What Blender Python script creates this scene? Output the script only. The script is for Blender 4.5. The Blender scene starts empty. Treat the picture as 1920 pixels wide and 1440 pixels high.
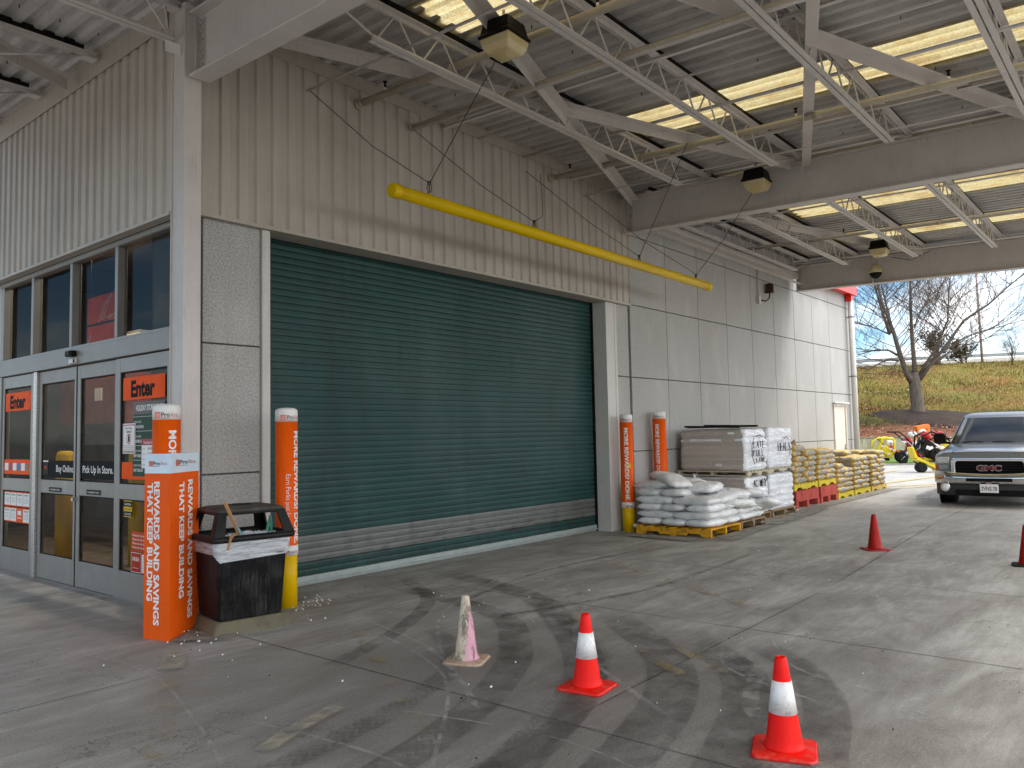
import bpy, bmesh, math, random
from mathutils import Vector, Matrix, noise

# ------------------------------------------------------------------ camera, world, sun, exposure
S = bpy.context.scene
COL = S.collection
cam_d = bpy.data.cameras.new('camera')
cam = bpy.data.objects.new('camera', cam_d)
COL.objects.link(cam)
R3 = Matrix(((0.6411748864755633, -0.035905793642631544, -0.7665543287568999),
             (-0.7671342544618224, -0.05601704979626462, -0.6390360911274313),
             (-0.019995013987302027, 0.9977839766778256, -0.06346128978071613)))
cam.matrix_world = Matrix.Translation((0, 0, 1.55)) @ R3.to_4x4()
cam_d.sensor_width = 36.0
cam_d.sensor_fit = 'HORIZONTAL'
cam_d.lens = 1494.433 / 1920 * 36
cam_d.clip_start = 0.05
cam_d.clip_end = 3000
S.camera = cam

SUN_EL, SUN_AZ = math.radians(56), math.radians(-50)   # azimuth from +X towards +Y of the direction TO the sun
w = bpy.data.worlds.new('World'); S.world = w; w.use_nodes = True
nt = w.node_tree; nt.nodes.clear()
out = nt.nodes.new('ShaderNodeOutputWorld'); bg = nt.nodes.new('ShaderNodeBackground')
sky = nt.nodes.new('ShaderNodeTexSky'); sky.sky_type = 'NISHITA'; sky.sun_disc = False
sky.sun_elevation = SUN_EL; sky.sun_rotation = math.radians(90) - SUN_AZ
sky.air_density = 1.0; sky.dust_density = 0.6; sky.ozone_density = 1.2
tc = nt.nodes.new('ShaderNodeTexCoord')
mp = nt.nodes.new('ShaderNodeMapping'); mp.inputs['Scale'].default_value = (1, 1, 2.6)
nz = nt.nodes.new('ShaderNodeTexNoise'); nz.inputs['Scale'].default_value = 3.1
nz.inputs['Detail'].default_value = 8; nz.inputs['Roughness'].default_value = 0.58
cr = nt.nodes.new('ShaderNodeValToRGB')
cr.color_ramp.elements[0].position = 0.49; cr.color_ramp.elements[1].position = 0.64
mix = nt.nodes.new('ShaderNodeMix'); mix.data_type = 'RGBA'
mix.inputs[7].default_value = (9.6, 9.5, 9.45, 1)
nt.links.new(tc.outputs['Generated'], mp.inputs[0]); nt.links.new(mp.outputs[0], nz.inputs['Vector'])

tint = nt.nodes.new('ShaderNodeMix'); tint.data_type = 'RGBA'; tint.blend_type = 'MULTIPLY'; tint.inputs[0].default_value = 1
tint.inputs[7].default_value = (.62, .86, 1.0, 1)
nt.links.new(sky.outputs[0], tint.inputs[6]); nt.links.new(tint.outputs[2], mix.inputs[6]); nt.links.new(mix.outputs[2], bg.inputs[0])
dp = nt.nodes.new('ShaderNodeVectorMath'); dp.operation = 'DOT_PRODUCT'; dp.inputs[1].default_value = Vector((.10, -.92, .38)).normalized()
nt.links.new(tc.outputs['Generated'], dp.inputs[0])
mr = nt.nodes.new('ShaderNodeMapRange'); mr.inputs[1].default_value = -.25; mr.inputs[2].default_value = .8; mr.inputs[3].default_value = .085; mr.inputs[4].default_value = .15  # unseen sky behind the camera brightened to fill under the canopy
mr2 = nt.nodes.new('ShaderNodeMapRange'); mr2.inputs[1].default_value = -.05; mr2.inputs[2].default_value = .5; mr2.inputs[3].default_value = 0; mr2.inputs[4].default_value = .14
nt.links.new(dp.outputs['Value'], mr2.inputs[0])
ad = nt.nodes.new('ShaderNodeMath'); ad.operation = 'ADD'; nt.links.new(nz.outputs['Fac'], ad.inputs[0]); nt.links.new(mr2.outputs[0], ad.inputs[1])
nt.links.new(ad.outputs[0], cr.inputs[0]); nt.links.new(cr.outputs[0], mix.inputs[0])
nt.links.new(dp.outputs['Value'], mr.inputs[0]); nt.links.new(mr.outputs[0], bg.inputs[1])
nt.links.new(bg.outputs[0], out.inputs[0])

sd = bpy.data.lights.new('sun', 'SUN'); sd.energy = 1.05; sd.angle = math.radians(22); sd.color = (1, 0.95, 0.88)
sun = bpy.data.objects.new('sun', sd); COL.objects.link(sun)
dirv = Vector((math.cos(SUN_EL) * math.cos(SUN_AZ), math.cos(SUN_EL) * math.sin(SUN_AZ), math.sin(SUN_EL)))
sun.rotation_euler = (-dirv).to_track_quat('-Z', 'Y').to_euler()
sun.location = (30, 40, 40)

S.view_settings.view_transform = 'Standard'; S.view_settings.look = 'None'
S.view_settings.gamma = 1; S.view_settings.exposure = 1.22
S.render.engine = 'CYCLES'
S.cycles.max_bounces = 8; S.cycles.diffuse_bounces = 5; S.cycles.transparent_max_bounces = 12
S.cycles.use_denoising = True
S.cycles.sample_clamp_indirect = 6
S.cycles.caustics_reflective = False; S.cycles.caustics_refractive = False

# ------------------------------------------------------------------ materials
def lin(c):
    """hex sRGB or linear tuple -> linear rgba"""
    if isinstance(c, str):
        v = [int(c[i:i + 2], 16) / 255 for i in (0, 2, 4)]
        v = [x / 12.92 if x <= .04045 else ((x + .055) / 1.055) ** 2.4 for x in v]
        return (*v, 1)
    return (*c[:3], 1)

class NT:
    def __init__(s, name):
        s.m = bpy.data.materials.new(name); s.m.use_nodes = True
        s.t = s.m.node_tree; s.b = s.t.nodes['Principled BSDF']; s.o = s.t.nodes['Material Output']
        s.tc = s.n('ShaderNodeTexCoord')
    def n(s, typ, **kw):
        x = s.t.nodes.new(typ)
        for k, v in kw.items():
            if isinstance(k, str) and hasattr(x, k): setattr(x, k, v)
        return x
    def l(s, a, b): s.t.links.new(a, b)
    def noise(s, scale=5, detail=6, rough=.6, sc=(1, 1, 1), dist=0, coord='Object', loc=(0, 0, 0), rot=(0, 0, 0)):
        m = s.n('ShaderNodeMapping'); m.inputs['Scale'].default_value = sc; m.inputs['Location'].default_value = loc
        m.inputs['Rotation'].default_value = rot
        s.l(s.tc.outputs[coord], m.inputs[0])
        x = s.n('ShaderNodeTexNoise'); x.inputs['Scale'].default_value = scale
        x.inputs['Detail'].default_value = detail; x.inputs['Roughness'].default_value = rough
        x.inputs['Distortion'].default_value = dist
        s.l(m.outputs[0], x.inputs['Vector']); return x.outputs['Fac']
    def ramp(s, fac, stops):
        r = s.n('ShaderNodeValToRGB'); e = r.color_ramp.elements
        while len(e) < len(stops): e.new(.5)
        for i, (p, c) in enumerate(stops):
            e[i].position = p; e[i].color = lin(c) if not isinstance(c, (int, float)) else (c, c, c, 1)
        s.l(fac, r.inputs[0]); return r.outputs[0]
    def mix(s, fac, a, b, mode='MIX'):
        x = s.n('ShaderNodeMix'); x.data_type = 'RGBA'; x.blend_type = mode
        for v, i in ((fac, 0), (a, 6), (b, 7)):
            if hasattr(v, 'is_linked') or isinstance(v, bpy.types.NodeSocket): s.l(v, x.inputs[i])
            elif i == 0: x.inputs[0].default_value = v
            else: x.inputs[i].default_value = lin(v)
        return x.outputs[2]
    def math(s, op, a, b=0.0, c=None):
        x = s.n('ShaderNodeMath'); x.operation = op
        for i, v in enumerate((a, b) if c is None else (a, b, c)):
            if isinstance(v, bpy.types.NodeSocket): s.l(v, x.inputs[i])
            else: x.inputs[i].default_value = v
        return x.outputs[0]
    def xyz(s, coord='Object'):
        x = s.n('ShaderNodeSeparateXYZ'); s.l(s.tc.outputs[coord], x.inputs[0]); return x.outputs
    def bump(s, h, strength=.3, dist=.02):
        b = s.n('ShaderNodeBump'); b.inputs['Strength'].default_value = strength; b.inputs['Distance'].default_value = dist
        s.l(h, b.inputs['Height']); s.l(b.outputs[0], s.b.inputs['Normal'])
    def fin(s, col=None, rough=None, metal=None, spec=None):
        for v, k in ((col, 'Base Color'), (rough, 'Roughness'), (metal, 'Metallic'), (spec, 'Specular IOR Level')):
            if v is None: continue
            if isinstance(v, bpy.types.NodeSocket): s.l(v, s.b.inputs[k])
            elif k == 'Base Color': s.b.inputs[k].default_value = lin(v)
            else: s.b.inputs[k].default_value = v
        return s.m

def pbr(name, c, c2=None, rough=.6, metal=0, scale=4, sc=(1, 1, 1), bump=0, bscale=40, lo=.35, hi=.65, detail=6, spec=None):
    t = NT(name)
    if c2 is None:
        l1 = lin(c); c2 = tuple(v * .72 for v in l1[:3])
    f = t.noise(scale, detail, .62, sc)
    col = t.ramp(f, [(lo, c), (hi, c2)])
    r = t.math('MULTIPLY_ADD', f, .25, rough - .12)
    if bump: t.bump(t.noise(bscale, 5, .6), bump, .01)
    return t.fin(col, r, metal, spec)

def flat(name, c, rough=.5, metal=0, emit=0):
    t = NT(name); t.b.inputs['Emission Strength'].default_value = emit
    if emit: t.b.inputs['Emission Color'].default_value = lin(c)
    return t.fin(c, rough, metal)

def m_paint(name, c, dirt='4a4037', amt=.35, rough=.45, scale=3, streak=True, zdirt=False, metal=0):
    """painted surface with grime clumps, streaks and small scratches"""
    t = NT(name)
    big = t.noise(scale, 8, .68)
    fine = t.noise(scale * 14, 5, .7)
    st = t.noise(9, 5, .6, (6, 6, .35) if streak else (1, 1, 1))
    m = t.math('MULTIPLY', t.ramp(big, [(.42, 0), (.72, 1)]), t.ramp(st, [(.4, 0), (.7, 1)]))
    m = t.math('ADD', m, t.math('MULTIPLY', t.ramp(fine, [(.56, 0), (.74, 1)]), .35))
    m = t.math('MULTIPLY', m, amt)
    l1 = lin(c)
    base = t.ramp(t.noise(1.2, 4, .5, loc=(3, 1, 7)), [(.3, tuple(v * .9 for v in l1[:3])), (.7, c)])
    col = t.mix(m, base, dirt)
    r = t.math('MULTIPLY_ADD', fine, .3, rough - .15)
    t.bump(fine, .08, .004)
    return t.fin(col, r, metal)

M = {}
M['steel'] = m_paint('painted steel', 'b3aeaa', '5b5048', .45, .5)
M['steel_white'] = m_paint('pale painted steel', 'c6bfba', '6a6058', .4, .45)
M['joist'] = m_paint('joist paint', 'c9c3bf', '5c524a', .4, .5, 5)
M['pipe'] = m_paint('pipe paint', 'b5ab98', '574a3c', .5, .5, 6)
def m_clad(name, c):
    t = NT(name)
    st = t.noise(3.5, 6, .6, (5, 5, .18)); big = t.noise(.7, 5, .6)
    fine = t.noise(60, 4, .7)
    l1 = lin(c)
    col = t.ramp(st, [(.3, tuple(v * .86 for v in l1[:3])), (.7, c)])
    col = t.mix(t.math('MULTIPLY', t.ramp(big, [(.45, 0), (.8, 1)]), .35), col, '6b5e50')
    col = t.mix(t.math('MULTIPLY', t.ramp(fine, [(.70, 0), (.78, 1)]), .35), col, '4d4238')
    t.bump(fine, .04, .003)
    return t.fin(col, .5)
M['clad'] = m_clad('metal cladding', 'b8b0a6')
M['fascia'] = m_clad('fascia trim', 'b2a89d')
def m_concrete():
    t = NT('exposed aggregate panel')
    v = t.n('ShaderNodeTexVoronoi'); v.inputs['Scale'].default_value = 120
    t.l(t.tc.outputs['Object'], v.inputs['Vector'])
    f = t.noise(52, 4, .75); f2 = t.noise(120, 2, .6)
    big = t.noise(.8, 6, .6, (1, 1, .5))
    st = t.noise(1.6, 6, .6, (1.4, 1.4, .6))
    col = t.ramp(t.math('ADD', t.math('MULTIPLY', f, .65), t.math('MULTIPLY', f2, .35)), [(.36, '74736f'), (.46, '9c9b98'), (.54, 'b0afac'), (.64, 'cdccc9')])
    col = t.mix(t.math('MULTIPLY', t.ramp(big, [(.40, 0), (.75, 1)]), .4), col, '8f8b83')
    col = t.mix(t.math('MULTIPLY', t.ramp(st, [(.52, 0), (.72, 1)]), .22), col, 'd6d4ce')
    sp = t.ramp(v.outputs['Distance'], [(.10, 1), (.22, 0)])
    col = t.mix(t.math('MULTIPLY', sp, .22), col, '57534d')
    t.bump(f, .35, .006)
    return t.fin(col, .85)
M['concrete'] = m_concrete()
M['joint'] = pbr('joint sealant', '5b5854', rough=.9)
def m_slat(name, c, c2, dust):
    t = NT(name)
    st = t.noise(2.0, 7, .65, (.5, 1, 6)); big = t.noise(.9, 6, .62, (1, 1, .8), loc=(4, 0, 2)); sc = t.noise(14, 5, .72, (.35, 1, 6))
    z = t.xyz()[2]
    col = t.ramp(st, [(.3, c), (.7, c2)])
    col = t.mix(t.math('MULTIPLY', t.ramp(big, [(.45, 0), (.7, 1)]), .35), col, dust)
    col = t.mix(t.math('MULTIPLY', t.ramp(sc, [(.71, 0), (.76, 1)]), .4), col, 'a9bdb6')
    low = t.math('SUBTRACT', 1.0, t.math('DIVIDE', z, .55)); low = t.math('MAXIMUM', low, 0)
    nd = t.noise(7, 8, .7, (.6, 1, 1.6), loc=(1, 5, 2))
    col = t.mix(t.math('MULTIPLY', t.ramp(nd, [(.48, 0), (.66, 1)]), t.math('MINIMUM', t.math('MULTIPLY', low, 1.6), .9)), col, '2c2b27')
    vt = t.noise(1.1, 8, .7, (3.2, 1, .35), loc=(2, 0, 9))
    col = t.mix(t.math('MULTIPLY', t.ramp(vt, [(.5, 0), (.72, 1)]), .4), col, '1b1d1a')
    sc2 = t.noise(7, 7, .78, (.25, 1, 9), loc=(9, 1, 4))
    zz = t.ramp(t.math('DIVIDE', z, 4), [(.1, 1), (.75, .25)])
    col = t.mix(t.math('MULTIPLY', t.math('MULTIPLY', t.ramp(sc2, [(.66, 0), (.72, 1)]), zz), .5), col, '8fa39c')
    t.bump(t.noise(3, 4, .6, (.4, 1, 2)), .2, .012)
    return t.fin(col, t.math('MULTIPLY_ADD', st, .3, .33))
M['slat'] = m_slat('teal slats', '193735', '244845', '455b58')
M['slat_grey'] = m_slat('grey slats', '575a57', '646663', '6f716d')
M['galv'] = m_paint('galvanised bar', '97a19e', '3d3831', .7, .5, 6)
M['jamb'] = m_paint('jamb paint', 'c4c1bb', '77706a', .35, .5)
M['alu'] = m_paint('brushed aluminium', '8d8a85', '5d5a54', .5, .42, 3, metal=.3)
M['alu_dirty'] = m_paint('scuffed aluminium', '87847f', 'aeaba4', .6, .45, 5, metal=.25)
M['alu_bright'] = m_paint('bright aluminium', 'b4b4b2', '8a8884', .4, .3, 3, metal=.6)
def m_glass(name, tint=(.82, .82, .80), refl=.06):
    t = NT(name)
    t.t.nodes.remove(t.b)
    tr = t.n('ShaderNodeBsdfTransparent'); tr.inputs[0].default_value = (*tint, 1)
    gl = t.n('ShaderNodeBsdfGlossy'); gl.inputs['Roughness'].default_value = .02
    fr = t.n('ShaderNodeFresnel'); fr.inputs[0].default_value = 1.5
    mx = t.n('ShaderNodeMixShader')
    t.l(t.math('MULTIPLY', fr.outputs[0], refl), mx.inputs[0]); t.l(tr.outputs[0], mx.inputs[1]); t.l(gl.outputs[0], mx.inputs[2])
    t.l(mx.outputs[0], t.o.inputs[0]); return t.m
M['glass'] = m_glass('window glass')
M['dark'] = flat('dark void', '0d0c0b', .8)
M['black_rubber'] = pbr('black rubber', '161616', '242321', .8)
M['black_metal'] = pbr('black metal', '151413', '211f1c', .45)
def m_deck():
    t = NT('galvanised deck')
    st = t.noise(2.5, 7, .65, (1.2, .35, 1)); f = t.noise(18, 6, .7, (2, .7, 1)); big = t.noise(.5, 5, .6)
    col = t.ramp(st, [(.28, '9a9591'), (.5, 'b8b4b0'), (.72, 'c8c5c1')])
    col = t.mix(t.math('MULTIPLY', t.ramp(f, [(.56, 0), (.74, 1)]), .5), col, '5b4f44')
    col = t.mix(t.math('MULTIPLY', t.ramp(big, [(.5, 0), (.75, 1)]), .35), col, '55493d')
    t.bump(f, .08, .004)
    return t.fin(col, .6, .1)
M['deck'] = m_deck()
def m_skylight():
    t = NT('yellowed fibreglass')
    t.t.nodes.remove(t.b)
    f = t.noise(6, 8, .75, (2, .6, 1)); f2 = t.noise(45, 5, .8); big = t.noise(1.4, 6, .7, loc=(5, 3, 0))
    col = t.ramp(f2, [(.3, 'a09264'), (.5, 'c4b88c'), (.7, 'd8d0b0')])
    col = t.mix(t.math('MULTIPLY', t.ramp(f, [(.46, 0), (.66, 1)]), .6), col, 'b58a3c')
    col = t.mix(t.math('MULTIPLY', t.ramp(big, [(.5, 0), (.66, 1)]), .6), col, '94703c')
    fx = t.math('FRACT', t.math('MULTIPLY', t.xyz()[0], 1 / .19))
    col = t.mix(t.ramp(t.math('ADD', fx, t.math('MULTIPLY', t.math('SUBTRACT', f2, .5), .25)), [(.0, .55), (.16, 0), (.55, 0), (.68, .35), (.8, 0)]), col, '8a7440')
    tr = t.n('ShaderNodeBsdfTranslucent'); df = t.n('ShaderNodeBsdfDiffuse'); mx = t.n('ShaderNodeMixShader')
    t.l(col, tr.inputs[0]); t.l(col, df.inputs[0]); mx.inputs[0].default_value = .22
    t.l(tr.outputs[0], mx.inputs[1]); t.l(df.outputs[0], mx.inputs[2]); t.l(mx.outputs[0], t.o.inputs[0])
    return t.m
M['skylight'] = m_skylight()
def m_lens():
    t = NT('yellowed lens')
    f = t.noise(3, 5, .6)
    col = t.ramp(f, [(.3, 'efe3bd'), (.7, 'dcc484')])
    t.b.inputs['Transmission Weight'].default_value = .35; t.b.inputs['Subsurface Weight'].default_value = .3
    return t.fin(col, .35)
M['lens'] = m_lens()
M['yellow'] = m_paint('yellow paint', 'e0b400', '7a6420', .35, .4, 4)
M['yellow_pipe'] = m_paint('yellow plastic', 'd8b400', '8b7416', .22, .35, 3, streak=False)
M['wire'] = flat('steel wire', '2a241f', .6, .5)
M['orange'] = m_paint('orange sleeve', 'ec5c0a', 'a23b10', .35, .5, 3)
M['orange_flat'] = pbr('orange print', 'f05808', 'e24e06', .5)
M['white_print'] = m_paint('white print', 'e6e4e0', 'a59c92', .3, .5, 6)
M['white'] = pbr('white', 'ecebe8', 'dedcd8', .5)
for k_ in ('orange', 'orange_flat', 'white_print', 'yellow_pipe', 'yellow'): M[k_].node_tree.nodes['Principled BSDF'].inputs['Specular IOR Level'].default_value = .18
M['lblue'] = pbr('pale blue white', 'd5e4ee', 'c6d8e6', .5)
M['blackprint'] = flat('black print', '0e0d0c', .6); M['blackprint'].node_tree.nodes['Principled BSDF'].inputs['Specular IOR Level'].default_value = .15
M['red'] = m_paint('vivid red', 'd81204', '8c1a0c', .25, .4, 6)
def m_cone(name, c, c2, dirt, amt):
    t = NT(name)
    f = t.noise(9, 7, .7, (1, 1, .5)); g = t.noise(28, 6, .75)
    col = t.ramp(f, [(.35, c), (.65, c2)])
    col = t.mix(t.math('MULTIPLY', t.ramp(g, [(.5, 0), (.66, 1)]), amt), col, dirt)
    t.bump(g, .1, .003)
    return t.fin(col, .5, 0, .25)
M['cone'] = m_cone('cone red', 'f01004', 'e80c02', 'b0402e', .12)
M['cone_base'] = m_cone('cone base red', 'e81606', 'd81808', 'a07a6c', .45)
M['cone_white'] = m_cone('cone collar', 'ecebe9', 'd9d7d4', '8e8984', .5)
M['cone_old'] = m_cone('old cone red', 'b81608', '8e1408', '3a1a14', .7)
def m_fadecone():
    t = NT('faded cone')
    f = t.noise(6, 8, .7, (1, 1, .5), loc=(0, 0, 3)); g = t.noise(16, 7, .75, (1, 1, .4), dist=.6)
    x, y, z = t.xyz()
    side = t.math('ADD', t.math('MULTIPLY', x, .25), t.math('MULTIPLY', y, -.97))   # pink side
    pf = t.ramp(t.math('ADD', side, t.math('MULTIPLY', t.math('SUBTRACT', f, .5), .12)), [(.0, 0), (.03, 1)])
    pf = t.math('MULTIPLY', pf, t.ramp(z, [(.30, 1), (.38, 0)]))
    col = t.ramp(f, [(.3, 'd8cdb8'), (.7, 'b8a68c')])
    col = t.mix(pf, col, 'd79fb1')
    col = t.mix(t.math('MULTIPLY', t.ramp(g, [(.47, 0), (.58, 1)]), .8), col, '594a3f')
    return t.fin(col, .7)
M['cone_fade'] = m_fadecone()
M['cone_fade_base'] = m_cone('faded base', 'c4ab93', 'a8917c', '5c4a3e', .5)
M['can'] = m_paint('black plastic can', '131416', '85837e', .3, .42, 5)
M['can_lid'] = m_paint('black lid', '111111', '5f5b52', .18, .45, 5, streak=False)
M['dust_base'] = m_paint('dusty plinth', '69634f', '1d1b17', .65, .8, 5, streak=False)
def m_film(name, c, tr, rough=.25, hi=.45, bmp=.7):
    t = NT(name)
    t.t.nodes.remove(t.b)
    b = t.n('ShaderNodeBsdfPrincipled'); b.inputs['Base Color'].default_value = lin(c); b.inputs['Roughness'].default_value = rough
    tp = t.n('ShaderNodeBsdfTransparent'); mx = t.n('ShaderNodeMixShader')
    st = t.noise(3, 6, .65, (2, 2, 14), dist=.8)
    f = t.ramp(st, [(.3, tr), (.6, min(1, tr + hi))])
    t.l(f, mx.inputs[0]); t.l(tp.outputs[0], mx.inputs[1]); t.l(b.outputs[0], mx.inputs[2])
    bp = t.n('ShaderNodeBump'); bp.inputs['Strength'].default_value = bmp; bp.inputs['Distance'].default_value = .02
    t.l(st, bp.inputs['Height']); t.l(bp.outputs[0], b.inputs['Normal'])
    t.l(mx.outputs[0], t.o.inputs[0]); return t.m
M['liner'] = m_film('clear liner', 'e9edf2', .25)
M['wrap'] = m_film('stretch wrap', 'f2f5fa', .5, .25, hi=.45, bmp=.35)
M['wrap_haze'] = m_film('hazy stretch wrap', 'd6cfc6', .10, .4, hi=.22, bmp=.15)
def m_wood(name, c, c2, paint=None):
    t = NT(name)
    f = t.noise(4, 6, .6, (.6, 8, 8)); g = t.noise(9, 6, .7)
    col = t.ramp(f, [(.3, c), (.7, c2)])
    if paint: col = t.mix(t.ramp(g, [(.5, .0), (.63, .75)]), paint, col)
    t.bump(f, .2, .005)
    return t.fin(col, .8)
M['wood'] = m_wood('raw pallet wood', 'a98d66', '74593c')
M['wood_yellow'] = m_wood('yellow pallet paint', '8d6a30', '5d4424', 'd79a0e')
M['plast_yellow'] = m_paint('pallet yellow', 'd6c026', '5f531c', .55, .6, 5)
M['pallet_red'] = m_wood('red pallet paint', '7c3a2c', '57281e', 'b4443a')
M['pale_wood'] = m_wood('pale wrapped wood', 'c4bba6', 'a89c84')
M['pallet_tan'] = m_wood('tan pallet', 'b79a58', '7d6638', 'c9ad55')
def m_whitebag():
    t = NT('white woven bag')
    f = t.noise(5, 6, .6); wv = t.noise(90, 2, .5, (1, 1, 1)); g = t.noise(12, 6, .7)
    oi = t.n('ShaderNodeObjectInfo')
    col = t.ramp(f, [(.3, 'f1f2f3'), (.7, 'e0e1e1')])
    col = t.mix(t.math('MULTIPLY', oi.outputs['Random'], .3), col, 'bcb8b0')
    col = t.mix(t.math('MULTIPLY', t.ramp(g, [(.54, 0), (.7, 1)]), .5), col, '8a8278')
    h = t.math('ADD', f, t.math('MULTIPLY', wv, .15))
    t.bump(h, .5, .03)
    return t.fin(col, .42)
M['whitebag'] = m_whitebag()
def m_cement(name, tan, tan2):
    t = NT(name)
    x, y, z = t.xyz('Generated')
    oi = t.n('ShaderNodeObjectInfo')
    def band(v, lo, hi):
        a = t.math('GREATER_THAN', v, lo); b = t.math('LESS_THAN', v, hi); return t.math('MULTIPLY', a, b)
    wob = t.math('MULTIPLY', t.math('SUBTRACT', t.noise(9, 4, .6), .5), .12)
    xb = band(t.math('ADD', x, wob), .16, .84); yb = band(t.math('ADD', y, wob), .24, .76)
    nx = t.math('SUBTRACT', 1.0, xb)
    lab = t.math('MULTIPLY', band(t.math('ADD', z, wob), .27, .76), t.math('MAXIMUM', xb, t.math('MULTIPLY', nx, yb)))
    ln = t.noise(20, 3, .7, (1, 1, 6))
    g = t.noise(8, 6, .7)
    col = t.ramp(g, [(.3, tan), (.7, tan2)])
    lc = t.ramp(ln, [(.42, '55575a'), (.55, 'a3a5a6')])
    col = t.mix(lab, col, lc)
    col = t.mix(t.math('MULTIPLY', oi.outputs['Random'], .25), col, 'b9a988')
    t.bump(g, .4, .02)
    return t.fin(col, .7)
M['cement'] = m_cement('tan paper cement bag', 'd6b970', 'bd9c58')
def m_brickbags():
    t = NT('stacked grey bags under film')
    br = t.n('ShaderNodeTexBrick'); br.inputs['Scale'].default_value = 1
    br.inputs['Brick Width'].default_value = .42; br.inputs['Row Height'].default_value = .108
    br.inputs['Mortar Size'].default_value = .014; br.inputs['Mortar Smooth'].default_value = .3; br.offset = .5
    br.inputs['Color1'].default_value = lin('b6b2ac'); br.inputs['Color2'].default_value = lin('a4a19d'); br.inputs['Mortar'].default_value = lin('c8b49c')
    m = t.n('ShaderNodeMapping'); m.inputs['Rotation'].default_value = (math.radians(90), 0, 0)
    x, y, z = t.xyz()
    cb = t.n('ShaderNodeCombineXYZ')
    t.l(t.math('ADD', x, y), cb.inputs[0]); t.l(z, cb.inputs[1])
    nzv = t.noise(5, 4, .6)
    t.l(t.math('MULTIPLY_ADD', nzv, .05, z), cb.inputs[1])
    t.l(cb.outputs[0], br.inputs['Vector'])
    ln = t.noise(8, 4, .7, (1, 1, 9))
    col = t.mix(t.math('MULTIPLY', t.ramp(ln, [(.5, 0), (.62, 1)]), .3), br.outputs['Color'], '55504c')
    col = t.mix(.35, col, 'b3ada6')
    return t.fin(col, .5)
M['brickbags'] = m_brickbags()
M['kraft'] = pbr('brown kraft', 'a08567', '7c6248', .8)
M['marker'] = flat('black marker', '15161a', .6)
def m_slab():
    t = NT('worn concrete slab')
    # broad stains, dark inside the turning area, paler outdoors to the right
    x, y, z = t.xyz()
    big = t.noise(.35, 8, .62); md = t.noise(1.6, 9, .68, (.6, 1.4, 1), dist=.5); fine = t.noise(22, 8, .75)
    st = t.noise(5, 7, .7, (.35, 3.2, 1), rot=(0, 0, math.radians(-38)), dist=.3)
    st2 = t.noise(26, 5, .7, (.3, 4, 1), rot=(0, 0, math.radians(-50)))
    col = t.ramp(md, [(.32, '7d7973'), (.5, '9e9b95'), (.68, 'bab8b2')])
    col = t.mix(t.math('MULTIPLY', t.ramp(st, [(.42, 0), (.7, 1)]), .5), col, '7d766c')
    col = t.mix(t.math('MULTIPLY', t.ramp(st2, [(.56, 0), (.72, 1)]), .28), col, 'c4c2bd')
    # distance from the tyre-scrubbed patch near the cones
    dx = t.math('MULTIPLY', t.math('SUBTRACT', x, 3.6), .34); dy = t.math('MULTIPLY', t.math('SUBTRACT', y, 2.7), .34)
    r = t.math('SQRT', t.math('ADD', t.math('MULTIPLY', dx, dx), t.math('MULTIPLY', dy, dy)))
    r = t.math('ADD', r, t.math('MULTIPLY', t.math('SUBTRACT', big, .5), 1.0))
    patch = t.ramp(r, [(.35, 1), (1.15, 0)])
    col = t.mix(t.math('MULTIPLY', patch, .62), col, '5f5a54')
    # brownish dust by the entrance
    dxe = t.math('MULTIPLY', t.math('SUBTRACT', x, 2.4), .4); dye = t.math('MULTIPLY', t.math('SUBTRACT', y, 6.2), .3)
    re = t.math('SQRT', t.math('ADD', t.math('MULTIPLY', dxe, dxe), t.math('MULTIPLY', dye, dye)))
    re = t.math('ADD', re, t.math('MULTIPLY', t.math('SUBTRACT', md, .5), 1.2))
    col = t.mix(t.math('MULTIPLY', t.ramp(re, [(.25, 1), (1.1, 0)]), .4), col, '8d867c')
    # paler beyond the canopy
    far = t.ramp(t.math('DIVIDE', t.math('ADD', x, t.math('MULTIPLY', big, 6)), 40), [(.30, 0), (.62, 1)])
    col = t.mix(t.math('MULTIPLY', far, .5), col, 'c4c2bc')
    col = t.mix(t.math('MULTIPLY', t.ramp(fine, [(.60, 0), (.74, 1)]), .3), col, 'c6c4be')
    col = t.mix(t.math('MULTIPLY', t.ramp(fine, [(.26, 1), (.38, 0)]), .35), col, '5c5a58')
    cn = t.noise(.9, 7, .62, loc=(3, 8, 0)); ck = t.ramp(t.math('ABSOLUTE', t.math('SUBTRACT', cn, .5)), [(.0, 1), (.004, 0)])
    cm = t.ramp(t.noise(.5, 3, .5, loc=(1, 2, 0)), [(.52, 0), (.6, 1)])
    col = t.mix(t.math('MULTIPLY', t.math('MULTIPLY', ck, cm), .75), col, '37332f')
    gr = t.noise(75, 5, .8); col = t.mix(t.math('MULTIPLY', t.ramp(gr, [(.52, 0), (.66, 1)]), .4), col, '57524c')
    col = t.mix(t.math('MULTIPLY', t.ramp(gr, [(.36, 1), (.46, 0)]), .3), col, 'cfcac0')
    t.bump(fine, .2, .005)
    rr = t.math('MULTIPLY_ADD', t.ramp(big, [(.35, 0), (.65, 1)]), .2, .6)
    return t.fin(col, rr, 0, .25)
M['slab'] = m_slab()
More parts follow.
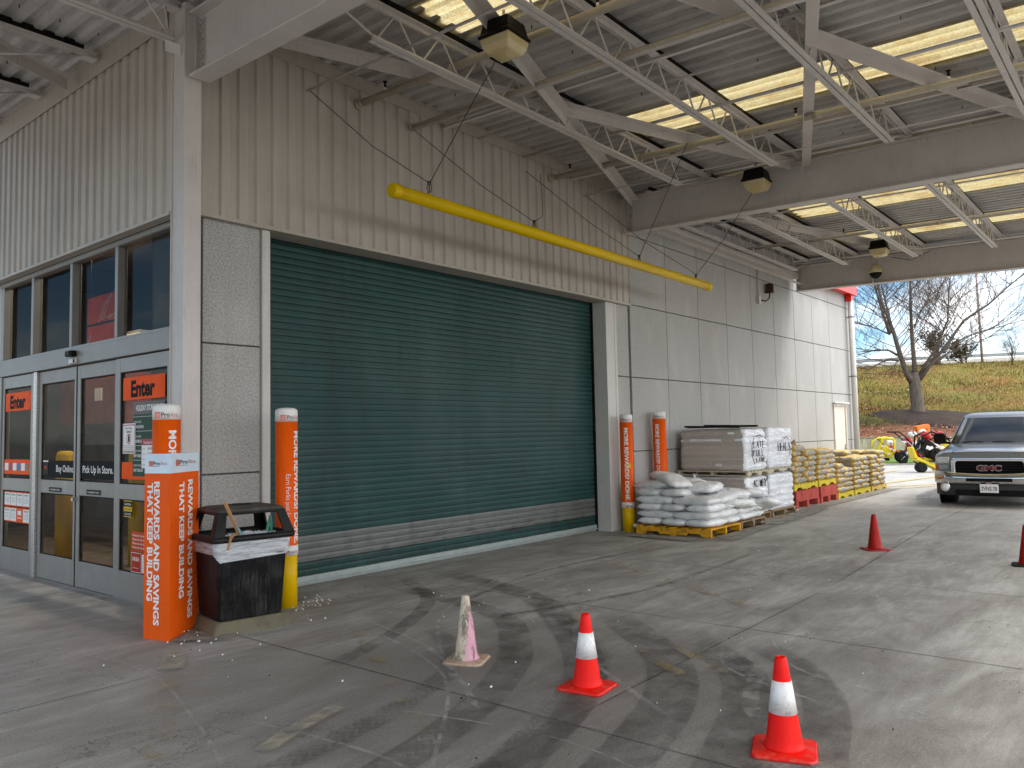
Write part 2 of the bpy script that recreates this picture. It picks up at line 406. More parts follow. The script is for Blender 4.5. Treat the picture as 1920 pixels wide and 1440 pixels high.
def m_overlay(name, c, amt, scale=6, tread=False, thr=(.4, .62), rough=.6, sc=(1, 1, 1), hard=False):
    """thin worn layer on the slab: opacity broken by noise; uv.y runs across the strip"""
    t = NT(name)
    t.t.nodes.remove(t.b)
    b = t.n('ShaderNodeBsdfPrincipled'); b.inputs['Base Color'].default_value = lin(c); b.inputs['Roughness'].default_value = rough
    tp = t.n('ShaderNodeBsdfTransparent'); mx = t.n('ShaderNodeMixShader')
    f = t.ramp(t.noise(scale, 8, .7, sc), [(thr[0], 0), (thr[1], 1)])
    u = t.n('ShaderNodeUVMap'); sx = t.n('ShaderNodeSeparateXYZ'); t.l(u.outputs[0], sx.inputs[0])
    ed = t.math('ABSOLUTE', t.math('SUBTRACT', sx.outputs[1], .5))      # 0 centre .5 edge
    edn = t.math('ADD', ed, t.math('MULTIPLY', t.math('SUBTRACT', t.noise(14, 5, .7), .5), .07 if hard else .22))
    e = t.ramp(edn, [(.45, 1), (.49, 0)] if hard else [(.34, 1), (.5, 0)])
    a = t.math('MULTIPLY', f, e)
    ends = t.math('MULTIPLY', t.math('SUBTRACT', 1.0, sx.outputs[0]), sx.outputs[0])
    ends = t.math('MINIMUM', t.math('MULTIPLY', ends, 9), 1.0)
    a = t.math('MULTIPLY', a, ends)
    if tread:
        u2 = t.n('ShaderNodeUVMap'); u2.uv_map = 'metres'; s2 = t.n('ShaderNodeSeparateXYZ'); t.l(u2.outputs[0], s2.inputs[0])
        zig = t.math('PINGPONG', t.math('MULTIPLY', sx.outputs[1], 4), 1.0)
        w_ = t.math('FRACT', t.math('ADD', t.math('MULTIPLY', s2.outputs[0], 15), zig))
        tr_ = t.ramp(w_, [(.45, .35), (.6, 1)])
        a = t.math('MULTIPLY', a, tr_)
    a = t.math('MULTIPLY', a, amt)
    t.l(a, mx.inputs[0]); t.l(tp.outputs[0], mx.inputs[1]); t.l(b.outputs[0], mx.inputs[2]); t.l(mx.outputs[0], t.o.inputs[0])
    return t.m
M['tyre'] = m_overlay('tyre rubber', '4a4642', .38, 5, thr=(.34, .60), rough=.6, hard=True)
M['tread'] = m_overlay('tread print', '504c49', .4, 5, tread=True, thr=(.3, .55), rough=.5)
M['pale_tread'] = m_overlay('dusty tread print', 'b0ada8', .3, 6, tread=True, thr=(.4, .62), rough=.8)
M['pale'] = m_overlay('pale scuff', 'b8b5ae', .4, 7, thr=(.42, .64), rough=.85)
M['yline'] = m_overlay('worn yellow line', 'a08a58', .6, 5, thr=(.5, .66), rough=.7)
M['yline2'] = m_overlay('yellow line', 'd8b23c', .95, 3, thr=(.25, .5), rough=.7)
M['saw'] = m_overlay('saw cut', '2f2d2a', .6, 1.1, thr=(.28, .5), rough=.9)
M['mud'] = m_overlay('sandy smear', 'a79d8a', .75, 4, thr=(.36, .55), rough=.9)
M['dust'] = m_overlay('grey cement dust', '8d897e', .9, 4, thr=(.3, .52), rough=.95)
M['asphalt_dark'] = pbr('damp stain', '4a4a48', rough=.4)

for k_ in ('can', 'can_lid', 'black_metal', 'black_rubber', 'slat', 'clad', 'dark', 'slab'): M[k_].node_tree.nodes['Principled BSDF'].inputs['Specular IOR Level'].default_value = .2
# ------------------------------------------------------------------ mesh builder
class MB:
    def __init__(s): s.v = []; s.f = []; s.mi = []; s.mats = []; s.sm = []; s.uv = None
    def mat(s, m):
        if m not in s.mats: s.mats.append(m)
        return s.mats.index(m)
    def add(s, vs, fs, m=None, smooth=False):
        o = len(s.v); s.v += [tuple(v) for v in vs]
        k = s.mat(m) if m is not None else 0
        for f in fs: s.f.append(tuple(i + o for i in f)); s.mi.append(k); s.sm.append(smooth)
        return s
    def box(s, x0, x1, y0, y1, z0, z1, m=None, M4=None):
        vs = [Vector((x, y, z)) for x in (x0, x1) for y in (y0, y1) for z in (z0, z1)]
        if M4 is not None: vs = [M4 @ v for v in vs]
        return s.add(vs, [(0, 1, 3, 2), (4, 6, 7, 5), (0, 4, 5, 1), (2, 3, 7, 6), (0, 2, 6, 4), (1, 5, 7, 3)], m)
    def bar(s, a, b, w, h, m=None, up=(0, 0, 1)):
        """rectangular bar from a to b, w across, h along 'up'"""
        a, b = Vector(a), Vector(b); d = (b - a); L = d.length; d.normalize()
        u = Vector(up); sd = d.cross(u)
        if sd.length < 1e-4: sd = d.cross(Vector((1, 0, 0)))
        sd.normalize(); u = sd.cross(d)
        vs = [p + sd * i * w / 2 + u * j * h / 2 for p in (a, b) for i, j in ((-1, -1), (1, -1), (1, 1), (-1, 1))]
        return s.add(vs, [(0, 1, 2, 3), (7, 6, 5, 4), (0, 4, 5, 1), (1, 5, 6, 2), (2, 6, 7, 3), (3, 7, 4, 0)], m)
    def tube(s, pts, r, m=None, n=8, caps=True, smooth=True):
        pts = [Vector(p) for p in pts]; rs = r if isinstance(r, (list, tuple)) else [r] * len(pts)
        rings = []; ref = None
        for i, p in enumerate(pts):
            d = (pts[min(i + 1, len(pts) - 1)] - pts[max(i - 1, 0)])
            if d.length < 1e-9: d = Vector((0, 0, 1))
            d.normalize()
            if ref is None: ref = d.orthogonal().normalized()
            ref = (ref - d * ref.dot(d))
            if ref.length < 1e-5: ref = d.orthogonal()
            ref.normalize(); b = d.cross(ref)
            rings.append([p + (ref * math.cos(2 * math.pi * k / n) + b * math.sin(2 * math.pi * k / n)) * rs[i] for k in range(n)])
        vs = [v for rg in rings for v in rg]; fs = []
        for i in range(len(rings) - 1):
            for k in range(n):
                k2 = (k + 1) % n
                fs.append((i * n + k, i * n + k2, (i + 1) * n + k2, (i + 1) * n + k))
        s.add(vs, fs, m, smooth)
        if caps:
            o = len(s.v) - len(vs)
            s.f.append(tuple(o + k for k in reversed(range(n)))); s.mi.append(s.mat(m) if m else 0); s.sm.append(False)
            e = o + (len(rings) - 1) * n
            s.f.append(tuple(e + k for k in range(n))); s.mi.append(s.mat(m) if m else 0); s.sm.append(False)
        return s
    def lathe(s, prof, m=None, n=24, M4=None, smooth=True, c=(0, 0, 0), a0=0, sq=None):
        """prof: list of (r,z); sq: superellipse exponent for squarish rings"""
        vs = []; c = Vector(c)
        for r, z in prof:
            for k in range(n):
                a = a0 + 2 * math.pi * k / n; ca, sa = math.cos(a), math.sin(a)
                if sq: q = (abs(ca) ** sq + abs(sa) ** sq) ** (-1 / sq)
                else: q = 1
                v = Vector((r * q * ca, r * q * sa, z))
                vs.append((M4 @ v if M4 is not None else v) + c)
        fs = [(i * n + k, i * n + (k + 1) % n, (i + 1) * n + (k + 1) % n, (i + 1) * n + k) for i in range(len(prof) - 1) for k in range(n)]
        s.add(vs, fs, m, smooth)
        o = len(s.v) - len(vs); k_ = s.mat(m) if m else 0
        s.f.append(tuple(o + k for k in reversed(range(n)))); s.mi.append(k_); s.sm.append(False)
        e = o + (len(prof) - 1) * n
        s.f.append(tuple(e + k for k in range(n))); s.mi.append(k_); s.sm.append(False)
        return s
    def loft(s, rings, m=None, closed=True, smooth=True, caps=True):
        n = len(rings[0]); vs = [v for r in rings for v in r]; fs = []
        for i in range(len(rings) - 1):
            for k in range(n if closed else n - 1):
                k2 = (k + 1) % n
                fs.append((i * n + k, i * n + k2, (i + 1) * n + k2, (i + 1) * n + k))
        s.add(vs, fs, m, smooth)
        if caps and closed:
            o = len(s.v) - len(vs); k_ = s.mat(m) if m else 0
            s.f.append(tuple(o + k for k in reversed(range(n)))); s.mi.append(k_); s.sm.append(False)
            e = o + (len(rings) - 1) * n
            s.f.append(tuple(e + k for k in range(n))); s.mi.append(k_); s.sm.append(False)
        return s
    def obj(s, name, mat=None, parent=None, loc=(0, 0, 0), rot=(0, 0, 0), bevel=0, seg=2, subsurf=0, M4=None, fixn=True):
        me = bpy.data.meshes.new(name)
        me.from_pydata([tuple(v) for v in s.v], [], s.f)
        mats = s.mats if s.mats else []
        if mat is not None: mats = [mat] if not s.mats or s.mats == [None] else mats
        for m in mats: me.materials.append(m if m is not None else mat)
        if s.mats and len(s.mats) > 1: me.polygons.foreach_set('material_index', s.mi)
        me.polygons.foreach_set('use_smooth', s.sm)
        if s.uv:
            for nm, dat in s.uv.items():
                l = me.uv_layers.new(name=nm)
                for lp in me.loops: l.data[lp.index].uv = dat[lp.vertex_index]
        if fixn:
            bm = bmesh.new(); bm.from_mesh(me); bmesh.ops.recalc_face_normals(bm, faces=bm.faces); bm.to_mesh(me); bm.free()
        me.update()
        o = bpy.data.objects.new(name, me); COL.objects.link(o)
        o.location = loc; o.rotation_euler = rot
        if parent is not None: o.parent = parent
        if bevel:
            b = o.modifiers.new('bevel', 'BEVEL'); b.width = bevel; b.segments = seg; b.limit_method = 'ANGLE'; b.angle_limit = math.radians(40)
        if subsurf:
            b = o.modifiers.new('subsurf', 'SUBSURF'); b.levels = subsurf; b.render_levels = subsurf
        return o

def B(*a, m=None): return MB().box(*a, m=m)
def empty(name, loc=(0, 0, 0), rot=(0, 0, 0)):
    o = bpy.data.objects.new(name, None); COL.objects.link(o); o.location = loc; o.rotation_euler = rot; o.empty_display_size = .2
    return o
def tag(o, label=None, cat=None, group=None, kind=None):
    if label: o['label'] = label
    if cat: o['category'] = cat
    if group: o['group'] = group
    if kind: o['kind'] = kind
    return o
def thing(name, label, cat, loc=(0, 0, 0), rz=0, group=None, kind=None):
    return tag(empty(name, loc, (0, 0, rz)), label, cat, group, kind)
def kids(o): return [c for c in bpy.data.objects if c.parent is o]
def copy_tree(o, parent=None):
    c = o.copy(); COL.objects.link(c); c.parent = parent
    for ch in kids(o): copy_tree(ch, c)
    return c

# ---- lettering
_tc = {}
def text_geo(s, size, bold=0.0, sx=1.0, depth=0.0, align='LEFT', shear=0, space=1.0):
    key = (s, size, bold, sx, depth, align, shear, space)
    if key in _tc: return _tc[key]
    cu = bpy.data.curves.new('lettering', 'FONT'); cu.body = s; cu.size = size; cu.offset = bold * size; cu.extrude = depth / 2
    cu.align_x = align; cu.shear = shear; cu.space_character = space; cu.resolution_u = 3
    o = bpy.data.objects.new('lettering', cu)
    me = bpy.data.meshes.new_from_object(o)
    bm = bmesh.new(); bm.from_mesh(me)
    bmesh.ops.remove_doubles(bm, verts=bm.verts, dist=1e-5)
    bm.to_mesh(me); bm.free()
    vs = [(v.co.x * sx, v.co.y, v.co.z) for v in me.vertices]; fs = [tuple(p.vertices) for p in me.polygons]
    bpy.data.meshes.remove(me); bpy.data.objects.remove(o); bpy.data.curves.remove(cu)
    _tc[key] = (vs, fs); return vs, fs
def put_text(mb, s, size, mat, fn, **kw):
    """fn maps local (u, v) of the lettering to a world/object point"""
    vs, fs = text_geo(s, size, **kw)
    mb.add([fn(u, v) for u, v, _ in vs], fs, mat)
def text_w(s, size, **kw):
    vs, _ = text_geo(s, size, **kw); return (min(v[0] for v in vs), max(v[0] for v in vs)) if vs else (0, 0)
def put_text_fit(mb, s, x0, x1, y0, h, mat, fn, bold=.01, shear=0):
    """lettering fitted into x0..x1, capital height h, baseline y0"""
    size = h / .72
    a, b = text_w(s, size, bold=bold, shear=shear)
    vs, fs = text_geo(s, size, bold=bold, shear=shear)
    k = (x1 - x0) / (b - a)
    mb.add([fn(x0 + (u - a) * k, y0 + v) for u, v, _ in vs], fs, mat)

# ------------------------------------------------------------------ ground and floor marks
def strip(mb, pts, w, z=.004, n=40, jitter=0, seed=0):
    """flat ribbon along a polyline (smoothed), uv.x 0..1 along, uv.y across"""
    pts = [Vector((*p, 0)) for p in pts]; rnd = random.Random(seed)
    def cr_(t):
        m = len(pts) - 1; s = min(int(t * m), m - 1); u = t * m - s
        p0, p1, p2, p3 = pts[max(s - 1, 0)], pts[s], pts[s + 1], pts[min(s + 2, m)]
        return .5 * ((2 * p1) + (p2 - p0) * u + (2 * p0 - 5 * p1 + 4 * p2 - p3) * u * u + (3 * p1 - p0 - 3 * p2 + p3) * u ** 3)
    P_ = [cr_(i / n) if len(pts) > 2 else pts[0].lerp(pts[1], i / n) for i in range(n + 1)]
    if mb.uv is None: mb.uv = {'UVMap': [], 'metres': []}
    o = len(mb.v); L = 0; vs = []
    for i, p in enumerate(P_):
        d = (P_[min(i + 1, n)] - P_[max(i - 1, 0)]).normalized(); s_ = Vector((-d.y, d.x, 0))
        if i: L += (p - P_[i - 1]).length
        j = rnd.uniform(-jitter, jitter)
        for k in (-.5, .5):
            q = p + s_ * (k * w + j); vs.append((q.x, q.y, z))
            mb.uv['UVMap'].append((i / n, k + .5)); mb.uv['metres'].append((L, k * w))
    mb.add(vs, [(2 * i, 2 * i + 2, 2 * i + 3, 2 * i + 1) for i in range(n)])
    return mb

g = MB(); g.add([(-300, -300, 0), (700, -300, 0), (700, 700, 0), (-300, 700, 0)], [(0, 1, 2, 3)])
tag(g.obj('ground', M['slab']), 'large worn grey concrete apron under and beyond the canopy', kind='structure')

def marks(name, mat, items, label, z):
    mb = MB()
    for k, it in enumerate(items): strip(mb, it[0], it[1], z + .0002 * k, seed=k, n=it[2] if len(it) > 2 else 40, jitter=it[3] if len(it) > 3 else 0)
    o = mb.obj(name, mat, fixn=False); tag(o, label, kind='structure'); return o
# px -> ground coordinates were worked out once; these are plain metres
marks('saw_cuts', M['saw'], [
    ([(3.53, -3), (3.53, 7.1)], .014), ([(6.01, -3), (6.01, 7.1)], .014), ([(8.5, -3), (8.5, 7.1)], .014), ([(11.08, -3), (11.08, 7.1)], .016),
    ([(13.6, -3), (13.6, 6.9)], .014), ([(16.1, -3), (16.1, 6.9)], .014), ([(1.0, -3), (1.0, 12)], .012), ([(18.7, -4), (18.7, 7)], .02),
    ([(-4, 2.60), (3.5, 2.62)], .012), ([(3.5, 2.62), (7.9, 2.70)], .012), ([(7.9, 2.70), (14.5, 3.1)], .016), ([(14.5, 3.1), (26, 3.3)], .016),
    ([(-4, 5.3), (3.2, 5.3)], .012), ([(4.6, 5.35), (16, 5.45)], .012), ([(18, -2), (34, -1)], .02)], 'thin dark saw cut joints across the slab', .003)
marks('pale_joint_edges', M['pale'], [([(3.0, 2.635), (6.6, 2.69)], .010), ([(3.56, 0.5), (3.56, 3.6)], .010)], 'pale dusty line along the slab joint', .0064)
marks('tyre_marks', M['tyre'], [
    ([(2.9, 1.15), (3.79, 1.36), (4.6, 1.6), (5.2, 1.95), (5.6, 2.4)], .26), ([(2.5, 1.42), (3.5, 1.68), (4.3, 1.92), (4.95, 2.27), (5.5, 2.9)], .33),
    ([(2.2, 1.85), (3.2, 2.08), (4.2, 2.36), (5.0, 2.85), (5.8, 3.8)], .34), ([(2.0, 2.3), (2.9, 2.48), (4.22, 2.97), (5.33, 3.95), (6.1, 5.0), (6.6, 6.8)], .30),
    ([(1.8, 2.8), (2.97, 3.02), (3.9, 3.38), (4.6, 3.85), (5.3, 4.7), (5.7, 6.6)], .26), ([(3.4, 4.5), (4.4, 4.9), (5.4, 5.6), (6.0, 6.6)], .16),
    ([(5.4, 5.2), (7.2, 5.6), (9.4, 5.5)], .06), ([(5.0, 4.6), (7.0, 4.1), (9.8, 4.2)], .08),
    ([(18.5, 4.2), (20, 4.5), (23, 4.6)], .3)], 'dark curved tyre scuffs by the cones', .0072)
marks('tread_marks', M['tread'], [
    ([(2.3, 2.5), (3.5, 2.62), (4.7, 3.2), (5.6, 4.2)], .2), ([(1.9, 3.3), (3.1, 3.5), (4.0, 3.9), (4.6, 4.7)], .2), ([(2.7, 1.3), (4.2, 1.75), (5.3, 2.5)], .22)], 'dark tread prints across the floor', .0100)
marks('dusty_tread_marks', M['pale_tread'], [
    ([(1.9, 2.9), (2.7, 2.96), (3.6, 3.25)], .18), ([(4.5, 1.15), (5.4, 1.25), (6.4, 1.25)], .22), ([(2.2, 2.65), (3.3, 2.72), (4.3, 3.2)], .16),
    ([(5.3, 2.0), (6.6, 2.2), (8.6, 2.6)], .22)], 'pale dusty tread prints on the dark floor', .0108)
marks('floor_scuffs', M['pale'], [
    ([(1.9, 3.1), (2.3, 4.2), (2.6, 5.6), (2.3, 7.4)], .03), ([(2.2, 2.0), (2.6, 2.9), (2.5, 4.0)], .03), ([(3.3, 3.0), (4.1, 4.2), (4.5, 5.6)], .05),
    ([(3.6, 3.5), (5.0, 5.0), (7.1, 5.9)], .04), ([(3.9, 2.2), (5.0, 3.6), (6.9, 4.6)], .05), ([(2.6, 2.7), (3.7, 3.7), (4.2, 4.9)], .03),
    ([(4.6, 1.6), (4.9, 2.3), (5.4, 2.6)], .035), ([(5.0, 1.4), (5.2, 2.0), (6.0, 2.5)], .03), ([(8.7, 3.4), (9.4, 3.2), (10.2, 3.7), (10.3, 4.3)], .06),
    ([(10.9, 2.4), (11.6, 2.6), (12.6, 2.1)], .05), ([(3.0, 1.3), (3.3, 2.4), (3.1, 3.5)], .02), ([(3.6, 1.1), (4.3, 1.9), (5.6, 2.3)], .12)], 'pale scratches and wheel scuffs on the floor', .0118)
marks('yellow_floor_lines', M['yline'], [([(8.3, 5.6), (6.6, 2.7)], .13), ([(8.3, 5.62), (6.62, 2.72)], .12), ([(4.3, 5.35), (2.9, 3.0)], .13), ([(3.2, 6.1), (1.75, 3.6)], .14), ([(5.9, 4.55), (4.5, 2.3)], .12),
    ([(5.3, 2.95), (4.6, 2.05)], .12)], 'worn yellow hatch lines on the floor', .0144)
marks('sandy_smear', M['mud'], [([(2.28, 3.56), (2.55, 3.68), (2.95, 3.80)], .13), ([(2.95, 5.7), (2.7, 5.3)], .2)], 'sandy smears on the floor', .0158)
marks('yellow_parking_lines', M['yline2'], [([(22.6, 6.4), (31, 5.2)], .12), ([(21.8, 6.1), (25.5, 4.0)], .12), ([(26.5, 7.4), (23.2, 6.6)], .12), ([(21.4, 5.6), (27, 3.2)], .10), ([(24.0, 7.6), (31, 7.8)], .12)],
      'yellow parking lines beyond the canopy', .0166)
marks('cement_dust', M['dust'], [([(10.4, 5.05), (12.0, 5.2), (13.9, 5.3), (16, 5.5)], .5), ([(10.35, 5.2), (10.4, 6.5)], .35), ([(15.6, 5.55), (22, 5.6)], .4), ([(3.6, 6.6), (4.9, 6.75)], .5), ([(3.2, 5.85), (3.6, 6.2)], .5)], 'grey cement dust spilled along the pallets', .0178)

# crumbs of litter on the floor
rnd = random.Random(5)
lit = MB()
for k in range(230):
    if k < 28: x, y = rnd.gauss(3.4, .3), rnd.gauss(5.95, .25)
    elif k < 90: x, y = rnd.gauss(4.55, .15), rnd.gauss(6.35, .12)
    elif k < 100: x, y = rnd.uniform(1.6, 6.0), rnd.uniform(1.4, 6)
    else: x, y = rnd.uniform(1, 16), rnd.uniform(.6, 6.6)
    r = rnd.uniform(.002, .0065) * (1.6 if rnd.random() < .08 else 1)
    n = rnd.randint(4, 6); a0 = rnd.random() * 6
    el = rnd.uniform(.5, 2)
    vs = [(x + math.cos(a0 + i / n * 6.283) * r * el, y + math.sin(a0 + i / n * 6.283) * r, .046 - .006 + rnd.uniform(0, .004)) for i in range(n)] + [(x, y, .052)]
    lit.add(vs, [(i, (i + 1) % n, n) for i in range(n)] + [tuple(range(n))], M['white'] if rnd.random() < .8 else M['blackprint'])
o = lit.obj('floor_litter'); o.location.z = -.024; tag(o, 'small white crumbs and grit scattered on the floor', kind='stuff')

# ------------------------------------------------------------------ canopy
def zs(y): return .03 * (y - 5.35)
canopy = thing('entrance_canopy', 'pale steel entrance canopy with open web joists and corrugated roof', 'canopy', (3.58, 6.77, 0))
CP = Vector((3.58, 6.77, 0))
def cobj(mb, name, mat=None, **k):
    mb.v = [(v[0] - CP.x, v[1] - CP.y, v[2]) for v in mb.v]
    return mb.obj(name, mat, canopy, **k)
SKY = [(4.93, 5.72), (8.47, 9.40), (11.56, 12.5), (14.10, 15.05), (16.72, 17.70)]
YE = -1.6
def deck_prof(x0, x1):
    p = .19; n = max(1, round((x1 - x0) / p)); p = (x1 - x0) / n; pts = []
    for i in range(n):
        a = x0 + i * p
        pts += [(a, 0), (a + p * .36, 0), (a + p * .48, .042), (a + p * .88, .042)]
    pts.append((x1, 0)); return pts
def deck_sheet(x0, x1, y0, y1, lift=0, ny=1):
    mb = MB(); pr = deck_prof(x0, x1); n = len(pr); vs = []
    for j in range(ny + 1):
        y = y0 + (y1 - y0) * j / ny
        vs += [(x, y, 5.53 + zs(y) + z + lift) for x, z in pr]
    mb.add(vs, [(j * n + i, j * n + i + 1, (j + 1) * n + i + 1, (j + 1) * n + i) for j in range(ny) for i in range(n - 1)])
    return mb
xs = [3.42]
for a, b in SKY: xs += [a, b]
xs.append(18.95)
for i in range(0, len(xs), 2): cobj(deck_sheet(xs[i], xs[i + 1], YE, 5.32), 'roof_deck', M['deck'], fixn=False)
cobj(deck_sheet(3.42, 18.95, 5.32, 6.95, -.002), 'roof_deck', M['deck'], fixn=False)
cobj(deck_sheet(-1.7, 3.62, YE, 12.5, -.005), 'roof_deck', M['deck'], fixn=False)
for a, b in SKY: cobj(deck_sheet(a - .02, b + .02, YE, 5.34, .004), 'skylight_panel', M['skylight'], fixn=False)
mb = MB(); mb.box(3.45, 18.9, 5.22, 5.42, 5.570, 5.576); mb.box(3.2, 3.75, YE, 12.5, 5.76, 5.765)  # unseen plates added over the sheet joints to block light leaks
for a, b in SKY:
    for x in (a, b): mb.add([(x - .06, YE, 5.572 + zs(YE)), (x + .06, YE, 5.572 + zs(YE)), (x + .06, 5.3, 5.572), (x - .06, 5.3, 5.572)], [(0, 1, 2, 3)])
cobj(mb, 'roof_flashing', M['steel'])
# screw stubs under the deck
scr = MB(); rnd = random.Random(2)
for y in (6.3, 4.6, 3.2, 1.8, 8, 9.4):
    for k in range(22):
        x = 3.8 + k * .7 + rnd.uniform(-.03, .03) if y < 7 else 3.3 - k * .35
        if any(a < x < b for a, b in SKY): continue
        scr.bar((x, y, 5.53 + zs(y)), (x, y, 5.495 + zs(y)), .007, .007)
tag(cobj(scr, 'deck_screws', M['black_metal']), kind='stuff')

def ibeam(mb, x, y0, y1, zb0, dep, fw=.2, tw=.012, tf=.02):
    """web in plane x, running along Y; zb0 is the bottom at y=6.7"""
    def zb(y): return zb0 + .026 * (y - 6.7)
    def prism(xa, xb, za, zt):
        vs = [(xx, y, zb(y) + zz) for y in (y0, y1) for xx, zz in ((xa, za), (xb, za), (xb, zt), (xa, zt))]
        mb.add(vs, [(0, 1, 2, 3), (7, 6, 5, 4), (0, 4, 5, 1), (1, 5, 6, 2), (2, 6, 7, 3), (3, 7, 4, 0)])
    prism(x - fw / 2, x + fw / 2, 0, tf); prism(x - fw / 2, x + fw / 2, dep - tf, dep); prism(x - tw / 2, x + tw / 2, tf, dep - tf)
for bx_, y1 in ((3.60, 6.60), (11.20, 6.80), (18.80, 6.80), (-1.6, 12.0)):
    mb = MB(); ibeam(mb, bx_, YE, y1, 4.80, .60)
    bo = cobj(mb, 'beam', M['steel_white'], bevel=.003, seg=1)
    pl = MB()
    if bx_ > 0:
        pl.box(bx_ - .062, bx_ - .0065, y1 - .055, y1 - .043, 4.86, 5.34)
        pl.box(bx_ - .014, bx_ - .0065, y1 - .115, y1 - .043, 4.86, 5.34)
        for k in range(6):
            z = 4.90 + k * .078
            pl.tube([(bx_ - .015, y1 - .085, z), (bx_ - .034, y1 - .085, z)], .013, n=6); pl.tube([(bx_ - .034, y1 - .085, z), (bx_ - .044, y1 - .085, z)], .007, n=6)
        pl.v = [(v[0] - CP.x, v[1] - CP.y, v[2]) for v in pl.v]
        pl.obj('bolted_plate', M['steel'], bo)
    # outer column carrying the free end
    c = MB(); c.box(bx_ - .1, bx_ + .1, YE + .1, YE + .3, 0, 4.55)
    cobj(c, 'column', M['steel_white'], bevel=.004)
# corner column at the entrance
c = MB(); c.box(3.49, 3.655, 6.655, 6.667, 0, 5.5); c.box(3.49, 3.655, 6.88, 6.892, 0, 5.5); c.box(3.503, 3.517, 6.667, 6.88, 0, 5.5); c.box(3.645, 3.655, 6.667, 6.88, 0, 3.6)
c.box(3.46, 3.66, 6.60, 6.654, 5.45, 5.47)
cobj(c, 'corner_column', M['steel_white'], bevel=.002, seg=1)
# edge fascia round the free sides
c = MB(); c.box(-1.8, 19.1, YE - .08, YE, 4.95, 5.6); c.box(18.97, 19.05, YE, 6.95, 5.32, 5.80)
cobj(c, 'edge_fascia', M['steel'])

def angle_chord(mb, x0, x1, y, z, up=True, z2=None, w=.055, gap=.016, h=.05):
    """pair of angles back to back along X; z = the flat side"""
    for s_ in (-1, 1):
        a = y + s_ * gap / 2; b = y + s_ * (gap / 2 + w)
        lo, hi = min(a, b), max(a, b)
        mb.box(x0, x1, lo, hi, z - .006 if up else z, z if up else z + .006)
        v0, v1 = (a, a + s_ * .006); v0, v1 = min(v0, v1), max(v0, v1)
        if up: mb.box(x0, x1, v0, v1, z - h, z - .0061)
        else: mb.box(x0, x1, v0, v1, z + .0061, z + h)
def joist(x0, x1, y, ztop, depth=.35, inset=.92, pitch=.6, start_in=True, end_in=True, label=None):
    mb = MB(); zb = ztop - depth
    angle_chord(mb, x0, x1, y, ztop, True, w=.058)
    xa = x0 + (inset if start_in else .05); xb = x1 - (inset if end_in else .05)
    angle_chord(mb, xa, xb, y, zb, False, w=.05)
    r = .0105; zt_, zb_ = ztop - .03, zb + .03
    n = max(1, round((xb - xa) / pitch)); p = (xb - xa) / n
    x = xa
    mb.tube([(x0 + .12, y, zt_), (xa + .04, y, zb_)], .012, n=5); mb.tube([(x1 - .12, y, zt_), (xb - .04, y, zb_)], .012, n=5)
    for i in range(n):
        xm = xa + (i + .5) * p
        mb.tube([(xa + i * p + .05, y, zb_), (xm - .02, y, zt_)], r, n=5, caps=False)
        mb.tube([(xm + .03, y, zt_), (xa + (i + 1) * p - .03, y, zb_)], r, n=5, caps=False)
    mb.box(x0, x0 + .13, y - .06, y + .06, ztop - .06, ztop - .051); mb.box(x1 - .13, x1, y - .06, y + .06, ztop - .06, ztop - .051)
    jo = cobj(mb, 'roof_joist', M['joist'])
    nb = MB(); nb.box(x0 + .12, x1 - .12, y - .025, y + .025, ztop + .002, ztop + .088)  # dark bar filling the gap between top chord and deck
    nb.v = [(v[0] - CP.x, v[1] - CP.y, v[2]) for v in nb.v]
    nb.obj('nailer', M['black_metal'], jo)
    return jo
for y in (5.33, 3.92, 2.50, 1.08, -.34): joist(3.62, 11.18, y, 5.44 + zs(y))
for y in (6.45, 5.36, 3.97, 2.56, 1.15, -.27): joist(11.24, 18.78, y, 5.44 + zs(y))
for y in (9.88, 8.40, 11.3): joist(-1.5, 3.44, y, 5.46 + zs(y))
joist(-1.5, 3.50, 6.80, 5.48 + zs(6.8), end_in=False)
for y in (5.33, 3.92, 2.5, 1.08, -.34): joist(-1.5, 3.56, y, 5.44 + zs(y))
c = MB(); c.box(3.36, 3.50, 6.74, 6.748, 5.03, 5.13); cobj(c, 'chord_bracket', M['white'])
# horizontal X bracing (rolled angles)
def brace(a, b, leg=.11):
    mb = MB(); a, b = Vector(a), Vector(b); d = (b - a).normalized(); s_ = Vector((d.y, -d.x, 0)).normalized()
    for (o1, w_, h_) in (((0, 0, 0), .008, leg),):
        mb.bar(a, b, .008, leg)
    off = s_ * (leg / 2 + .0042)
    up = Vector((0, 0, leg / 2 - .004))
    mb.bar(a + off + up, b + off + up, leg, .008)
    return cobj(mb, 'cross_brace', M['steel_white'])
ZB = 5.36
def bz(y): return 5.30 + zs(y)
brace((3.75, 6.55, bz(6.55)), (11.05, 4.0, bz(4))); brace((3.75, 4.0, bz(4) - .09), (11.05, 6.6, bz(6.6) - .09))
brace((3.75, 3.85, bz(3.85)), (11.05, 1.15, bz(1.15))); brace((3.75, 1.15, bz(1.1) - .09), (11.05, 3.85, bz(3.85) - .09))
brace((11.4, 6.5, bz(6.5)), (18.6, 4.0, bz(4))); brace((-1.4, 6.7, bz(6.6)), (3.4, 9.0, bz(9)))
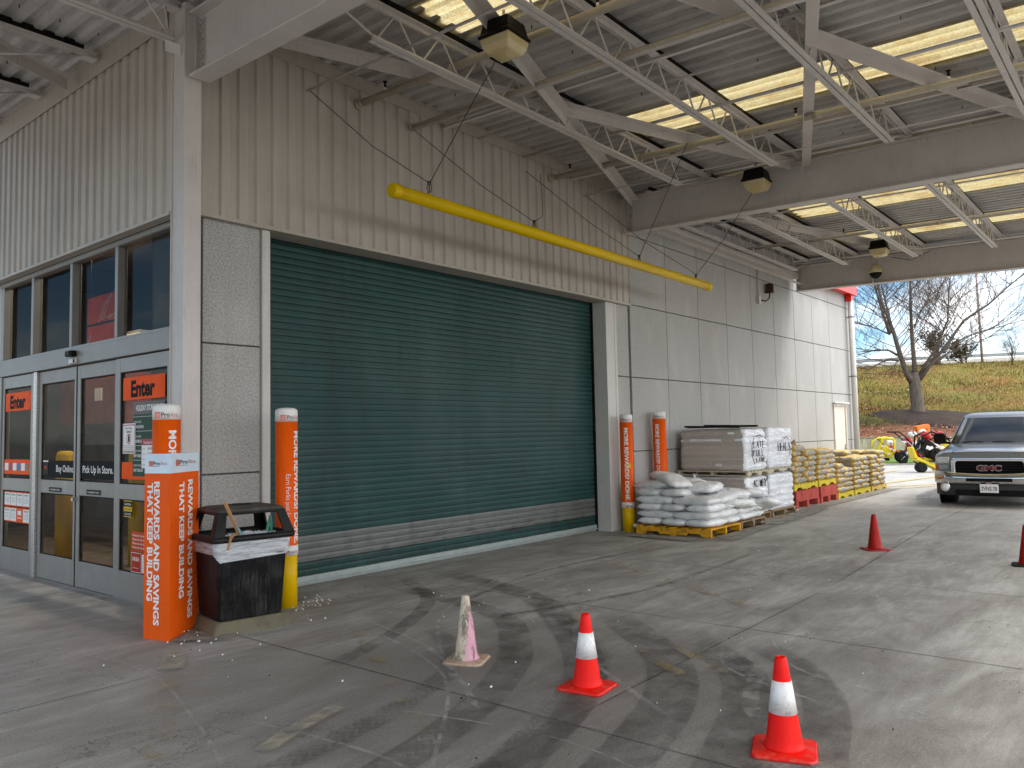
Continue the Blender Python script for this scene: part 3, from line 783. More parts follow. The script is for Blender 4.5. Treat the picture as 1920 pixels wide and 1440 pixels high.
# bridging rods / angles across the joists
for x, r, dz, y0 in ((4.93, .014, -.245, 6.83), (6.42, .02, -.24, 6.83), (8.55, .022, -.02, 6.83), (10.0, .012, -.245, 6.83), (12.9, .014, -.245, 6.83), (15.2, .014, -.245, 6.83), (17.4, .014, -.245, 6.83), (7.6, .014, -.02, 6.83)):
    mb = MB(); mb.tube([(x, y0, 5.40 + zs(y0) + dz), (x, YE + .2, 5.40 + zs(YE) + dz)], r, n=8); cobj(mb, 'bridging_rod', M['joist'])
for x in (6.96, 9.7):
    mb = MB(); mb.bar((x, 6.83, 5.33 + zs(6.83)), (x, YE + .2, 5.33 + zs(YE)), .05, .006); mb.bar((x + .025, 6.83, 5.355 + zs(6.83)), (x + .025, YE + .2, 5.355 + zs(YE)), .006, .05); cobj(mb, 'bridging_angle', M['joist'])
# ledger channel along the wall in the second bay
c = MB(); c.box(11.36, 18.7, 6.70, 6.90, 5.09, 5.10); c.box(11.36, 18.7, 6.70, 6.708, 5.101, 5.21); c.box(11.36, 18.7, 6.72, 6.90, 5.30, 5.308); c.box(11.36, 18.7, 6.80, 6.81, 5.308, 5.54)
c.box(11.30, 18.7, 6.60, 6.70, 4.95, 4.958)
for k in range(9): c.tube([(11.9 + k * .8, 6.65, 4.95), (11.9 + k * .8, 6.65, 4.935)], .014, n=6)
cobj(c, 'wall_ledger', M['joist'])
# gutter-like trim on beam three
c = MB(); c.box(18.62, 18.70, YE, 6.7, 5.45, 5.47)
cobj(c, 'beam_flashing', M['alu_bright'])

# ------------------------------------------------------------------ sprinkler pipes
def sprinkler_pipe(x, z, r, label, heads, y0=6.84):
    t = thing('sprinkler_pipe', label, 'pipe', (x, y0, z), group='sprinkler pipes under the canopy roof')
    mb = MB(); L = y0 - YE - .3; mb.tube([(0, 0, 0), (0, -L, -.03 * L)], r, n=14)
    for k in range(3): y = -1.4 - k * 2.4; mb.tube([(0, y, .03 * y), (0, y - .09, .03 * (y - .09))], r * 1.18, n=14)
    mb.obj('pipe_run', M['pipe'], t)
    fl = MB(); fl.tube([(0, .0, 0), (0, -.035, -.001)], r * 1.5, n=14); fl.tube([(0, -.035, 0), (0, -.08, -.002)], r * 1.22, n=10); fl.obj('coupling', M['pipe'], t)
    for y in heads:
        h = MB(); h.tube([(0, y, .03 * y + r), (0, y, .03 * y + r + .035)], .014, n=8)
        h.obj('head_fitting', M['white_print'], t)
        h = MB(); h.tube([(0, y, .03 * y + r + .035), (0, y, .03 * y + r + .06), (0, y, .03 * y + r + .09), (0, y, .03 * y + r + .094), (0, y, .03 * y + r + .1)], [.012, .014, .01, .028, .028], n=8)
        h.obj('sprinkler_head', M['black_metal'], t)
    return t
sprinkler_pipe(5.62, 5.27, .038, 'thick cream sprinkler pipe nearest the entrance corner, passing over the large lamp', (-.45, -3.2, -6.0))
sprinkler_pipe(9.18, 5.27, .038, 'cream sprinkler pipe running beside the second beam, entering the cladding right of the yellow bar', (-.35, -3.6, -5.2))
sprinkler_pipe(15.6, 5.27, .034, 'sprinkler pipe in the farther canopy bay past the second beam', (-2.2, -5.2), 6.9)
t_ = thing('sprinkler_branch', 'thinner cream pipe between the two sprinkler mains', 'pipe', (6.42, 6.84, 5.24), group=None)
mb = MB(); mb.tube([(0, 0, 0), (0, -7.6, -.228)], .026, n=12); mb.obj('pipe_run', M['pipe'], t_)
mb = MB(); mb.tube([(0, 0, 0), (0, -.03, 0)], .045, n=12); mb.obj('coupling', M['pipe'], t_)

# ------------------------------------------------------------------ canopy lamps
def lamp(x, y, z, s, label, rot=0):
    t = thing('canopy_lamp', label, 'lamp', (x, y, z), rot, 'square lamps hung under the canopy')
    h = MB(); h.loft([[Vector((s * a * sx_, s * a * sy_, zz)) for sx_, sy_ in ((-1, -1), (1, -1), (1, 1), (-1, 1))] for a, zz in ((.52, 0), (.52, .02), (.47, .04), (.40, s * .48), (.34, s * .52))], smooth=False)
    h.obj('housing', M['black_metal'], t, bevel=.006)
    l = MB(); l.loft([[Vector((s * a * sx_, s * a * sy_, zz)) for sx_, sy_ in ((-1, -1), (1, -1), (1, 1), (-1, 1))] for a, zz in ((.12, -s * .46), (.36, -s * .38), (.45, -s * .2), (.49, -.003))], smooth=False)
    l.obj('lens', M['lens'], t, bevel=.012, seg=3)
    a = MB(); a.tube([(0, 0, s * .5), (0, 0, s * .5 + .12)], .014, n=8); a.tube([(s * .4, 0, s * .3), (s * .9, 0, s * .35), (s * 1.6, .3, s * .6)], .009, n=6); a.obj('stem', M['joist'], t)
    return t
lamp(5.29, 4.42, 5.05, .33, 'large square lamp with yellowed lens nearest the camera', math.radians(4))
lamp(10.83, 4.42, 5.07, .33, 'square lamp with cream lens hung in front of the second beam', math.radians(4))
lamp(16.75, 4.38, 5.08, .33, 'small square lamp with yellow lens in the far bay', math.radians(4))
# dome camera on the third beam
t = thing('security_camera', 'dome security camera hanging on twin rods from the far beam', 'camera', (18.55, 4.95, 4.98))
mb = MB(); mb.lathe([(.04, .17), (.11, .12), (.145, .02), (.15, -.02), (.14, -.03)], n=20); mb.obj('hood', M['lens'], t)
mb = MB(); mb.lathe([(.02, -.16), (.08, -.13), (.12, -.07), (.13, -.031)], n=20); mb.obj('dome', M['black_metal'], t)
mb = MB()
for dx in (-.06, .02): mb.tube([(.08, dx, .55), (.08, dx, -.14)], .008, n=6)
mb.tube([(.12, .1, .52), (.12, .1, -.22)], .011, n=6)
mb.obj('rod', M['joist'], t)
mb = MB(); mb.tube([(.1, -.3, .3), (.09, -.7, .16), (.08, -1.1, .3)], .006, n=5); mb.obj('cable', M['wire'], t)

# ------------------------------------------------------------------ hanging clearance bar
t = thing('clearance_bar', 'long yellow clearance bar hung on wires in front of the shutter', 'clearance bar', (5.33, 5.95, 4.03))
def cb(x, y, z): return (x - 5.33, y - 5.95, z - 4.03)
mb = MB(); mb.tube([cb(5.36, 5.95, 4.035), cb(12.32, 5.95, 3.975)], .068, n=24); mb.obj('tube', M['yellow_pipe'], t)
for a, b in ((5.30, 5.40), (12.27, 12.37)):
    z = 4.035 if a < 8 else 3.975
    mb = MB(); mb.tube([cb(a, 5.95, z), cb(a + .008, 5.95, z), cb(b - .004, 5.95, z), cb(b, 5.95, z)], [.068, .075, .075, .070], n=24); mb.obj('end_cap', M['yellow_pipe'], t, bevel=.002)
def wire(pts, ax):
    mb = MB(); mb.tube([cb(*p) for p in pts], .0045, n=5)
    k = pts[-1]
    mb.tube([cb(k[0], k[1], k[2]), cb(k[0] + .02, k[1], k[2] - .06), cb(k[0], k[1], k[2] - .13), cb(k[0] - .02, k[1], k[2] - .06), cb(k[0], k[1], k[2])], .0045, n=5)
    mb.lathe([(.003, -.02), (.012, 0), (.003, .02)], n=6, c=cb(k[0], k[1], k[2] + .0))
    mb.obj('suspension_wire', M['wire'], t)
wire([(4.93, 6.80, 5.20), (5.42, 6.37, 4.62), (5.84, 5.97, 4.24)], 0); wire([(5.30, 4.30, 5.16), (5.55, 5.1, 4.7), (5.85, 5.95, 4.24)], 0)
wire([(6.42, 6.80, 5.20), (7.1, 6.37, 4.6), (7.64, 5.97, 4.17)], 0); wire([(8.75, 6.7, 5.2), (8.45, 6.45, 4.75), (8.0, 6.1, 4.33), (7.64, 5.95, 4.17)], 0)
wire([(8.55, 6.80, 5.22), (9.4, 6.37, 4.6), (10.13, 5.97, 4.14)], 0); wire([(8.9, 4.5, 5.13), (9.5, 5.2, 4.65), (10.13, 5.95, 4.14)], 0)
wire([(10.0, 6.80, 5.20), (11.0, 6.4, 4.6), (11.9, 6.0, 4.16), (11.93, 5.97, 4.11)], 0); wire([(10.83, 4.42, 5.02), (11.4, 5.2, 4.5), (11.93, 5.95, 4.11)], 0)
mb = MB()
for x in (5.85, 7.64, 10.13, 11.93):
    z = 4.035 - (x - 5.36) * .0086
    mb.tube([cb(x, 5.95, z + .05), cb(x, 5.95, z + .10)], .006, n=6); mb.tube([cb(x, 5.95, z - .062), cb(x, 5.95, z - .085)], .008, n=6)
mb.obj('eye_bolts', M['yellow_pipe'], t)

# ------------------------------------------------------------------ store building
WY = 6.93
BO = Vector((3.7, 6.93, 0))
store = thing('store_building', 'large store with pale concrete panel walls and ribbed metal cladding', 'building', BO)
def sobj(mb, name, mat=None, parent=None, **k):
    mb.v = [(v[0] - BO.x, v[1] - BO.y, v[2]) for v in mb.v]
    return mb.obj(name, mat, parent or store, **k)
# concrete wall as separate panels with real joints
JX = [11.42 + 1.245 * k for k in range(10)]; JZ = [0, 1.236, 2.465, 3.685, 4.87, 6.05]
mb = MB(); g_ = .0075
def panel(x0, x1, z0, z1, y0=WY): mb.box(x0 + g_, x1 - g_, y0, y0 + .18, z0 + (g_ if z0 > 0 else 0), z1 - g_)
pan = [(3.82, 4.44)] + [(10.97, 11.36)] + [(JX[i], JX[i + 1]) for i in range(9)]
pan.append((JX[9], 23.10))
sobj(mb, 'concrete_wall', M['concrete'], bevel=.004, seg=1) if mb.v else None
for a, b in pan[:1]:
    for k in range(3): panel(a, b, JZ[k], JZ[k + 1])
sobj(mb, 'concrete_wall', M['concrete'], bevel=.004, seg=1); mb = MB()
for a, b in pan[1:]:
    for k in range(5):
        if a < 11 and k > 2: continue
        if abs(a - JX[8]) < .01 and k < 2: continue
        panel(a, b, JZ[k], JZ[k + 1])
# around the service door
panel(JX[8], 21.43, 0, JZ[1]); panel(JX[8], 21.43, JZ[1], JZ[2]) if JX[8] < 21.40 else None
panel(22.47, JX[9], 0, JZ[1]); panel(22.47, JX[9], JZ[1], JZ[2]); panel(21.43, 22.47, 2.22, JZ[2])
sobj(mb, 'concrete_wall', M['concrete'], bevel=.004, seg=1)
mb = MB(); mb.box(3.74, 4.5, WY + .03, WY + .17, 0, 3.7)
sobj(mb, 'joint_sealant', M['joint'])
mb = MB(); mb.box(10.9, 23.09, WY + .03, WY + .16, 0, 6.04)
sobj(mb, 'joint_sealant', M['joint'])
mb = MB(); mb.box(3.64, 3.665, 6.84, 6.93, 0, 3.62); mb.box(3.72, 3.765, 6.90, 6.95, 0, 3.62)
sobj(mb, 'corner_trim', M['jamb'])
mb = MB(); mb.box(23.1, 23.12, WY + .02, 14, 0, 6.05); mb.box(11.3, 23.1, WY + .19, 7.3, 5.2, 6.05); sobj(mb, 'side_wall', M['concrete'])
# ribbed cladding
def ribbed(run, length, z0, z1, pitch=.187, amp=.024):
    """returns list of (u, depth) and makes a vertical ribbed sheet; run(u, d, z) -> point"""
    n = round(length / pitch); p = length / n; pts = []
    for i in range(n):
        a = i * p
        pts += [(a, 0), (a + p * .50, 0), (a + p * .60, amp), (a + p * .90, amp)]
    pts.append((length, 0)); m = MB(); k = len(pts)
    m.add([run(u, d, z0) for u, d in pts] + [run(u, d, z1) for u, d in pts], [(i, i + 1, k + i + 1, k + i) for i in range(k - 1)])
    return m
m = ribbed(lambda u, d, z: (3.78 + u, 6.85 + d, z), 7.54, 3.665, 5.62); sobj(m, 'metal_cladding', M['clad'], fixn=False)
m = ribbed(lambda u, d, z: (3.50 + d, 6.895 + u, z), 6.3, 3.63, 5.72); sobj(m, 'metal_cladding', M['clad'], fixn=False)
mb = MB(); mb.box(3.67, 3.79, 6.835, 6.848, 3.66, 5.5); mb.box(3.67, 3.68, 6.849, 6.92, 3.66, 5.5)
for z in (3.72, 4.2, 4.7, 5.2):
    mb.tube([(3.73, 6.835, z), (3.73, 6.828, z)], .009, n=8)
sobj(mb, 'corner_flashing', M['clad'])
mb = MB(); mb.box(3.67, 11.33, 6.842, 6.90, 3.640, 3.664); mb.box(3.67, 11.33, 6.842, 6.846, 3.6645, 3.675)
mb.box(3.48, 3.58, 6.90, 13.2, 3.60, 3.629)
mb.box(4.45, 10.95, 6.90, 7.14, 3.641, 3.662)
sobj(mb, 'base_trim', M['clad'])
scrw = MB()
for k in range(40):
    scrw.tube([(3.86 + k * .187, 6.842, 3.69), (3.86 + k * .187, 6.838, 3.69)], .006, n=6)
    if k % 2: scrw.tube([(3.86 + k * .187, 6.85, 4.6), (3.86 + k * .187, 6.845, 4.6)], .006, n=6)
tag(sobj(scrw, 'cladding_screws', M['steel']), kind='stuff')
mb = MB(); mb.box(3.70, 11.15, 6.825, 6.834, 5.43, 5.62); mb.box(3.70, 11.15, 6.80, 6.8249, 5.56, 5.575)
mb.box(3.480, 3.489, 6.97, 13.2, 5.38, 5.74); mb.box(3.455, 3.4799, 6.97, 13.2, 5.60, 5.615)
sobj(mb, 'roof_fascia', M['fascia'])
# door jambs
mb = MB(); mb.box(4.44, 4.53, 6.905, 7.19, 0, 3.66); mb.box(4.4401, 4.5299, 6.899, 6.9049, 0, 3.639)
sobj(mb, 'door_jamb', M['jamb'], bevel=.003, seg=1)
mb = MB(); mb.box(10.66, 10.965, 6.915, 7.19, 0, 3.66)
mb.box(10.90, 10.9649, 6.909, 6.9149, 0, 3.639)
sobj(mb, 'door_jamb', M['jamb'], bevel=.004, seg=1)
# roll-up door
DY = 7.20
def slats(x0, x1, z0, n, pitch):
    prof = []
    for i in range(n):
        z = z0 + i * pitch
        prof += [(z, 0.022), (z + .0008, .0), (z + pitch * .5, -.003), (z + pitch - .0085, 0.0), (z + pitch - .0080, .022)]
    m = MB(); k = len(prof)
    m.add([(x0, DY + d, z) for z, d in prof] + [(x1, DY + d, z) for z, d in prof], [(i, k + i, k + i + 1, i + 1) for i in range(k - 1)])
    return m
door = MB().box(4.40, 10.80, DY + .03, DY + .05, 0.03, 3.9); dr = sobj(door, 'roll_up_door', M['slat'])
def dobj(m, name, mat, **k):
    m.v = [(v[0] - BO.x, v[1] - BO.y, v[2]) for v in m.v]; return m.obj(name, mat, dr, **k)
dobj(slats(4.50, 10.70, .105, 2, .0705), 'slat_curtain', M['slat'], fixn=False)
dobj(slats(4.50, 10.70, .246, 4, .0705), 'grey_slat_band', M['slat_grey'], fixn=False)
dobj(slats(4.50, 10.70, .528, 47, .0705), 'slat_curtain', M['slat'], fixn=False)
mb = MB(); mb.box(4.50, 10.70, DY - .03, DY + .012, .03, .10); mb.box(4.50, 10.70, DY - .055, DY - .0301, .03, .045); mb.box(4.5, 10.7, DY - .02, DY + .01, .004, .0299)
dobj(mb, 'bottom_bar', M['galv'], bevel=.002, seg=1)
mb = MB(); mb.box(10.635, 10.659, DY - .04, DY + .015, 0, 3.66)
dobj(mb, 'door_guide', M['black_metal'])
mb = MB(); mb.box(4.531, 4.55, DY - .06, DY + .015, 0, 3.66)
dobj(mb, 'door_guide', M['black_metal'])
mb = MB(); mb.box(4.45, 10.75, 7.15, 7.60, 3.65, 3.98); dobj(mb, 'curtain_hood', M['dark'])
# service door far along the wall
sd_ = MB().box(21.52, 22.38, WY + .004, WY + .029, .02, 2.13); sdo = sobj(sd_, 'service_door', pbr('cream door', 'd8cdc0', 'cfc3b6', .5))
def so2(m, name, mat, **k):
    m.v = [(v[0] - BO.x, v[1] - BO.y, v[2]) for v in m.v]; return m.obj(name, mat, sdo, **k)
mb = MB(); mb.box(21.44, 21.515, WY - .02, WY + .10, 0, 2.13); mb.box(22.385, 22.46, WY - .02, WY + .10, 0, 2.13); mb.box(21.44, 22.46, WY - .02, WY + .10, 2.135, 2.20)
so2(mb, 'door_frame', pbr('cream frame', 'd2c6b8', rough=.5))
mb = MB(); mb.box(21.36, 22.56, WY - .09, WY - .021, 2.21, 2.235); so2(mb, 'drip_cap', M['white'])
for z in (.35, 1.1, 1.85): so2(MB().box(21.505, 21.53, WY - .01, WY + .003, z, z + .12), 'hinge', M['alu'])
mb = MB(); mb.box(22.27, 22.33, WY - .006, WY + .003, .92, 1.12); mb.tube([(22.30, WY - .001, 1.02), (22.30, WY - .03, 1.02), (22.18, WY - .03, 1.02)], .012, n=8); so2(mb, 'door_handle', M['alu'])
# red cornice at the far corner
mb = MB(); mb.box(19.4, 22.98, 6.74, 6.92, 5.24, 5.32, m=M['red']); mb.box(19.4, 23.0, 6.69, 6.739, 5.22, 5.85, m=M['red']); mb.box(23.001, 23.12, 6.69, 7.4, 5.22, 5.85, m=M['red'])
mb.box(22.78, 22.98, 6.745, 6.90, 5.06, 5.2399, m=M['red'])
sobj(mb, 'cornice')
# downpipe
t = thing('downpipe', 'pale round downpipe on the far end of the concrete wall', 'downpipe', (22.88, 6.80, 0))
mb = MB(); mb.tube([(0, 0, .02), (0, 0, 5.07)], .075, n=18); mb.obj('pipe_run', M['jamb'], t)
for z in (.9, 2.95, 4.6): mb = MB(); mb.tube([(0, 0, z), (0, 0, z + .04)], .083, n=18); mb.box(-.02, .02, .08, .12, z, z + .03); mb.obj('clamp', M['alu'], t)
# wall horn light with conduit
t = thing('alarm_light', 'small dark alarm light on a bent arm with conduit, high on the concrete wall', 'alarm light', (16.75, WY, 4.40))
mb = MB(); mb.box(-.05, .05, -.07, -.001, -.10, .06); mb.obj('junction_box', M['jamb'], t, bevel=.004)
mb = MB(); mb.tube([(0, -.03, .06), (0, -.03, .75)], .014, n=8); mb.obj('conduit', M['steel'], t)
mb = MB(); mb.tube([(.05, -.05, -.02), (.25, -.09, -.02), (.42, -.1, .05), (.48, -.1, .18)], .014, n=8); mb.obj('arm', M['black_metal'], t)
mb = MB(); mb.lathe([(.06, 0), (.10, .01), (.10, .03), (.085, .05), (.085, .2), (.06, .22)], n=16, c=(.48, -.1, .18)); mb.obj('beacon', pbr('dark red glass', '3a1512', '241110', .3), t)

# ------------------------------------------------------------------ entrance storefront (plane facing -X)
FX, GX = 3.60, 3.672
def shell(y0, y1, z0, z1, x0=FX, x1=FX + .09): return (x0, x1, y0, y1, z0, z1)
mb = MB()
for y0, y1, x0, x1 in ((6.96, 7.10, FX, FX + .10), (8.19, 8.25, FX, FX + .10), (9.305, 9.365, FX, FX + .10), (10.42, 10.485, FX, FX + .10), (11.40, 11.50, FX, FX + .10)):
    mb.box(x0, x1, y0, y1, 2.6151, 3.545)
mb.box(FX, FX + .10, 6.96, 11.5, 3.5451, 3.60); mb.box(FX - .012, FX - .0001, 6.96, 11.5, 3.55, 3.60)
mb.box(FX + .001, FX + .0999, 6.961, 11.499, 2.585, 2.6149)
fr = sobj(mb, 'transom_frame', M['alu'], bevel=.003, seg=1)
def fobj(m, name, mat, par=None, **k):
    m.v = [(v[0] - BO.x, v[1] - BO.y, v[2]) for v in m.v]; return m.obj(name, mat, par or fr, **k)
for a, b in ((7.10, 8.19), (8.25, 9.305), (9.365, 10.42), (10.485, 11.40)):
    fobj(MB().box(GX, GX + .006, a, b, 2.615, 3.545), 'glass_pane', M['glass'])
sobj(MB().box(FX - .02, FX + .12, 6.955, 11.52, 2.405, 2.584), 'door_header', m_paint('header aluminium', '8c8984', '66635d', .6, .45, 2, metal=.25), bevel=.004, seg=1)
mb = MB(); mb.box(FX - .005, FX + .1, 10.285, 10.37, 0, 2.404); sobj(mb, 'door_post', M['alu_bright'], bevel=.01, seg=2)
mb = MB(); mb.box(FX - .005, FX + .1, 11.42, 11.52, 0, 2.404); mb.box(FX, FX + .1, 6.96, 7.06, 0, 2.404); sobj(mb, 'door_post', M['alu'], bevel=.004, seg=1)
def leaf(name, y0, y1, sl, sr, x, mat):
    """sl: stile at the high-Y side (left in the picture), sr at the low-Y side"""
    m = MB(); d = .05
    m.box(x, x + d, y1 - sl, y1, .015, 2.395); m.box(x, x + d, y0, y0 + sr, .015, 2.395)
    for z0, z1 in ((.015, .29), (.99, 1.14), (2.25, 2.395)): m.box(x + .002, x + d - .002, y0 + sr, y1 - sl, z0, z1)
    o = sobj(m, name, mat, bevel=.004, seg=1)
    for z0, z1 in ((.29, .99), (1.14, 2.25)): fobj(MB().box(x + .022, x + .028, y0 + sr, y1 - sl, z0, z1), 'glass_pane', M['glass'], o)
    gk = MB()
    for z0, z1 in ((.29, .99), (1.14, 2.25)):
        gk.box(x + .012, x + .021, y0 + sr, y0 + sr + .012, z0, z1); gk.box(x + .012, x + .021, y1 - sl - .012, y1 - sl, z0, z1)
        gk.box(x + .012, x + .021, y0 + sr, y1 - sl, z0, z0 + .012); gk.box(x + .012, x + .021, y0 + sr, y1 - sl, z1 - .012, z1)
    fobj(gk, 'glazing_gasket', M['black_rubber'], o)
    return o
leaf('fixed_side_panel', 10.41, 11.41, .06, .06, FX + .01, M['alu'])
l1 = leaf('sliding_door', 9.22, 10.27, .07, .06, FX + .03, M['alu_dirty'])
l2 = leaf('sliding_door', 8.24, 9.205, .08, .05, FX + .03, M['alu_dirty'])
leaf('fixed_side_panel', 7.07, 8.23, .10, .10, FX + .01, M['alu'])
fobj(MB().box(FX + .025, FX + .04, 9.206, 9.219, .02, 2.39), 'meeting_strip', M['black_rubber'], l1)
mb = MB(); mb.box(FX - .01, FX + .029, 9.18, 9.23, .93, .965); fobj(mb, 'latch', M['alu_bright'], l2)
sobj(MB().box(FX + .02, FX + .1, 7.0, 11.45, .001, .012), 'threshold', M['alu'])
# sensors on the header
t = thing('door_sensor', 'black motion sensor on the header over the sliding doors', 'sensor', (FX - .02, 9.18, 2.52))
mb = MB(); mb.loft([[Vector((x, y * s, z * s)) for y, z in ((-.08, -.03), (.08, -.03), (.07, .035), (-.07, .035))] for x, s in ((-.001, 1), (-.05, 1), (-.075, .75))], smooth=False); mb.obj('sensor_body', M['black_metal'], t, bevel=.008)
t = thing('door_status_switch', 'small white and black unit under the motion sensor', 'sensor', (FX - .02, 9.17, 2.44))
mb = MB(); mb.box(-.03, -.001, -.085, .08, -.025, .025); mb.obj('sensor_body', M['white_print'], t, bevel=.004)
mb = MB(); mb.box(-.032, -.0301, -.084, -.04, -.02, .02); mb.obj('sensor_eye', M['black_metal'], t)

# notices stuck on the glass ; picture left is high Y
def dull(*ms):
    for m in ms: m.node_tree.nodes['Principled BSDF'].inputs['Specular IOR Level'].default_value = .08
dull(M['white'], M['orange_flat'])
def notice(name, label, y0, y1, z0, z1, mat, x=FX + .030, group=None, cat='sign'):
    t = thing(name, label, cat, (x, y1, z0), group=group)
    dull(mat); mb = MB().box(-.002, 0, -(y1 - y0), 0, 0, z1 - z0); mb.obj('sheet', mat, t)
    t['wd'] = y1 - y0; t['ht'] = z1 - z0
    return t
def ink(t, items, mat, name='lettering', dx=-.0032):
    """items: (text, u0, u1, v0, h, bold) in sheet metres from the picture's lower left"""
    mb = MB(); fn = lambda u, v: (dx, -u, v)
    for it in items: put_text_fit(mb, it[0], it[1], it[2], it[3], it[4], mat, fn, bold=it[5] if len(it) > 5 else .01)
    return mb.obj(name, mat, t, fixn=False)
def blocks(t, rects, mat, name='print', dx=-.0026):
    mb = MB()
    for u0, u1, v0, v1 in rects: mb.add([(dx, -u0, v0), (dx, -u1, v0), (dx, -u1, v1), (dx, -u0, v1)], [(0, 1, 2, 3)])
    return mb.obj(name, mat, t, fixn=False)
OR = M['orange_flat']
t = notice('enter_sign', 'orange Enter sign on the glass panel right of the sliding doors', 7.22, 8.075, 1.965, 2.19, OR, x=FX + .02); ink(t, [('Enter', .17, .66, .035, .155, .045)], M['blackprint'])
t = notice('enter_sign', 'orange Enter sign on the glass panel left of the sliding doors', 10.50, 11.32, 1.965, 2.19, OR, x=FX + .02); ink(t, [('Enter', .15, .66, .035, .155, .045)], M['blackprint'])
GRN, MAR = pbr('dark green print', '1d3a2c', '244636', .4), pbr('maroon print', '3c1a18', rough=.4)
t = notice('hours_sign', 'holiday store hours sign with maroon heading and green rows', 7.22, 7.86, 1.22, 1.94, GRN, x=FX + .022)
blocks(t, [(0, .64, .60, .72)], MAR, 'heading'); ink(t, [('HOLIDAY STORE HOURS', .06, .60, .635, .055, .02)], M['white'])
rows = []
for k in range(4):
    z = .50 - k * .14; rows += [(('THANKSGIVING', 'CHRISTMAS DAY', 'NEW YEARS EVE', 'NEW YEARS DAY')[k], .02, .22, z - .035, .03, .02), ('HOLIDAY HOURS', .02, .17, z + .015, .022, 0), (('8', '8', '8', '9')[k] + 'AM', .42, .60, z - .02, .055, .02)]
ink(t, rows, M['white'], 'hours')
blocks(t, [(.0, .64, .575 - k * .14, .578 - k * .14) for k in range(4)], M['white'], 'rule')
RD = pbr('sign red', 'a51e26', rough=.5)
t = notice('safety_sign', 'white For Your Safety notice with red border', 7.80, 8.065, 1.44, 1.735, M['white'], x=FX + .016)
blocks(t, [(.008, .257, .275, .285), (.008, .257, .01, .02), (.008, .016, .01, .285), (.249, .257, .01, .285)], RD, 'border')
ink(t, [('For Your', .06, .20, .238, .024, .015), ('Safety', .08, .19, .205, .024, .015)] + [('keep clear of doors please', .03, .235, .075 - k * .018, .009, 0) for k in range(4)], M['blackprint'])
mb = MB()
for k in range(24):
    a, b = 2 * math.pi * k / 24, 2 * math.pi * (k + 1) / 24
    mb.add([(-.0035, -.13 - r * math.cos(q), .145 + r * math.sin(q)) for q, r in ((a, .05), (b, .05), (b, .040), (a, .040))], [(0, 1, 2, 3)])
mb.obj('ring', RD, t, fixn=False); blocks(t, [(.112, .148, .115, .172), (.12, .14, .175, .183)], M['blackprint'], 'pictogram')
t = notice('price_notice', 'white price list with red heading behind the tall orange post', 7.38, 7.67, 1.30, 1.58, M['white'], x=FX + .018)
blocks(t, [(0, .29, .22, .28)], RD, 'heading'); ink(t, [('Two Day Rental', .04, .25, .235, .026, .01)], M['white'])
ink(t, [('8.00', .13, .22, .18 - k * .05, .02, .01) for k in range(4)] + [('item', .02, .07, .18 - k * .05, .012, 0) for k in range(4)], M['blackprint'], 'prices')
t = notice('no_smoking_strip', 'orange No S strip across the right glass panel', 7.18, 8.10, 1.19, 1.355, OR, x=FX + .024); ink(t, [('No Smoking', .30, .88, .045, .075, .02)], M['white'])
for y0, y1, s, a, b, lab in ((9.285, 10.20, 'Buy Online.', .42, .90, 'black Buy Online strip on the left sliding door'), (8.295, 9.12, 'Pick Up In Store.', .05, .78, 'black Pick Up In Store strip on the right sliding door')):
    t = notice('door_strip', lab, y0, y1, 1.17, 1.362, M['blackprint'], x=FX + .046); ink(t, [(s, a, b, .065, .078, .012)], M['white'])
t = notice('contactless_sticker', 'small black sticker with orange waves beside Buy Online', 10.00, 10.15, 1.20, 1.34, M['black_metal'], x=FX + .042)
mb = MB()
for r in (.018, .032, .046):
    for k in range(8):
        a, b = math.radians(45 + 90 * k / 8), math.radians(45 + 90 * (k + 1) / 8)
        mb.add([(-.003, -.075 + q * 0 - rr * math.cos(q), .045 + rr * math.sin(q)) for q, rr in ((a, r), (b, r), (b, r + .007), (a, r + .007))], [(0, 1, 2, 3)])
mb.obj('waves', OR, t, fixn=False)
blocks(t, [(.0, .15, .145, .16)], M['white'], 'caption')
t = notice('card_strip', 'orange strip of payment cards on the left glass panel', 10.49, 11.33, 1.19, 1.37, OR, x=FX + .02)
cols = [M['white'], RD, M['white'], pbr('card blue', '2b6f9e', rough=.5), M['white'], pbr('card tan', 'a4653c', rough=.5)]
for k, c in enumerate(cols): blocks(t, [(.02 + k * .135, .14 + k * .135, .045, .135)], c, 'card')
for r_ in range(2):
    for k in range(4):
        y1 = 11.30 - k * .205; z0 = .80 - r_ * .19
        org = (r_ == 1 and k == 2)
        t = notice('notice_card', ['white notice card in the upper row on the lower left glass', 'white notice card in the lower row on the lower left glass'][r_] if not org else 'orange notice card in the lower row on the lower left glass', y1 - .19, y1, z0, z0 + .175, OR if org else M['white'], x=FX + .02, group=None if org else 'white notice cards, %s row' % ('upper', 'lower')[r_])
        if not org:
            blocks(t, [(.0, .19, .0, .012), (.0, .19, .163, .175)], OR, 'border')
            ink(t, [('NOTICE', .03, .16, .13, .02, .02)] + [('please read before entry', .02, .165, .10 - q * .018, .009, 0) for q in range(4)], M['blackprint'])
        else: blocks(t, [(.04, .15, .09, .14), (.03, .16, .05, .06)], M['white'])
t = notice('caution_label', 'black and yellow caution label on the lower right glass', 7.86, 8.04, .82, .98, M['black_metal'], x=FX + .02)
blocks(t, [(.0, .18, .055, .10), (0, .18, 0, .008), (0, .18, .152, .16)], M['yellow']); ink(t, [('CAUTION', .02, .16, .115, .02, .02), ('AUTO DOOR', .02, .16, .02, .02, .01)], M['white_print']); ink(t, [('STAND CLEAR', .015, .165, .068, .018, .01)], M['blackprint'], 'caption')
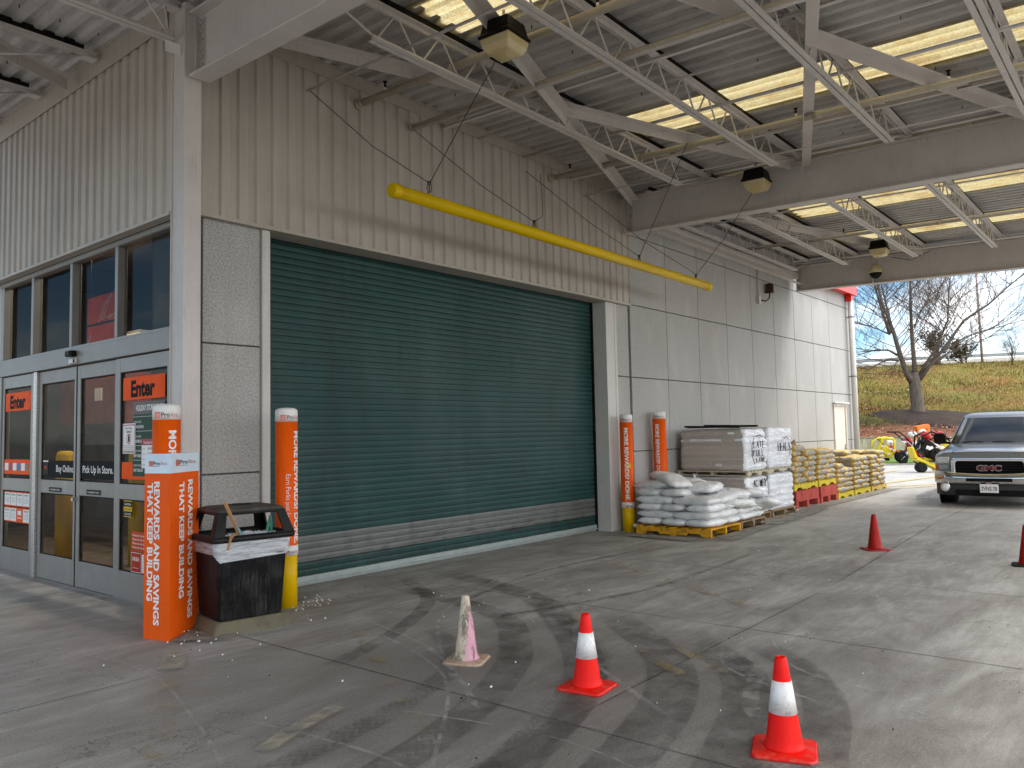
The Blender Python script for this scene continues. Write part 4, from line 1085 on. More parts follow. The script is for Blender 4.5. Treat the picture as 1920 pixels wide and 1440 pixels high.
t = notice('request_notice', 'salmon orange request notice low on the right glass', 7.30, 7.87, .50, .69, pbr('salmon print', 'c8502c', rough=.5), x=FX + .02)
ink(t, [('Please do not bring carts outside', .03, .52, .145 - k * .038, .02, .005) for k in range(4)], M['white'])
t = notice('association_notice', 'red notice lettered NKBA low on the right glass', 7.66, 7.87, .30, .49, pbr('brick red print', 'b3392a', rough=.5), x=FX + .02)
ink(t, [('NKBA', .03, .17, .11, .04, .01), ('member store', .04, .15, .04, .012, 0)], M['white']); blocks(t, [(0, .21, 0, .005), (0, .21, .185, .19), (0, .005, 0, .19), (.205, .21, 0, .19)], M['white'], 'border')
t = notice('printed_sheet', 'white sheet of small print beside the NKBA notice', 7.42, 7.65, .30, .49, M['white'], x=FX + .02)
ink(t, [('hours and services', .02, .2, .155 - k * .026, .012, .01) for k in range(6)], M['blackprint']); blocks(t, [(0, .23, 0, .01), (0, .23, .18, .19)], OR, 'border')
for y, lab in ((9.76, 'small black slide to open label on the left door rail'), (8.76, 'small black slide to open label on the right door rail')):
    t = notice('rail_label', lab, y - .17, y + .17, 1.01, 1.06, M['black_metal'], x=FX + .028)
    ink(t, [('<< IN EMERGENCY PUSH >>', .02, .32, .015, .018, .01)], M['white'])

# interior seen through the glass
it = thing('vestibule', 'dim store vestibule with beige floor and dark walls behind the glass', 'interior', (4, 9, 0))
def iobj(m, name, mat, **k):
    m.v = [(v[0] - 4, v[1] - 9, v[2]) for v in m.v]; return m.obj(name, mat, it, **k)
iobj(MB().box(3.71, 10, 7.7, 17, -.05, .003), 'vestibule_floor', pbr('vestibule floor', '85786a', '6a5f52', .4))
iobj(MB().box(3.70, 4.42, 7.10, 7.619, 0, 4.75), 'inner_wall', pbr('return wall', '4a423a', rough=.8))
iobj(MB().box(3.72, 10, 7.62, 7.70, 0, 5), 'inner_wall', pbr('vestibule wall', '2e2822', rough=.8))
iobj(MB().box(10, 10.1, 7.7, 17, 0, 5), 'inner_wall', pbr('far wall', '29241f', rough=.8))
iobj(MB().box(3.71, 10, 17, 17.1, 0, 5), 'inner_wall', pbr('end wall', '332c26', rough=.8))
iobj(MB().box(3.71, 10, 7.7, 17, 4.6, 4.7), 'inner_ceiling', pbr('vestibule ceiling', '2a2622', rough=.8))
iobj(MB().box(3.62, 3.70, 6.95, 13, 3.63, 5.5), 'wall_backing', M['dark']); iobj(MB().box(3.62, 3.70, 11.53, 17, 0, 5.4), 'wall_backing', M['clad'])
mb = MB()
for y in (8.4, 10.2, 12.0, 13.8): mb.box(6.4, 6.5, y, y + .09, 0, 2.4)
mb.box(6.4, 6.5, 7.7, 15, 2.35, 2.5)
iobj(mb, 'inner_frame', M['alu'])
mb = MB(); mb.box(7.4, 8.2, 8.6, 11.6, 1.45, 2.1); mb.box(7.4, 8.2, 12, 16, 1.3, 2.6); mb.box(5.5, 6.3, 12.1, 14.6, 1.85, 2.62); iobj(mb, 'red_shelving', pbr('red brown rack', '8a2c18', '5f1e10', .5))
mb = MB(); mb.box(5.485, 5.499, 13.0, 13.25, 2.22, 2.42); iobj(mb, 'shelf_label', M['white_print'])
mb = MB(); mb.box(5.3, 6.2, 12.3, 14.2, 1.1, 1.7); mb.box(5.0, 5.9, 11.9, 12.0, .5, 1.0); iobj(mb, 'dark_display', pbr('dark display', '1f2a30', '15191c', .5))
mb = MB(); mb.box(7.2, 8.2, 8.8, 9.6, .3, 1.2); mb.box(6.9, 7.9, 11, 12, .2, .9); iobj(mb, 'carton', pbr('carton', '7d6446', rough=.8))
for bx, by in ((4.42, 11.56), (4.75, 10.15), (4.9, 8.9)):
    b = tag(empty('bollard', (bx, by, .003)), {4.42: 'yellow bollard behind the left sliding door', 4.75: 'yellow bollard behind the right glass panel, beside the orange strip', 4.9: 'yellow bollard inside behind the tall orange post'}[bx], 'bollard', 'yellow bollards inside the entrance')
    MB().lathe([(.115, 0), (.115, 1.38), (.10, 1.43), (.06, 1.45)], n=24).obj('post', M['yellow'], b)
    MB().lathe([(.1165, 1.22), (.1165, 1.25)], n=24).obj('white_band', M['white'], b)
t = thing('hanging_sign', 'orange hanging sign with an outline drawing and arrow inside the store', 'sign', (5.0, 12.35, 2.96))
MB().box(0, .01, -.98, 0, .34, .73).obj('picture_panel', OR, t); MB().box(0, .01, -.98, 0, 0, .30).obj('arrow_panel', OR, t)
mb = MB()
for a, b in (((.45, .36), (.72, .68)), ((.52, .36), (.80, .70)), ((.42, .40), (.62, .62)), ((.62, .62), (.70, .60)), ((.45, .37), (.9, .42)), ((.38, .36), (.56, .38)), ((.70, .36), (.95, .44))):
    mb.bar((-.004, -a[0], a[1]), (-.004, -b[0], b[1]), .004, .010)
mb.obj('outline_drawing', M['white'], t)
mb = MB(); mb.bar((-.004, -.04, .05), (-.004, -.15, .18), .004, .014); mb.bar((-.004, -.035, .05), (-.004, -.03, .12), .004, .014); mb.bar((-.004, -.035, .05), (-.004, -.11, .05), .004, .014); mb.obj('arrow', M['white'], t)
mb = MB()
for y in (-.1, -.9): mb.tube([(0.005, y, .73), (0.005, y, 1.6)], .004, n=5)
mb.obj('hanger', M['wire'], t)
t = thing('tube_or_fill_light', 'lit tube light inside, seen through the transom glass', 'lamp', (6.0, 13.2, 3.25)); MB().box(-.04, .04, -.5, .5, 0, .05).obj('tube', flat('lit tube', 'ffe2a8', emit=6), t); MB().box(-.09, .09, -.55, .55, .051, .1).obj('housing', M['alu'], t)
for x_, y_ in ((5.2, 9.6), (5.2, 12.6), (7.6, 10.8)):  # ceiling strips added only to brighten the vestibule behind the glass
    t = thing('tube_or_fill_light', 'added fill strip at the ceiling inside the vestibule', 'lamp', (x_, y_, 4.45), group='added fill strips inside the vestibule'); MB().box(-.14, .14, -.7, .7, 0, .05).obj('tube', flat('lit strip', 'fff3e2', emit=26), t); MB().box(-.16, .16, -.75, .75, .051, .1).obj('housing', M['alu'], t)

# ------------------------------------------------------------------ bollards by the doors
def logo(mb_sq, mb_blk, mb_or, fn, u0, v0, h, w):
    """square mark + Pro (black, underlined) + Xtra ; fn(u, v)"""
    s = h
    n = 4
    for i in range(n): mb_sq.add([fn(u0 + s * i / n, v0), fn(u0 + s * (i + 1) / n, v0), fn(u0 + s * (i + 1) / n, v0 + s), fn(u0 + s * i / n, v0 + s)], [(0, 1, 2, 3)])
    put_text_fit(mb_blk, 'Pro', u0 + s * 1.15, u0 + s * 1.15 + (w - s * 1.2) * .5, v0 + s * .25, s * .7, None, fn, bold=.015)
    a, b = u0 + s * 1.15, u0 + s * 1.15 + (w - s * 1.2) * .48
    for i in range(4): mb_blk.add([fn(a + (b - a) * i / 4, v0), fn(a + (b - a) * (i + 1) / 4, v0), fn(a + (b - a) * (i + 1) / 4, v0 + s * .07), fn(a + (b - a) * i / 4, v0 + s * .07)], [(0, 1, 2, 3)])
    put_text_fit(mb_or, 'Xtra', u0 + s * 1.15 + (w - s * 1.2) * .53, u0 + w, v0 + s * .25, s * .7, None, fn, bold=-.005)
def finelogo(par, fn, u0, v0, h, w):
    a, b, c = MB(), MB(), MB(); logo(a, b, c, fn, u0, v0, h, w)
    a.obj('logo_square', M['logo_or'], par, fixn=False); b.obj('logo_word', M['logo_blk'], par, fixn=False); c.obj('logo_word', M['logo_red'], par, fixn=False)
    # stencil strokes over the square
    d = MB()
    for k in range(5):
        q = .15 + k * .17
        d.add([fn2 for fn2 in (fn(u0 + h * q, v0 + h * .12), fn(u0 + h * (q + .05), v0 + h * .12), fn(u0 + h * (q + .13), v0 + h * .88), fn(u0 + h * (q + .08), v0 + h * .88))], [(0, 1, 2, 3)])
    d.v = [v for v in d.v]; d.obj('logo_strokes', M['white'], par, fixn=False)
M['logo_or'] = pbr('logo orange', 'e0603a', rough=.5); M['logo_blk'] = pbr('logo black', '3c3a3c', rough=.5); M['logo_red'] = pbr('logo red', 'd2604c', rough=.5)
def cyl_text(par, s, R, ang, ztop, zbot, h, mat, bold=.02, tilt=0, name='lettering'):
    """letters run downwards from ztop to zbot; h = cap height round the post; ang = centre angle"""
    mb = MB(); size = h / .72; L = ztop - zbot
    a, b = text_w(s, size, bold=bold); vs, fs = text_geo(s, size, bold=bold); k = L / (b - a)
    me = bpy.data.meshes.new('t'); me.from_pydata([(v[0], v[1], 0) for v in vs], [], fs)
    bm = bmesh.new(); bm.from_mesh(me)
    for i in range(-2, 9):
        bmesh.ops.bisect_plane(bm, geom=bm.verts[:] + bm.edges[:] + bm.faces[:], plane_co=(0, h * i / 6, 0), plane_no=(0, 1, 0))
    bm.verts.index_update()
    out = []
    for v in bm.verts:
        u = (v.co.x - a) * k; th = ang + (v.co.y - h / 2 + tilt * u) / R
        out.append((R * math.cos(th), R * math.sin(th), ztop - u))
    mb.add(out, [tuple(v.index for v in f.verts) for f in bm.faces]); bm.free(); bpy.data.meshes.remove(me)
    return mb.obj(name, mat, par, fixn=False)
def sleeved_bollard(x, y, H, label, toff, zor0, r=.102, extra=None, zsleeve=None, lean=0, low_logo=True, thin=False, logo_off=-.1):
    t = thing('bollard', label, 'bollard', (x, y, 0), group='sleeved orange bollards')
    t.rotation_euler = (0, lean, 0)
    phi = math.atan2(-y, -x)
    MB().lathe([(r - .006, 0), (r - .006, zor0)], n=28).obj('post', M['yellow'], t)
    sl = MB().lathe([(r + .002, zor0), (r, zor0 + .01), (r, H - .13)], n=36).obj('sleeve', M['orange'], t)
    cp = MB().lathe([(r + .001, H - .1299), (r + .001, H - .035), (r * .96, H - .018), (r * .72, H - .004), (r * .3, H)], n=36).obj('cap', M['white_print'], t)
    if low_logo: MB().lathe([(r + .0022, zor0 - .09), (r + .0022, zor0 - .0001)], n=36).obj('lower_band', M['white_print'], t)
    cyl_text(sl, 'MORE REWARDS? DONE.', r + .0025, phi + toff, H - .22, zor0 + .02, .062, M['white'], .03)
    if thin: cyl_text(sl, 'Earn Perks just for shopping', r + .0025, phi + toff - .85, H - .62, zor0 + .02, .045, M['white'], -.008)
    f = lambda u, v: ((r + .003) * math.cos(phi + logo_off + u / r), (r + .003) * math.sin(phi + logo_off + u / r), H - .115 + v)
    finelogo(cp, f, -.09, -.006, .052, .19)
    if low_logo:
        f2 = lambda u, v: ((r + .004) * math.cos(phi + .35 + u / r), (r + .004) * math.sin(phi + .35 + u / r), zor0 - .08 + v)
        finelogo(cp, f2, -.07, .0, .038, .155)
    return t
sleeved_bollard(3.215, 6.385, 1.86, 'tall orange sleeved bollard behind the folded orange sign', .45, .5, r=.108)
sleeved_bollard(4.40, 6.44, 1.845, 'orange sleeved bollard with yellow foot behind the black bin', 1.02, .57, thin=True, logo_off=.35)
b3 = sleeved_bollard(10.86, 6.72, 1.84, 'orange sleeved bollard at the right door jamb beside the yellow pallet', -.05, .46)
mb = MB(); phi = math.atan2(-6.72, -10.86)
f = lambda u, v: (.1055 * math.cos(phi + u / .1), .1055 * math.sin(phi + u / .1), v)
mb.add([f(.01, .98), f(.06, 1.0), f(.055, 1.075), f(.005, 1.05)], [(0, 1, 2, 3)]); mb.obj('smiley_sticker', M['yellow_pipe'], b3, fixn=False)
sleeved_bollard(11.98, 6.74, 1.90, 'leaning orange sleeved bollard behind the pile of white bags', -.35, .72, r=.112, lean=-.02)

# folded board sleeve with lettering around the first bollard
t = thing('folded_sign', 'folded orange and white board sign standing in front of the entrance column', 'sign', (3.10, 6.09, 0))
A_, B_, C_, D_ = Vector((-.07, .28, 0)), Vector((0, 0, 0)), Vector((.40, .30, 0)), Vector((.33, .57, 0))
def board(z0, z1, mat, name, off=0):
    mb = MB(); rings = []
    ctr = (A_ + B_ + C_ + D_) / 4
    for z in (z0, z0 + (z1 - z0) * .33, z0 + (z1 - z0) * .34, z1):
        r_ = []
        for p in (A_, B_, C_, D_):
            q = ctr + (p - ctr) * (1 + off); q = q + Vector((0, 0, z)); 
            r_.append(q)
        rings.append(r_)
    mb.loft(rings, smooth=False, caps=False); o = mb.obj(name, mat, t)
    s = o.modifiers.new('solid', 'SOLIDIFY'); s.thickness = .006; s.offset = -1
    return o
bo1 = board(0.002, 1.30, M['orange'], 'orange_board'); bo2 = board(1.3001, 1.455, M['lblue'], 'white_header')
def face_fn(P0, P1, out):
    d = (P1 - P0); L = d.length; d.normalize()
    return lambda u, v: tuple(P0 + d * v + out + Vector((0, 0, u)))
for P0, P1, ln1, ln2 in ((A_, B_, (.40, .66), (.14, .40)), (B_, C_, (.60, .80), (.30, .50))):
    d = P1 - P0; L = d.length; out_ = Vector((d.y, -d.x, 0)).normalized() * .0035
    f = face_fn(P0, P1, out_)
    for s, (a, b), (z1, z0) in (('REWARDS AND SAVINGS', ln1, (1.235, .115)), ('THAT KEEP BUILDING', ln2, (1.225, .30))):
        mb = MB(); h = (b - a) * L * .80; size = h / .72; wa, wb = text_w(s, size, bold=.035); vs, fs = text_geo(s, size, bold=.035); k = (z1 - z0) / (wb - wa)
        mb.add([f(z1 - (u - wa) * k, a * L + v) for u, v, _ in vs], fs); mb.obj('lettering', M['white'], bo1, fixn=False)
    g2 = lambda u, v, f=f: f(v, u)
    finelogo(bo2, g2, L * .18, 1.355, .05 if L > .4 else .042, L * .68)
    sc_ = MB()
M['scrape'] = pbr('grey scrape', 'a79c92', rough=.8)

# ------------------------------------------------------------------ litter bin
t = thing('litter_bin', 'black square litter bin with open hood and dusty plinth', 'bin', (3.735, 6.13, 0), math.radians(-8.7))
def sqr(hx, hy, z, n=6, r=.05):
    out = []
    for cx, cy, a0 in ((hx - r, hy - r, 0), (-hx + r, hy - r, 90), (-hx + r, -hy + r, 180), (hx - r, -hy + r, 270)):
        for k in range(n):
            a = math.radians(a0 + 90 * k / (n - 1)); out.append(Vector((cx + r * math.cos(a), cy + r * math.sin(a), z)))
    return out
mb = MB(); mb.loft([sqr(.335, .29, .0, r=.02), sqr(.33, .285, .03, r=.02), sqr(.285, .25, .10, r=.04), sqr(.27, .235, .105, r=.04)], smooth=False); mb.obj('plinth', M['dust_base'], t)
mb = MB(); mb.loft([sqr(.262, .232, .1051), sqr(.27, .24, .12), sqr(.305, .268, .70), sqr(.31, .272, .715)], smooth=True); mb.obj('bin_body', M['can'], t)
li = MB(); rnd = random.Random(9); rings = []
for j, (z, hx) in enumerate(((.765, .332), (.72, .328), (.67, .322), (.625, .318))):
    rg = sqr(hx, hx * .885, z, n=10)
    for i, v in enumerate(rg):
        v.z += (math.sin(i * .35 + 1) * .03 - .02 * (v.x < -.1)) * (j / 3) + rnd.uniform(-.004, .004); v.x += rnd.uniform(-.003, .003); v.y += rnd.uniform(-.004, .004)
    rings.append(rg)
li.loft(rings, caps=False); li.obj('bin_liner', M['liner'], t)
hd = MB()
bot = [(-.345, -.305), (.345, -.305), (.345, .305), (-.345, .305)]; top = [(-.285, -.235), (.285, -.235), (.285, .235), (-.285, .235)]
for i in range(4):
    j = (i + 1) % 4
    P00, P10, P11, P01 = Vector((*bot[i], .775)), Vector((*bot[j], .775)), Vector((*top[j], .972)), Vector((*top[i], .972))
    def q(u, v): return P00.lerp(P10, u).lerp(P01.lerp(P11, u), v) + Vector((0, 0, 0))
    u0, u1, v0, v1 = .135, .865, .05, .88
    pts = [q(0, 0), q(1, 0), q(1, 1), q(0, 1), q(u0, v0), q(u1, v0), q(u1, v1), q(u0, v1)]
    hd.add(pts, [(0, 1, 5, 4), (1, 2, 6, 5), (2, 3, 7, 6), (3, 0, 4, 7)])
ho = hd.obj('hood', M['can_lid'], t)
bm = bmesh.new(); bm.from_mesh(ho.data); bmesh.ops.remove_doubles(bm, verts=bm.verts, dist=1e-4); bm.to_mesh(ho.data); bm.free()
s_ = ho.modifiers.new('solid', 'SOLIDIFY'); s_.thickness = .022; s_.offset = -1
b_ = ho.modifiers.new('bevel', 'BEVEL'); b_.width = .012; b_.segments = 3; b_.limit_method = 'ANGLE'
mb = MB(); mb.loft([sqr(.292, .242, .966, r=.05), sqr(.284, .234, .988, r=.05), sqr(.23, .19, 1.003, r=.05), sqr(.12, .09, 1.008, r=.04)]); mb.obj('hood_top', m_paint('dusty lid top', '36342f', '7f796a', .6, .75, 5, streak=False), t)
mb = MB(); mb.lathe([(.09, 1.004), (.09, 1.012), (.075, 1.014), (.07, 1.0075)], n=20); mb.obj('ash_tray', M['black_metal'], t)
mb = MB(); mb.loft([sqr(.352, .312, .735, r=.05), sqr(.358, .318, .745, r=.05), sqr(.356, .316, .775, r=.05), sqr(.34, .30, .783, r=.05), sqr(.31, .27, .783, r=.05), sqr(.31, .27, .735, r=.05)], caps=False); mb.obj('rim', M['can_lid'], t)
RB = Matrix.Translation((3.735, 6.13, 0)) @ Matrix.Rotation(math.radians(-8.7), 4, 'Z')
def rb(x, y, z): return RB @ Vector((x, y, z))
t = thing('paint_stick', 'wooden stirring stick with printed end leaning out of the bin', 'stick', rb(-.10, -.24, .76))
mb = MB(); mb.bar((0.02, 0, -.05), (-.17, -.05, .30), .034, .006); mb.obj('stick', m_wood('stick wood', 'c79a6b', 'b5865a'), t)
mb = MB(); mb.bar((.035, -.004, -.075), (-.05, -.021, .085), .037, .0075, m=pbr('sticker blue', '7fa9c4', rough=.5)); mb.obj('label_blue', None, t)
mb = MB(); mb.bar((.05, -.006, -.10), (-.0, -.014, .0), .040, .0085, m=pbr('sticker green', 'a9b733', rough=.5)); mb.obj('label_green', None, t)
for pts, lab in ((((.0, -.1, .72), (-.05, -.04, .84), (-.09, -.02, .93)), 'green strap standing in the middle of the bin'), (((.18, -.12, .77), (.22, -.06, .84), (.245, -.05, .90)), 'green strap folded at the right of the bin')):
    t = thing('plastic_strap', lab, 'strap', rb(*pts[0])); mb = MB(); o0 = rb(*pts[0])
    for a, b in zip(pts, pts[1:]): mb.bar(rb(*a) - o0, rb(*b) - o0, .022, .004)
    if lab.endswith('right of the bin'): mb.bar(rb(.245, -.05, .90) - o0, rb(.255, -.04, .77) - o0, .02, .004)
    mb.obj('strap', pbr('green strap', '5fae92', rough=.4), t)
t = thing('wood_offcut', 'short tan wood strip hanging over the bin rim', 'offcut', rb(-.22, -.30, .80)); mb = MB(); o0 = rb(-.22, -.30, .80)
mb.bar(rb(-.17, -.28, .80) - o0, rb(-.215, -.328, .775) - o0, .028, .004); mb.bar(rb(-.215, -.328, .775) - o0, rb(-.245, -.335, .68) - o0, .028, .004); mb.obj('strip', m_wood('tan strip', 'c09468', 'a87d55'), t)
t = thing('plastic_rubbish', 'crumpled clear plastic heaped inside the bin', 'rubbish', rb(0, 0, .70))
mb = MB(); rnd = random.Random(3)
for k in range(9):
    c = Vector((rnd.uniform(-.2, .22), rnd.uniform(-.18, .1), rnd.uniform(0, .04))); n = 8
    rg = []
    for j in range(5):
        ph = math.pi * (j + .3) / 5.6; rg.append([c + Vector((math.sin(ph) * math.cos(2 * math.pi * i / n) * .08, math.sin(ph) * math.sin(2 * math.pi * i / n) * .07, -math.cos(ph) * .07)) * rnd.uniform(.75, 1.2) for i in range(n)])
    mb.loft(rg, smooth=False)
mb.obj('film', M['liner'], t)

# ------------------------------------------------------------------ traffic cones
def cone(x, y, rz, mats, label, hgt=.445, band=True, s=1.0, group=None):
    t = thing('traffic_cone', label, 'traffic cone', (x, y, .001), rz, 'traffic cones on the apron')
    mb = MB(); mb.loft([sqr(.143 * s, .143 * s, 0, n=5, r=.035), sqr(.146 * s, .146 * s, .006, n=5, r=.035), sqr(.141 * s, .141 * s, .016, n=5, r=.035), sqr(.10 * s, .10 * s, .021, n=5, r=.05)], smooth=False)
    rnd = random.Random(int(x * 100))
    for k in range(14):
        for a, b in (((-.12 + k * .0185) * s, -.145 * s), ((-.12 + k * .0185) * s, .145 * s)):
            mb.box(a, a + .008, min(b, b * 1.03), max(b, b * 1.03), .0, .006); mb.box(min(b, b * 1.03), max(b, b * 1.03), a, a + .008, .0, .006)
    mb.obj('cone_base', mats[1], t)
    R = lambda z: (.088 - (.088 - .027) * (z - .02) / (hgt - .02)) * s
    mb = MB(); mb.lathe([(.098 * s, .0205), (.090 * s, .03), (R(.06), .06), (R(.2), .2), (R(hgt - .06), hgt - .06), (R(hgt - .012), hgt - .012), (R(hgt) * .86, hgt), (R(hgt) * .6, hgt + .001), (R(hgt) * .58, hgt - .05)], n=32)
    mb.obj('cone_body', mats[0], t)
    if band: mb = MB(); mb.lathe([(R(.185) + .0022, .185), (R(.335) + .0022, .335)], n=40); mb.obj('collar', M['cone_white'], t)
    return t
cone(4.08, 3.86, math.radians(25), (M['cone_fade'], M['cone_fade_base']), 'faded dirty cone with pink side, farthest of the three near cones', band=False, s=.95)
cone(4.09, 2.86, math.radians(8), (M['cone'], M['cone_base']), 'bright red cone with white collar, middle of the three near cones')
cone(3.86, 1.55, math.radians(20), (M['cone'], M['cone_base']), 'bright red cone with white collar nearest the camera', s=1.02)
cone(10.80, 3.05, math.radians(40), (M['cone_old'], M['cone_old']), 'plain grubby red cone standing alone before the truck', band=False)
cone(10.42, 1.36, math.radians(10), (M['cone_old'], M['black_rubber']), 'red cone with black base at the right edge', band=False)

# ------------------------------------------------------------------ pallets and bags
def pallet(x, y, lx, ly, label, mat, along='Y', z=0, h=.13, group='pallets along the wall', name='pallet'):
    """stringers run along the given axis; x, y = low corner"""
    t = thing(name, label, 'pallet', (x + lx / 2, y + ly / 2, z), group=group)
    L, W = (ly, lx) if along == 'Y' else (lx, ly)
    def put(a0, a1, b0, b1, z0, z1, mb):   # a along the stringer, b across
        if along == 'Y': mb.box(b0, b1, a0, a1, z0, z1)
        else: mb.box(a0, a1, b0, b1, z0, z1)
    for k in range(3):
        c = (-W / 2 + .02, 0, W / 2 - .02)[k]; mb = MB()
        # notched stringer: profile polygon in (a, z), extruded across
        zz0, zz1 = .018, h - .018
        prof = [(-L / 2, zz0), (-L / 2 + .15, zz0), (-L / 2 + .17, zz0 + .035), (-L / 2 + .38, zz0 + .035), (-L / 2 + .40, zz0), (L / 2 - .40, zz0), (L / 2 - .38, zz0 + .035), (L / 2 - .17, zz0 + .035), (L / 2 - .15, zz0), (L / 2, zz0), (L / 2, zz1), (-L / 2, zz1)]
        def pt(a, b, z_): return (b, a, z_) if along == 'Y' else (a, b, z_)
        vs = [pt(a, c - .019, z_) for a, z_ in prof] + [pt(a, c + .019, z_) for a, z_ in prof]; n = len(prof)
        mb.add(vs, [tuple(range(n)), tuple(reversed(range(n, 2 * n)))] + [(i, (i + 1) % n, n + (i + 1) % n, n + i) for i in range(n)])
        mb.obj('stringer', mat, t)
    mb = MB(); nb = 7
    for k in range(nb): c = -L / 2 + .05 + k * (L - .1) / (nb - 1); put(c - .048, c + .048, -W / 2, W / 2, h - .0178, h, mb)
    mb.obj('top_boards', mat, t)
    mb = MB()
    for c in (-L / 2 + .05, 0, L / 2 - .05): put(c - .045, c + .045, -W / 2, W / 2, 0, .0178, mb)
    mb.obj('bottom_boards', mat, t)
    return t

def bag_mesh(name, L, W, H, mat, seed, pinch=.55, nx=18, ny=12, sag=0.0, box=3.0):
    """stuffed sack: pillow with pinched ends"""
    rnd = random.Random(seed); vs = []; fs = []
    def rad(u): return 1 - abs(u) ** box
    for s_ in (1, -1):
        for i in range(nx + 1):
            for j in range(ny + 1):
                u = -1 + 2 * i / nx; v = -1 + 2 * j / ny
                t_ = max(0, (1 - abs(u) ** box)) ** .5 * max(0, (1 - abs(v) ** box)) ** .5
                x = u * L / 2 * (1 - .04 * abs(v) ** 3); y = v * W / 2 * (1 - (1 - pinch) * .25 * abs(u) ** 6)
                z = s_ * t_ * H / 2
                nz_ = noise.noise(Vector((x * 7 + seed, y * 7, s_ * 3))) * .022 + noise.noise(Vector((x * 16 + seed, y * 16, s_ * 3))) * .013
                z += s_ * nz_ * t_ * 1.2 - sag * (x / (L / 2)) ** 2 * .5
                vs.append((x, y, z + H / 2))
        o = 0 if s_ == 1 else (nx + 1) * (ny + 1)
        for i in range(nx):
            for j in range(ny):
                a = o + i * (ny + 1) + j; q = (a, a + ny + 1, a + ny + 2, a + 1)
                fs.append(q if s_ == 1 else q[::-1])
    me = bpy.data.meshes.new(name); me.from_pydata(vs, [], fs); me.materials.append(mat)
    bm = bmesh.new(); bm.from_mesh(me); bmesh.ops.remove_doubles(bm, verts=bm.verts, dist=1e-4)
    bmesh.ops.recalc_face_normals(bm, faces=bm.faces); bm.to_mesh(me); bm.free()
    for p in me.polygons: p.use_smooth = True
    return me
WB = [bag_mesh('white_bag', .68, .43, .135, M['whitebag'], k) for k in range(5)]
WBS = [bag_mesh('white_bag', .70, .43, .14, M['whitebag'], 20 + k, sag=.05) for k in range(3)]
CB = [bag_mesh('cement_bag', .60, .40, .118, M['cement'], 40 + k, pinch=.9, box=7.0) for k in range(4)]
def bag(me, loc, rz, label, group, tilt=(0, 0), name='white_bag'):
    o = bpy.data.objects.new(name, me); COL.objects.link(o); o.location = loc; o.rotation_euler = (tilt[0], tilt[1], rz)
    return tag(o, label, 'bag', group)
def layer(x, y, lx, ly, z, flip, meshes, rnd, label, group, name, jit=.012, skip=()):
    """five sacks in an interlocked course; (x, y) low corner"""
    sx, sy = lx / 1.0, ly / 1.2
    if not flip: P = [(.2, .3, 90), (.2, .9, 90), (.7, .2, 0), (.7, .6, 0), (.7, 1.0, 0)]
    else: P = [(.8, .3, 90), (.8, .9, 90), (.3, .2, 0), (.3, .6, 0), (.3, 1.0, 0)]
    for i, (a, b, r) in enumerate(P):
        if i in skip: continue
        bag(rnd.choice(meshes), (x + a * sx + rnd.uniform(-jit, jit), y + b * sy + rnd.uniform(-jit, jit), z), math.radians(r + rnd.uniform(-3, 3) + (180 if rnd.random() < .5 else 0)), label, group, name=name)
rnd = random.Random(12)
pallet(10.70, 5.25, 1.02, 1.24, 'weathered yellow wooden pallet under the left half of the white bags', M['wood_yellow'], 'Y', group=None)
pallet(11.82, 5.28, .95, 1.22, 'raw wood pallet under the right half of the white bags', M['wood'], 'Y', group=None)
for k in range(4):
    layer(10.70, 5.26, 1.02, 1.22, .128 + k * .108, k % 2 == 0, WB, rnd, 'white sack in the neat courses on the yellow wooden pallet', 'stacked white sacks, left pallet', 'white_bag')
layer(10.70, 5.26, 1.02, 1.22, .128 + 4 * .108, True, WB, rnd, 'white sack in the neat courses on the yellow wooden pallet', 'stacked white sacks, left pallet', 'white_bag', skip=(0, 2))
for k in range(3):
    layer(11.80, 5.28, .96, 1.22, .128 + k * .108, k % 2 == 1, WB, rnd, 'white sack in the loose courses on the raw wood pallet', 'stacked white sacks, right pallet', 'white_bag', jit=.03)
loose = [((10.98, 6.28, .665), 80, 1, (0, .06), 'white sack lying across the top at the left end of the pile'),
         ((11.0, 6.05, .765), 62, 6, (0.05, -.22), 'tilted white sack crowning the left end of the pile'),
         ((11.15, 5.98, .56), 20, 0, (0, .05), 'white sack behind the crowning sack at the left'),
         ((11.30, 5.62, .63), 10, 7, (.1, 0), 'plump white sack in the middle of the pile top'),
         ((11.55, 6.1, .67), 85, 5, (.05, .05), 'white sack in the back of the pile with a flap sticking up'),
         ((11.62, 5.42, .50), 150, 6, (-.1, .12), 'rumpled white sack sliding off the front of the pile'),
         ((11.98, 5.9, .60), 15, 7, (0, .02), 'long white sack highest at the right rear of the pile'),
         ((12.25, 5.85, .47), 100, 5, (0, .05), 'white sack slumped against the wrapped load'),
         ((12.0, 5.50, .46), 35, 6, (.12, .1), 'white sack slumped at the middle front of the pile'),
         ((12.42, 5.45, .44), 55, 7, (.2, .25), 'white sack leaning at the right front of the pile'),
         ((12.55, 5.30, .27), 75, 5, (.25, .3), 'white sack drooping over the right pallet edge'),
         ((11.75, 5.35, .36), 170, 6, (.05, -.1), 'white sack bridging the two pallets at the front')]
for (loc, rz, mi, tl, lab) in loose: bag((WB + WBS)[mi], loc, math.radians(rz), lab, 'loose white sacks on top of the pile', tl)
mb = MB(); rnd = random.Random(44)
